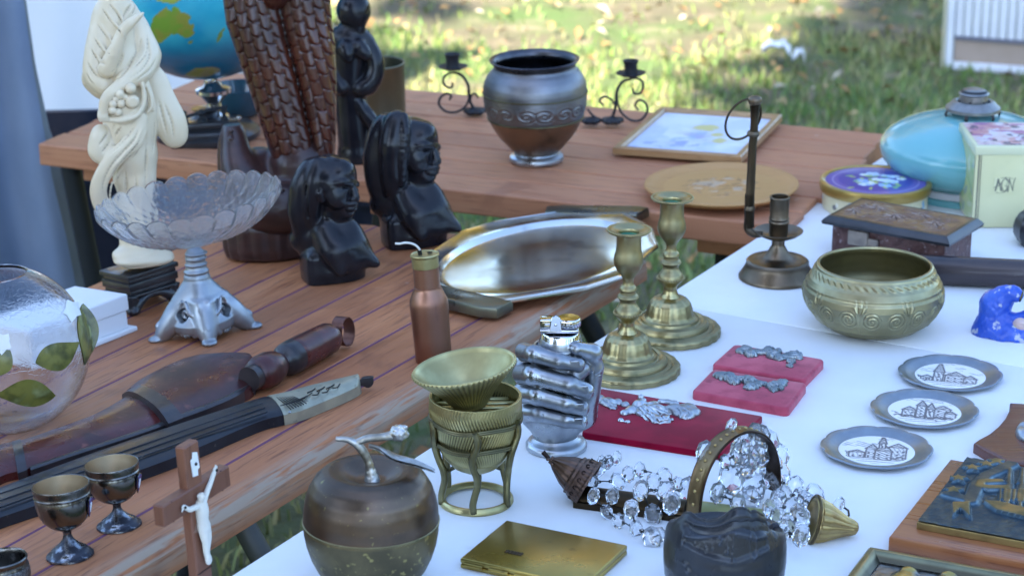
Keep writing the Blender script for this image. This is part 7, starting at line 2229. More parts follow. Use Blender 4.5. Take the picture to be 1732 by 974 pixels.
S.path([q(230, 36, 4), q(240, 64, -2), q(249, 96, -10), q(234, 124, -32), q(205, 142, -44)], [14, 17, 21, 17, 12], 6)     # left arm in its sleeve
S.path([q(250, 84, 6), q(260, 92, 8), q(258, 110, 0)], [10, 11, 9], 5)
S.path([q(214, 140, -48), q(190, 156, -54), q(178, 172, -54), q(175, 190, -54)], [11, 9.5, 8.5, 7], 3)
for k in range(4): S.path([q(169 + 4 * k, 188, -56), q(168 + 4 * k, 198, -58), q(170 + 4.5 * k, 205, -56)], [3.4, 3, 2.2], 1)
# basket, fruit, sash
S.path([q(180, 202, -52), q(205, 203, -58), q(230, 195, -56), q(242, 175, -50), q(243, 150, -46), q(238, 138, -42)], [4.5, 5, 5, 5, 4.5, 3.5], 1.5)
S.ell(q(210, 182, -38), (32, 22, 26), 4)
for x_, y_, r_ in ((224, 172, 11.5), (221, 150, 9), (203, 160, 8), (205, 175, 7.5), (191, 176, 7), (190, 187, 7), (200, 190, 6.5), (212, 165, 5.5), (196, 168, 5.5)):
    S.ell(q(x_, y_, -60), r_, .8)
S.path([q(246, 140, -30), q(254, 165, -36), q(258, 185, -36)], [6, 6, 5], 2); S.path([q(250, 150, -40), q(256, 178, -42), q(250, 190, -42)], [2.6, 2.6, 2.4], 1)
# long sleeve that hangs at the right
S.path([q(258, 130, 6), q(272, 165, 2), q(288, 205, -2), q(296, 232, -4)], [18, 18, 22, 17], 7, flat=(np.array([0, 1.0, 0]), .6))
# sash that swings to the left
S.path([q(240, 200, -40), q(228, 235, -44), q(200, 262, -40), q(178, 290, -34), q(166, 320, -28), q(172, 348, -22), q(186, 366, -14)], [10, 13, 13, 13, 12.5, 12, 11], 2.5, flat=(np.array([0, 1.0, 0]), .55))
S.ell(q(180, 252, -18), (20, 20, 26), 8)
S.path([q(170, 225, -24), q(168, 255, -20), q(182, 268, -16)], [14, 17, 10], 6)
# drapery folds
FOLDS = [[(236, 214), (226, 238), (204, 262), (184, 288), (174, 318), (180, 350)], [(243, 216), (232, 244), (210, 270), (190, 298), (181, 328), (188, 356)],
 [(228, 292), (231, 330), (233, 372), (234, 410)], [(250, 200), (249, 245), (246, 300), (248, 360)], [(262, 206), (262, 232), (258, 260)], [(212, 290), (214, 330), (213, 380)],
 [(172, 14), (186, 34), (200, 48), (204, 60)], [(184, 6), (198, 22), (206, 40)], [(164, 40), (178, 58), (188, 76)], [(158, 62), (172, 82), (186, 92)], [(154, 84), (168, 104), (178, 110)], [(148, 106), (162, 126), (176, 134)], [(146, 126), (158, 142), (170, 150)],
 [(230, 88), (216, 116), (200, 132), (186, 140)], [(238, 66), (228, 104), (208, 128)], [(250, 70), (252, 98), (238, 120), (214, 136)], [(250, 56), (248, 88), (228, 114)], [(264, 100), (256, 116), (240, 130), (222, 142)],
 [(212, 66), (208, 90), (200, 112), (188, 124)], [(204, 92), (199, 110)], [(238, 4), (244, 24), (250, 44)], [(222, 8), (212, 24), (204, 36)], [(228, -4), (230, 12), (224, 24)],
 [(278, 176), (290, 208), (294, 236)], [(268, 168), (276, 205), (284, 236)], [(206, 214), (190, 236), (172, 258)], [(194, 210), (180, 230), (168, 246)], [(226, 214), (206, 240), (186, 262)], [(244, 140), (250, 160), (254, 182)]]
for f_ in FOLDS: S.line(q, f_, [.9, 2.8, 2.6, 1.9, .8], 1.2, True, -1.0)
for f_ in FOLDS[:2] + FOLDS[6:14]: S.line(q, [(x_ + 5, y_ + 2) for x_, y_ in f_], [.8, 2.0, 2.0, 1.2, .6], 3.0, False, .8)
build('figure', S.mesh(m, 1), m_ivory, t, sharp=0)
# stand: a black box on bracket feet
sz = q(243, 448)[2]
ang = .62
Mx = rotz(ang)
cst = np.array([0, 16, 0])
def stbox(c, sz_, b=1.2): return xf(box(np.array(c), sz_, b, 2), Mx, t=cst)
top = sz - 5
build('stand_top', xf(join(stbox((0, 0, top - 4), (106, 82, 8)), stbox((0, 0, top - 12), (98, 74, 7)), stbox((0, 0, top - 22), (102, 78, 13)), stbox((0, 0, top - 32), (96, 72, 6)), stbox((0, 0, top - 38), (104, 80, 5))), s=m), m_blk, t, sharp=30)
S = Sculpt((-100, -70, -4), (100, 105, top - 36), 1.1)
for sx in (-1, 1):
    for sy in (-1, 1):
        c = Mx @ np.array([sx * 43, sy * 31, 0]) + cst
        S.cone(c + [0, 0, 4], c + [0, 0, top - 40], 9, 11, 3)
        for dv in ((-sx, 0), (0, -sy)):
            d_ = Mx @ np.array([dv[0], dv[1], 0.0])
            S.path([c + [0, 0, 8], c + d_ * 6 + [0, 0, (top - 44) * .55], c + d_ * 24 + np.array([0, 0, top - 46]), c + d_ * 44 + np.array([0, 0, top - 43])], [9, 9, 6, 4], 4)
        S.ell(c + [0, 0, 6] + Mx @ np.array([sx * 3, sy * 3, 0.]), (11, 11, 7), 3)
S.put(np.array([-150, -150, -60]), np.array([150, 150, .5]), lambda X, Y, Z: Z - .3 + 0 * X + 0 * Y, .1, cut=True)
build('bracket_feet', S.mesh(m), m_blk, t, sharp=0)

# ---- carved cobra
s = Spot(LEFT, 472, 428)
t = thing('cobra_carving', 'reddish brown carved wooden cobra with spread scaly hood on a coil', 'carving', s)
q, m = s.q, s.m
m_cobra = mat('cobra_wood', (.085, .020, .010), (.048, .013, .008), scale=16, detail=6, rough=.20, rough2=.34, coat=.3, coat_rough=.2, dirt=(.022, .009, .007), dlo=.42, dhi=.495)
m_cobra_d = mat('cobra_coil_wood', (.050, .020, .016), (.030, .013, .011), scale=24, detail=7, stretch=(1, 1, 3), rough=.35, coat=.15, bump=.2, bscale=60)
# hood: two swelling lobes with a furrow; every scale is raised from the surface
rowsY = np.array([-120, -95, -60, -20, 0, 40, 80, 120, 160, 200, 240, 280, 320, 360, 400])
xl = np.array([420, 392, 376, 374, 377, 382, 396, 410, 424, 437, 450, 463, 474, 482, 486])
xr = np.array([520, 545, 557, 558, 559, 562, 567, 569, 569, 569, 568, 566, 566, 568, 572])
nr, nt_ = 300, 260
Y = np.linspace(-110, 400, nr)
XL, XR = np.interp(Y, rowsY, xl), np.interp(Y, rowsY, xr)
V = np.zeros((nr, nt_, 3))
th_ = np.linspace(0, 2 * math.pi, nt_, endpoint=False)
for i in range(nr):
    hw = (XR[i] - XL[i]) / 2
    dep = np.interp(Y[i], [-110, 0, 150, 300, 400], [26, 30, 36, 44, 48])
    lean = np.interp(Y[i], [-110, 0, 200, 400], [-26, -20, 0, 14])
    cx_ = np.cos(th_); sx_ = np.sin(th_)
    sgn = np.sign(cx_)
    x = hw * np.abs(cx_) ** .85 * sgn
    mid = (XL[i] + XR[i]) / 2
    xf_ = np.interp(Y[i], [-110, 0, 60, 120, 180, 240, 300, 400], [466, 470, 482, 499, 514, 528, 536, 540]) - mid       # the furrow slants to the right
    cL, wL = (-hw + xf_) / 2, (xf_ + hw) / 2; cR, wR = (hw + xf_) / 2, (hw - xf_) / 2
    bL = np.sqrt(np.clip(1 - ((x - cL) / wL) ** 2, 0, 1)); bR = np.sqrt(np.clip(1 - ((x - cR) / wR) ** 2, 0, 1))
    deepf = np.interp(Y[i], [-110, 0, 60, 200, 290, 340], [.3, .75, .8, .6, .3, 0])
    base_ = np.abs(sx_) ** .8
    lob = np.where(x < xf_, bL, bR)
    dd = np.where(sx_ < 0, -dep * ((1 - deepf) * base_ + deepf * (.35 * base_ + 1.0 * lob)), dep * base_)
    # scales: rows offset like roof tiles, each a rounded tongue
    pitch = 25.0
    cell = 19.0
    uu = (x - xf_) / cell
    cu_ = np.floor(uu); fu = uu - cu_ - .5
    vv = (Y[i] + 200) / pitch + .5 * (cu_ % 2) - .25 * np.where(x < xf_, (x - cL) / wL, (x - cR) / wR) ** 2 + .12 * (hash2(cu_, 0 * cu_, 5) - .5)
    row = np.floor(vv); fv = vv - row
    # a tongue: straight sided above, rounded below, rising towards its tip
    lowr = np.clip((fv - .52) / .46, 0, 1)
    ins_ = sstep(1.0, .80, (np.abs(fu) / .47) ** 2.4 + lowr ** 2.4)
    hgt = ins_ * (.25 + .75 * fv) * (1 - .55 * (fu / .5) ** 2)
    front = np.clip(-sx_ * 3, 0, 1)
    amp = np.interp(Y[i], [-110, -40, 0, 250, 300, 340], [.4, 1, 1, 1, .7, .0])
    h = 6.0 * hgt * front * amp * (.7 + .6 * hash2(np.floor(uu), row + 0 * uu, 3))
    for j in range(nt_):
        V[i, j] = q((XL[i] + XR[i]) / 2 + x[j] * (1 + h[j] * .006), Y[i] - h[j] * .05, lean + dd[j] - h[j])
Vh = V.reshape(-1, 3) * m
Fh = np.concatenate([grid_faces(nr, nt_), np.stack([np.arange(nr - 1) * nt_ + nt_ - 1, np.arange(1, nr) * nt_ + nt_ - 1, np.arange(1, nr) * nt_, np.arange(nr - 1) * nt_], -1)])
build('hood', (Vh, Fh), m_cobra, t, sharp=0)
S = Sculpt(q(390, 60, -90), q(550, -180, 60), 1.6)
S.ell(q(472, -118, -26), (50, 48, 34), 8); S.cone(q(472, -100, -40), q(472, -60, -62), 32, 18, 8); S.path([q(462, 0, -44), q(470, -20, -54), q(474, -50, -60)], [16, 22, 24], 8)
build('head', S.mesh(m), m_cobra, t, sharp=0)
S = Sculpt(q(350, 462, -95), q(640, 170, 95), 1.7)
S.path([q(395, 218, 14), q(398, 250, 2), q(410, 300, -22), q(440, 345, -40), q(490, 350, -48), q(540, 330, -20)], [13, 20, 32, 40, 42, 36], 10)
S.path([q(392, 205, 16), q(382, 240, 16), q(384, 290, 10), q(394, 340, 4)], [8, 12, 15, 16], 4)
S.cone(q(440, 300, 20), q(520, 320, 22), 52, 48, 12)
S.cone(q(500, 400, 0), q(510, 280, 0), 56, 56, 10)
S.cone(q(430, 380, 0), q(440, 350, 0), 40, 40, 8)
for k in range(9): S.ell(q(391, 222 + 13 * k, -12 - k * 1.2), 4.2, 1)
for k in range(7): S.path([q(420 + 6 * k, 262 + 14 * k, -55), q(450 + 10 * k, 290 + 12 * k, -72), q(470 + 16 * k, 330 + 8 * k, -80)], 1.6, 2, cut=True)
build('coil', S.mesh(m), m_cobra_d, t, sharp=0)
# gouged log that carries it
def log(T, Rr, Zz, tt):
    return Rr * (1 + .05 * np.abs(np.sin(T * 9)) * np.sin(np.clip(tt, 0, 1) * math.pi) - .02), Zz
zt_ = q(472, 362)[2] * m
lv = lathe([(0, 0), (78 * m, 0), (88 * m, 5 * m), (91 * m, 20 * m), (91 * m, zt_ - 10 * m), (86 * m, zt_), (0, zt_ + 2 * m)], 180, log, sub=6)
lv = (np.asarray(lv[0]) @ np.diag([1, .8, 1.0]), lv[1])
build('log_base', xf(lv, t=(0, 6 * m, 0)), m_cobra_d, t, sharp=0)

# ================================================================== things on the back table
# ---- big urn
s = Spot(BACK, 907.5, 270)
t = thing('brass_urn', 'big two tone brass urn with embossed leaf band, standing on the back table', 'urn', s)
P = s.prof; m = s.m
m_urn_lo = mat('urn_copper', (.29, .205, .14), (.20, .15, .11), scale=10, detail=6, rough=.30, rough2=.44, metal=1.0, c3=(.11, .09, .07), scale3=22, lo3=.55, hi3=.75, bump=.05, bscale=60)
m_urn_hi = mat('urn_grey', (.24, .24, .25), (.155, .155, .16), scale=12, detail=6, rough=.40, rough2=.54, metal=1.0, dirt=(.06, .06, .065), dlo=.41, dhi=.49, shine=(.24, .23, .19))
m_urn_dk = mat('urn_rim_dark', (.13, .13, .14), (.075, .075, .085), scale=20, rough=.26, rough2=.4, metal=1.0)
build('foot', lathe(P([(0, 271), (45, 271), (46, 268), (45, 263), (41, 260), (38, 258.5), (37, 256)]), 80, sub=2), m_pewter, t)
build('lower_body', lathe(P([(37, 257), (40, 254), (50, 243), (62, 230), (71, 217), (77, 206), (80.5, 197)]), 110, sub=3), m_urn_lo, t)
za, zb_ = s.z(194), s.z(158)
def leafband(T, Rr, Zz, tt):
    g = (Zz - za) / (zb_ - za)
    a = (T * 8 / (2 * math.pi)) % 1.0
    u = np.abs(a - .5) * 2; w = g * 2 - 1
    d = np.hypot((u - .55) * 1.2, w + .1)
    vol = np.where(d < .7, np.cos(d * 17 + np.arctan2(w + .1, u - .55) * 1.0), 0)
    bud = np.exp(-(np.hypot(u * 3.2, w - .1) / .5) ** 2) * 1.6
    env = np.clip(np.minimum(g, 1 - g) * 9, 0, 1)
    return Rr + (vol * .8 + bud) * env * m * .8, Zz
pb = P([(80.5, 197), (84, 186), (86.5, 175), (88, 163), (88, 155)])
fine = [pb[0]]
for a, b in zip(pb[:-1], pb[1:]):
    for k in range(1, 13): fine.append((a[0] + (b[0] - a[0]) * k / 12, a[1] + (b[1] - a[1]) * k / 12))
build('leaf_band', lathe(fine, 480, leafband), m_urn_hi, t, sharp=0)
for y_, r_ in ((197, 81.2), (155.5, 88.6)):
    rr, zz = P([(r_, y_)])[0]
    build('band_ring', tube([(rr * math.cos(w), rr * math.sin(w), zz) for w in np.linspace(0, 2 * math.pi, 90, endpoint=False)], 1.5 * m, 8, closed=True), m_brass_pale, t)
build('shoulder', lathe(P([(88, 155), (88, 148), (86.5, 139), (82, 129), (76, 121), (71, 116), (69, 112)]), 110, sub=3), m_urn_hi, t)
build('rim', lathe(P([(69, 113), (69, 110), (72, 106), (76, 102.5), (77, 100.5), (75.5, 99.5), (72, 100.5), (68, 104), (66, 109)]), 110, sub=2), m_urn_dk, t)
build('inner_wall', lathe(P([(66, 109), (66, 113), (72, 120), (80, 132), (84, 150), (80, 190), (50, 235), (0, 250)]), 80, sub=2), m_urn_dk, t)

# ---- wrought iron candle holders
m_iron = mat('wrought_iron', (.016, .016, .02), (.03, .03, .034), scale=40, rough=.5, metal=.3, bump=.2, bscale=80)
def holder(s, cup, curls, feet, lab):
    t = thing('iron_candle_holder', lab, 'candle holder', s, 'pair of wrought iron candle holders')
    q, m = s.q, s.m
    cx_, cy_ = cup
    c = q(cx_, cy_ + 27)
    pan = [(0, 0), (16, 1), (24, 4.5), (25.5, 6), (24, 6), (14, 3.2), (0, 2.5)]
    build('drip_pan', xf(lathe([(r_ * m, z_ * m) for r_, z_ in pan], 48), t=c * m), m_iron, t)
    cupf = [(0, 2), (12, 2), (11, 6), (11, 20), (12.5, 24), (13.5, 27), (12, 27), (10, 24), (9.5, 8), (0, 8)]
    build('candle_cup', xf(lathe([(r_ * m, z_ * m) for r_, z_ in cupf], 40), t=c * m), m_iron, t)
    for pts, r_ in curls:
        build('scroll', tube(spline(np.array([q(*p) for p in pts]) * m, 6), np.array([.8, 1, 1, 1, .8]) * r_ * m, 8), m_iron, t)
    for fx_, fy_, rx_ in feet:
        S = Sculpt(q(fx_ - rx_ * 1.6, fy_ + 14, -30), q(fx_ + rx_ * 1.6, fy_ - 26, 30), 1.2)
        p = q(fx_, fy_); p[2] = 6
        S.ell(p, (rx_, rx_ * .8, 7), 2)
        for k in range(5):
            w = k * 1.256 + .3
            S.ell(p + np.array([rx_ * .75 * math.cos(w), rx_ * .6 * math.sin(w), 0]), (rx_ * .45, rx_ * .4, 5.5), 2)
        S.put(np.array([-300, -300, -60]), np.array([300, 300, .4]), lambda X, Y, Z: Z - .3 + 0 * X + 0 * Y, .1, cut=True)
        build('leaf_foot', S.mesh(m), m_iron, t, sharp=0)
    return t
def zz2(L): return [(560 + x / 2.952, y / 2.952) for x, y in L]
s = Spot(BACK, 806, 194)
holder(s, (766, 91), [
    (zz2([(612, 362), (655, 380), (685, 430), (690, 490), (705, 530), (745, 575)]), 2.6),
    (zz2([(605, 412), (606, 432), (588, 440), (566, 425), (560, 395), (585, 368), (625, 364)]), 2.0),
    (zz2([(590, 500), (600, 478), (575, 468), (545, 490), (540, 525), (575, 558), (625, 560), (668, 535), (688, 495)]), 2.2),
    (zz2([(735, 490), (720, 470), (700, 478), (695, 510)]), 2.0)], [(803, 190, 17)], 'black iron candle holder with scrolls, left of the big urn')
s = Spot(BACK, 1028, 210)
holder(s, (1067, 102), [
    (zz2([(1500, 396), (1455, 410), (1428, 455), (1422, 520), (1408, 575), (1380, 620)]), 2.6),
    (zz2([(1505, 440), (1512, 466), (1540, 468), (1558, 440), (1552, 405), (1520, 392), (1490, 394)]), 2.0),
    (zz2([(1535, 552), (1518, 525), (1540, 500), (1572, 520), (1578, 560), (1545, 600), (1495, 600), (1448, 560), (1428, 500)]), 2.2),
    (zz2([(1360, 528), (1342, 505), (1365, 483), (1400, 500), (1420, 530)]), 2.0),
    (zz2([(1280, 545), (1310, 580), (1350, 600), (1385, 612)]), 2.0)], [(1000, 206, 15), (1036, 208, 17)], 'black iron candle holder with scrolls, between the urn and the framed picture')

# ---- framed picture lying on the table
pl = Plane(BACK.p + .011 * BACK.n, BACK.n)
A, B, C = pl.at(1036, 249), pl.at(1254, 264.5), pl.at(1404, 199)
ex = (B - A); Lx = np.linalg.norm(ex); ex /= Lx
ey = C - B; ey = ey - (ey @ ex) * ex; Ly = np.linalg.norm(ey); ey /= Ly
O = A - .011 * BACK.n
M = Matrix.Identity(4)
for i, a in enumerate((ex, ey, np.cross(ex, ey))):
    for j in range(3): M[j][i] = a[j]
for j in range(3): M[j][3] = O[j]
t = thing('framed_picture', 'framed pale flower picture lying flat on the back table', 'picture', M)
m_frame = wood('frame_wood', (.38, .21, .085), (.46, .27, .12), (.24, .12, .05), grain=(10, 60, 60), rough=.38, coat=.25, rand=.03)
w_ = .0125
def rail(p0, p1, n0):
    p0, p1, n0 = np.array(p0), np.array(p1), np.array(n0)
    d = (p1 - p0) / np.linalg.norm(p1 - p0)
    sec = [(0, 0, 0), (0, .0095, 0), (.002, .0115, .002), (w_ - .003, .0110, w_ - .003), (w_, .0075, w_), (w_, 0, w_)]
    V = []
    for P0, sg in ((p0, 1), (p1, -1)):
        for o_, z_, c_ in sec: V.append(np.r_[P0 + n0 * o_ + d * sg * o_, z_])
    n = len(sec)
    return np.array(V), [[k, k + 1, n + k + 1, n + k] for k in range(n - 1)] + [[n - 1, 0, n, 2 * n - 1]]
for p0, p1, n0 in (((0, 0), (Lx, 0), (0, 1)), ((Lx, 0), (Lx, Ly), (-1, 0)), ((Lx, Ly), (0, Ly), (0, -1)), ((0, Ly), (0, 0), (1, 0))):
    build('frame_rail', rail(p0, p1, n0), m_frame, t, smooth=False)
n1, n2 = 170, 120
X, Y = np.meshgrid(np.linspace(0, 1, n1), np.linspace(0, 1, n2), indexing='ij')
c = np.tile(np.array([.58, .62, .72]), X.shape + (1,))
c = mix(c, np.array([.72, .74, .78]), sstep(.35, .65, fbm(X * 4, Y * 5, 3)))
c = mix(c, np.array([.36, .46, .70]), sstep(.5, .62, fbm(X * 6 + 3, Y * 4, 8)) * np.exp(-(np.hypot(X - .45, Y - .42) / .28) ** 2))
c = mix(c, np.array([.40, .38, .56]), sstep(.46, .6, fbm(X * 9, Y * 12, 14)) * np.exp(-(np.hypot((X - .46) / 1.3, (Y - .38)) / .14) ** 2))
for cx_, cy_, rx_, ry_ in ((.50, .66, .15, .10), (.72, .36, .10, .09), (.66, .52, .07, .07), (.86, .44, .06, .05)):
    d_ = np.hypot((X - cx_) / rx_, (Y - cy_) / ry_) + (fbm(X * 14, Y * 14, 5) - .45) * 1.1
    c = mix(c, np.array([.62, .54, .22]), sstep(1.15, .5, d_))
c = mix(c, np.array([.25, .32, .58]), sstep(.10, .05, np.abs((Y - .18) - .25 * (X - .2))) * sstep(.45, .55, fbm(X * 12, Y * 20, 9)) * (X < .6) * .7)
build('picture_sheet', (np.stack([w_ * .8 + X * (Lx - 1.6 * w_), w_ * .8 + Y * (Ly - 1.6 * w_), .005 + 0 * X], -1).reshape(-1, 3), grid_faces(n1, n2)), mat('picture_print', (.6, .6, .6), rough=.5, attr=True), t, colors=c.reshape(-1, 3))
build('backing', box((Lx / 2, Ly / 2, .002), (Lx - 2 * w_, Ly - 2 * w_, .003)), m_frame, t, smooth=False)

# ---- round wooden plate with a carved picture
s = Spot(BACK, 1220, 324)
t = thing('wooden_plate', 'round pale wooden plate with faint carved scene at the table corner', 'plate', s)
P = s.prof; m = s.m
m_plate = wood('plate_wood', (.46, .23, .075), (.52, .28, .10), (.36, .17, .06), grain=(4, 22, 30), rough=.5, coat=.05, rand=.02)
build('rim', lathe([(0, 0), (104 * m, 0), (116 * m, 3 * m), (128 * m, 10 * m), (130.5 * m, 13 * m), (130 * m, 15 * m), (127 * m, 15.5 * m), (112 * m, 10.5 * m), (98 * m, 9.4 * m)], 120, sub=2), m_plate, t)
nr, na = 60, 180
rr_, aa_ = np.meshgrid(np.linspace(.001, 1, nr), np.linspace(0, 2 * math.pi, na, endpoint=False), indexing='ij')
X, Y = (rr_ * np.cos(aa_)).T, (rr_ * np.sin(aa_)).T
c = mix(np.array([.46, .23, .075]), np.array([.50, .27, .10]), fbm(X * 3, Y * 22, 3))
sc_ = sstep(.42, .6, fbm(X * 7, Y * 9, 5)) * (np.hypot(X * 1.1, Y + .05) < .62)
c = mix(c, np.array([.50, .42, .33]), sc_ * .55 * (np.hypot(X, Y - .05) < .5)); c = mix(c, np.array([.20, .11, .055]), sstep(.56, .66, fbm(X * 10 + 2, Y * 14, 9)) * (np.hypot(X * .9, Y) < .62) * .7)
hz = (9.4 + 1.2 * sc_) * m
build('carved_centre', (np.stack([X * 98 * m, Y * 98 * m, hz], -1).reshape(-1, 3), grid_faces(na, nr, True)), mat('carved_plate', (.4, .25, .1), rough=.45, attr=True, coat=.15), t, colors=c.reshape(-1, 3))

# ---- brass bucket
s = Spot(BACK, 640, 199)
t = thing('brass_bucket', 'plain dull brass cylinder bucket behind the black standing figure', 'bucket', s)
P = s.prof; m = s.m
m_bucket = mat('bucket_brass', (.20, .185, .12), (.15, .14, .095), scale=10, detail=5, rough=.36, rough2=.5, metal=1.0, bump=.06, bscale=40)
build('wall', lathe(P([(0, 200), (44, 200), (46, 198), (47, 180), (47.3, 112), (48.6, 110), (49, 107), (48, 105.5), (46, 106.5), (45.2, 112), (44.5, 190), (0, 194)]), 90), m_bucket, t, sharp=35)
for sg in (0, math.pi):
    build('lug', xf(lathe([(0, 3 * m), (4 * m, 2 * m), (5 * m, 0)], 16), np.stack([[0, 0, 1.0], [-math.sin(sg + .3), math.cos(sg + .3), 0], [math.cos(sg + .3), math.sin(sg + .3), 0]], 1) @ np.eye(3), t=(47.2 * m * math.cos(sg + .3), 47.2 * m * math.sin(sg + .3), s.z(120))), m_bucket, t)

# ---- tall black figure
s = Spot(BACK, 606, 272)
t = thing('ebony_figure', 'tall black carved seated woman beside the cobra and bucket', 'figurine', s)
q, m = s.q, s.m
S = Sculpt(q(545, 300, -60), q(665, -20, 60), 1.4)
S.ell(q(598, 18, 0), (29, 29, 30), 4); S.cone(q(602, 28, -8), q(606, 46, -10), 20, 12, 6)
S.cone(q(592, 45, 6), q(590, 70, 4), 16, 20, 6)
S.path([q(568, 68, 4), q(592, 58, 2), q(620, 74, -2)], [16, 19, 15], 6)
S.cone(q(594, 70, 2), q(590, 140, 4), 30, 29, 8)
S.path([q(622, 78, -4), q(634, 105, -10), q(630, 135, -16), q(612, 150, -22)], [14, 15, 15, 12], 4)
S.path([q(566, 78, 0), q(560, 120, -6), q(578, 150, -20)], [14, 14, 12], 4)
S.path([q(606, 80, -24), q(622, 96, -32)], [15, 7], 5); S.path([q(584, 82, -26), q(590, 100, -36)], [15, 7], 5)
S.ell(q(616, 150, -14), (22, 18, 14), 5)
S.cone(q(590, 140, 6), q(596, 168, 2), 24, 17, 6)
S.cone(q(594, 168, 4), q(604, 262, 4), 27, 31, 8)
S.path([q(604, 172, -14), q(622, 196, -20), q(638, 222, -22), q(634, 240, -18)], [9, 11, 12, 10], 4)
S.cone(q(604, 262, 4), q(604, 284, 4), 34, 33, 4)
S.cone(q(634, 222, -18), q(624, 275, -10), 11, 13, 5)
S.ell(q(628, 176, -30), (13, 12, 13), 4, cut=True)
S.ell(q(622, 250, -34), (10, 10, 20), 4, cut=True)
S.path([q(608, 62, -40), q(604, 100, -42), q(606, 140, -40)], 3, 3, cut=True)
S.put(np.array([-300, -300, -90]), np.array([300, 300, .4]), lambda X, Y, Z: Z - .3 + 0 * X + 0 * Y, .1, cut=True)
build('figure', S.mesh(m), m_ebony, t, sharp=0)

# ---- globe on a stand
s = Spot(BACK, 352, 232)
t = thing('desk_globe', 'turquoise globe showing green Australia on a chrome and black stand', 'globe', s)
q, m = s.q, s.m
gc = q(340, -31, 10); Rg_ = 163.0
nla, nlo = 260, 520
la, lo_ = np.meshgrid(np.linspace(-math.pi / 2, math.pi / 2, nla), np.linspace(-math.pi, math.pi, nlo, endpoint=False), indexing='ij')
def sph(px, py):
    """longitude and latitude of the globe under a picture point"""
    r = s.view @ ray(px, py); C0 = s.view @ (CAM - s.o) / s.m - gc
    r = r / np.linalg.norm(r)
    b_ = C0 @ r; d_ = b_ * b_ - (C0 @ C0 - Rg_ ** 2)
    p = C0 + (-b_ - math.sqrt(max(d_, 0))) * r
    return math.atan2(p[1], p[0]), math.asin(np.clip(p[2] / Rg_, -1, 1))
sea = mix(np.array([.015, .34, .52]), np.array([.05, .48, .60]), sstep(.3, .7, fbm(lo_ * 3, la * 3, 3)))
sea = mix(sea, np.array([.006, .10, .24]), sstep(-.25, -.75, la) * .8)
c = sea
def land(P_, colr, seed):
    global c
    Q_ = [sph(*p) for p in P_]
    wob = (fbm(lo_ * 14, la * 14, seed) - .47) * .10
    ins = in_poly(lo_ + wob, la + wob * .8, Q_)
    tone = mix(np.array(colr), np.array([.30, .30, .05]), sstep(.4, .65, fbm(lo_ * 8, la * 8, seed + 2)))
    c = np.where(ins[..., None], tone, c)
land([(252, 55), (254, 35), (268, 22), (282, 12), (292, 18), (298, 8), (306, 22), (318, 28), (328, 42), (326, 60), (318, 66), (302, 58), (288, 60), (272, 74), (262, 66)], (.20, .34, .04), 3)
land([(320, 68), (328, 68), (326, 74), (321, 73)], (.24, .30, .05), 4)
land([(368, 62), (376, 48), (380, 52), (374, 66), (366, 74)], (.24, .32, .06), 5)
land([(262, 2), (290, -8), (310, -2), (300, 4), (276, 8)], (.30, .36, .06), 6)
land([(312, 128), (330, 116), (365, 114), (372, 122), (350, 131), (326, 132)], (.34, .30, .16), 7)
land([(236, -20), (262, -40), (300, -60), (330, -80), (300, -110), (240, -90)], (.36, .30, .08), 8)
V = np.stack([np.cos(la) * np.cos(lo_), np.cos(la) * np.sin(lo_), np.sin(la)], -1)
Vg = (V * Rg_ + gc) * m
Fg = grid_faces(nla, nlo).tolist() + [[i * nlo + nlo - 1, i * nlo, (i + 1) * nlo, (i + 1) * nlo + nlo - 1] for i in range(nla - 1)]
build('globe', (Vg.reshape(-1, 3), Fg), mat('globe_print', (.1, .3, .5), rough=.28, attr=True, coat=.3, coat_rough=.15), t, colors=c.reshape(-1, 3))
bpole = gc + np.array([20, -10, -Rg_ - 3])
mer = []
for w in np.linspace(-1.45, 1.2, 40):
    mer.append(gc + np.array([(Rg_ + 9) * math.cos(w) * .55 , (Rg_ + 9) * math.cos(w) * .80, (Rg_ + 9) * math.sin(w)]))
build('meridian_arm', tube(np.array(mer) * m, 5 * m, 10, flat=.5), m_chrome, t)
build('axis_knob', xf(lathe([(0, -8 * m), (7 * m, -6 * m), (9 * m, 0), (7 * m, 6 * m), (0, 8 * m)], 24), t=(gc + [2, -2, -Rg_ - 7]) * m), m_chrome, t)
st0 = q(352, 152, 0)
build('stand_stem', xf(lathe([(26, -46), (24, -40), (14, -34), (12, -20), (20, -8), (26, -2), (26, 4), (18, 8), (12, 14), (0, 14)], 40), t=st0, s=1.0) if False else xf(lathe([(26 * m, -50 * m), (24 * m, -40 * m), (14 * m, -34 * m), (12 * m, -20 * m), (22 * m, -8 * m), (30 * m, -2 * m), (30 * m, 4 * m), (18 * m, 8 * m), (12 * m, 16 * m), (0, 18 * m)], 48), t=(gc + [8, -2, -Rg_ - 24]) * m), m_chrome, t)
zb1 = (gc[2] - Rg_ - 72) * m
build('stand_column', lathe([(0, 30 * m), (30 * m, 30 * m), (22 * m, 38 * m), (18 * m, max(zb1 - 4 * m, 44 * m)), (26 * m, max(zb1 + 4 * m, 50 * m)), (0, max(zb1 + 6 * m, 52 * m))], 40), m_blk, t)
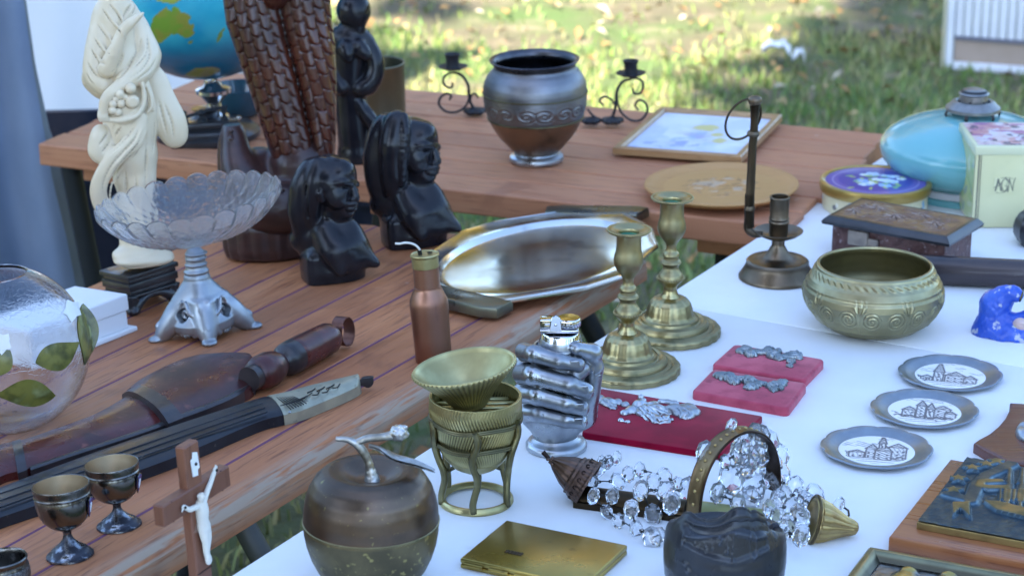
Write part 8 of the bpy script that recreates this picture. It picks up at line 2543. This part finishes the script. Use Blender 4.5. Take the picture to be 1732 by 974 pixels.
build('stand_base', lathe([(0, 0), (84 * m, 0), (88 * m, 4 * m), (88 * m, 12 * m), (80 * m, 18 * m), (60 * m, 24 * m), (34 * m, 30 * m), (0, 32 * m)], 80, sub=2), m_blk, t)

# ---- black old camera like box and glass dish beside the globe stand
s = Spot(BACK, 352, 246)
t = thing('black_desk_set', 'black desk stand with small knobs, in front of the globe foot', 'desk stand', s)
q, m = s.q, s.m
build('base', xf(box((0, 0, 14), (124, 50, 28), 6, 3), s=m), m_blk, t)
build('top_step', xf(box((2, 6, 34), (108, 34, 14), 4, 2), s=m), m_blk, t)
for x_, r_ in ((-38, 8), (-8, 9), (30, 7)):
    build('knob', xf(lathe([(r_, 0), (r_ * .9, 6), (r_ * .5, 8), (r_ * .45, 12), (r_ * .8, 16), (r_ * .7, 20), (0, 22)], 24), t=(x_, 4, 40), s=1.0) if False else xf(xf(lathe([(r_, 0), (r_ * .9, 6), (r_ * .5, 8), (r_ * .45, 12), (r_ * .8, 16), (r_ * .7, 20), (0, 22)], 24), t=(x_, 4, 40)), s=m), m_dark, t)
build('pen_rod', xf(tube([(-64, 0, 36), (-30, 2, 52), (6, 6, 60), (36, 10, 62)], 3, 8), s=m), m_dark, t)
build('bead', xf(lathe([(0, -5), (4, -3), (5, 0), (4, 3), (0, 5)], 16), t=(54, -8, 46), s=1.0) if False else xf(xf(lathe([(0, -5), (4, -3), (5, 0), (4, 3), (0, 5)], 16), t=(54, -8, 46)), s=m), m_pewter, t)

s = Spot(BACK, 404, 196)
t = thing('teal_glass_dish', 'dusky teal glass dish between the globe and the cobra', 'dish', s)
P = s.prof; m = s.m
build('body', lathe([(0, 0), (30 * m, 0), (40 * m, 8 * m), (48 * m, 30 * m), (50 * m, 50 * m), (48 * m, 52 * m), (44 * m, 40 * m), (36 * m, 14 * m), (0, 8 * m)], 60, sub=2), mat('teal_glass', (.05, .13, .17), (.04, .10, .14), scale=10, rough=.14, coat=.5, trans=.25), t)
build('foot_ring', lathe([(24 * m, -1 * m), (30 * m, -1 * m), (30 * m, 2 * m), (24 * m, 2 * m)], 48, close=True), m_dark, t)
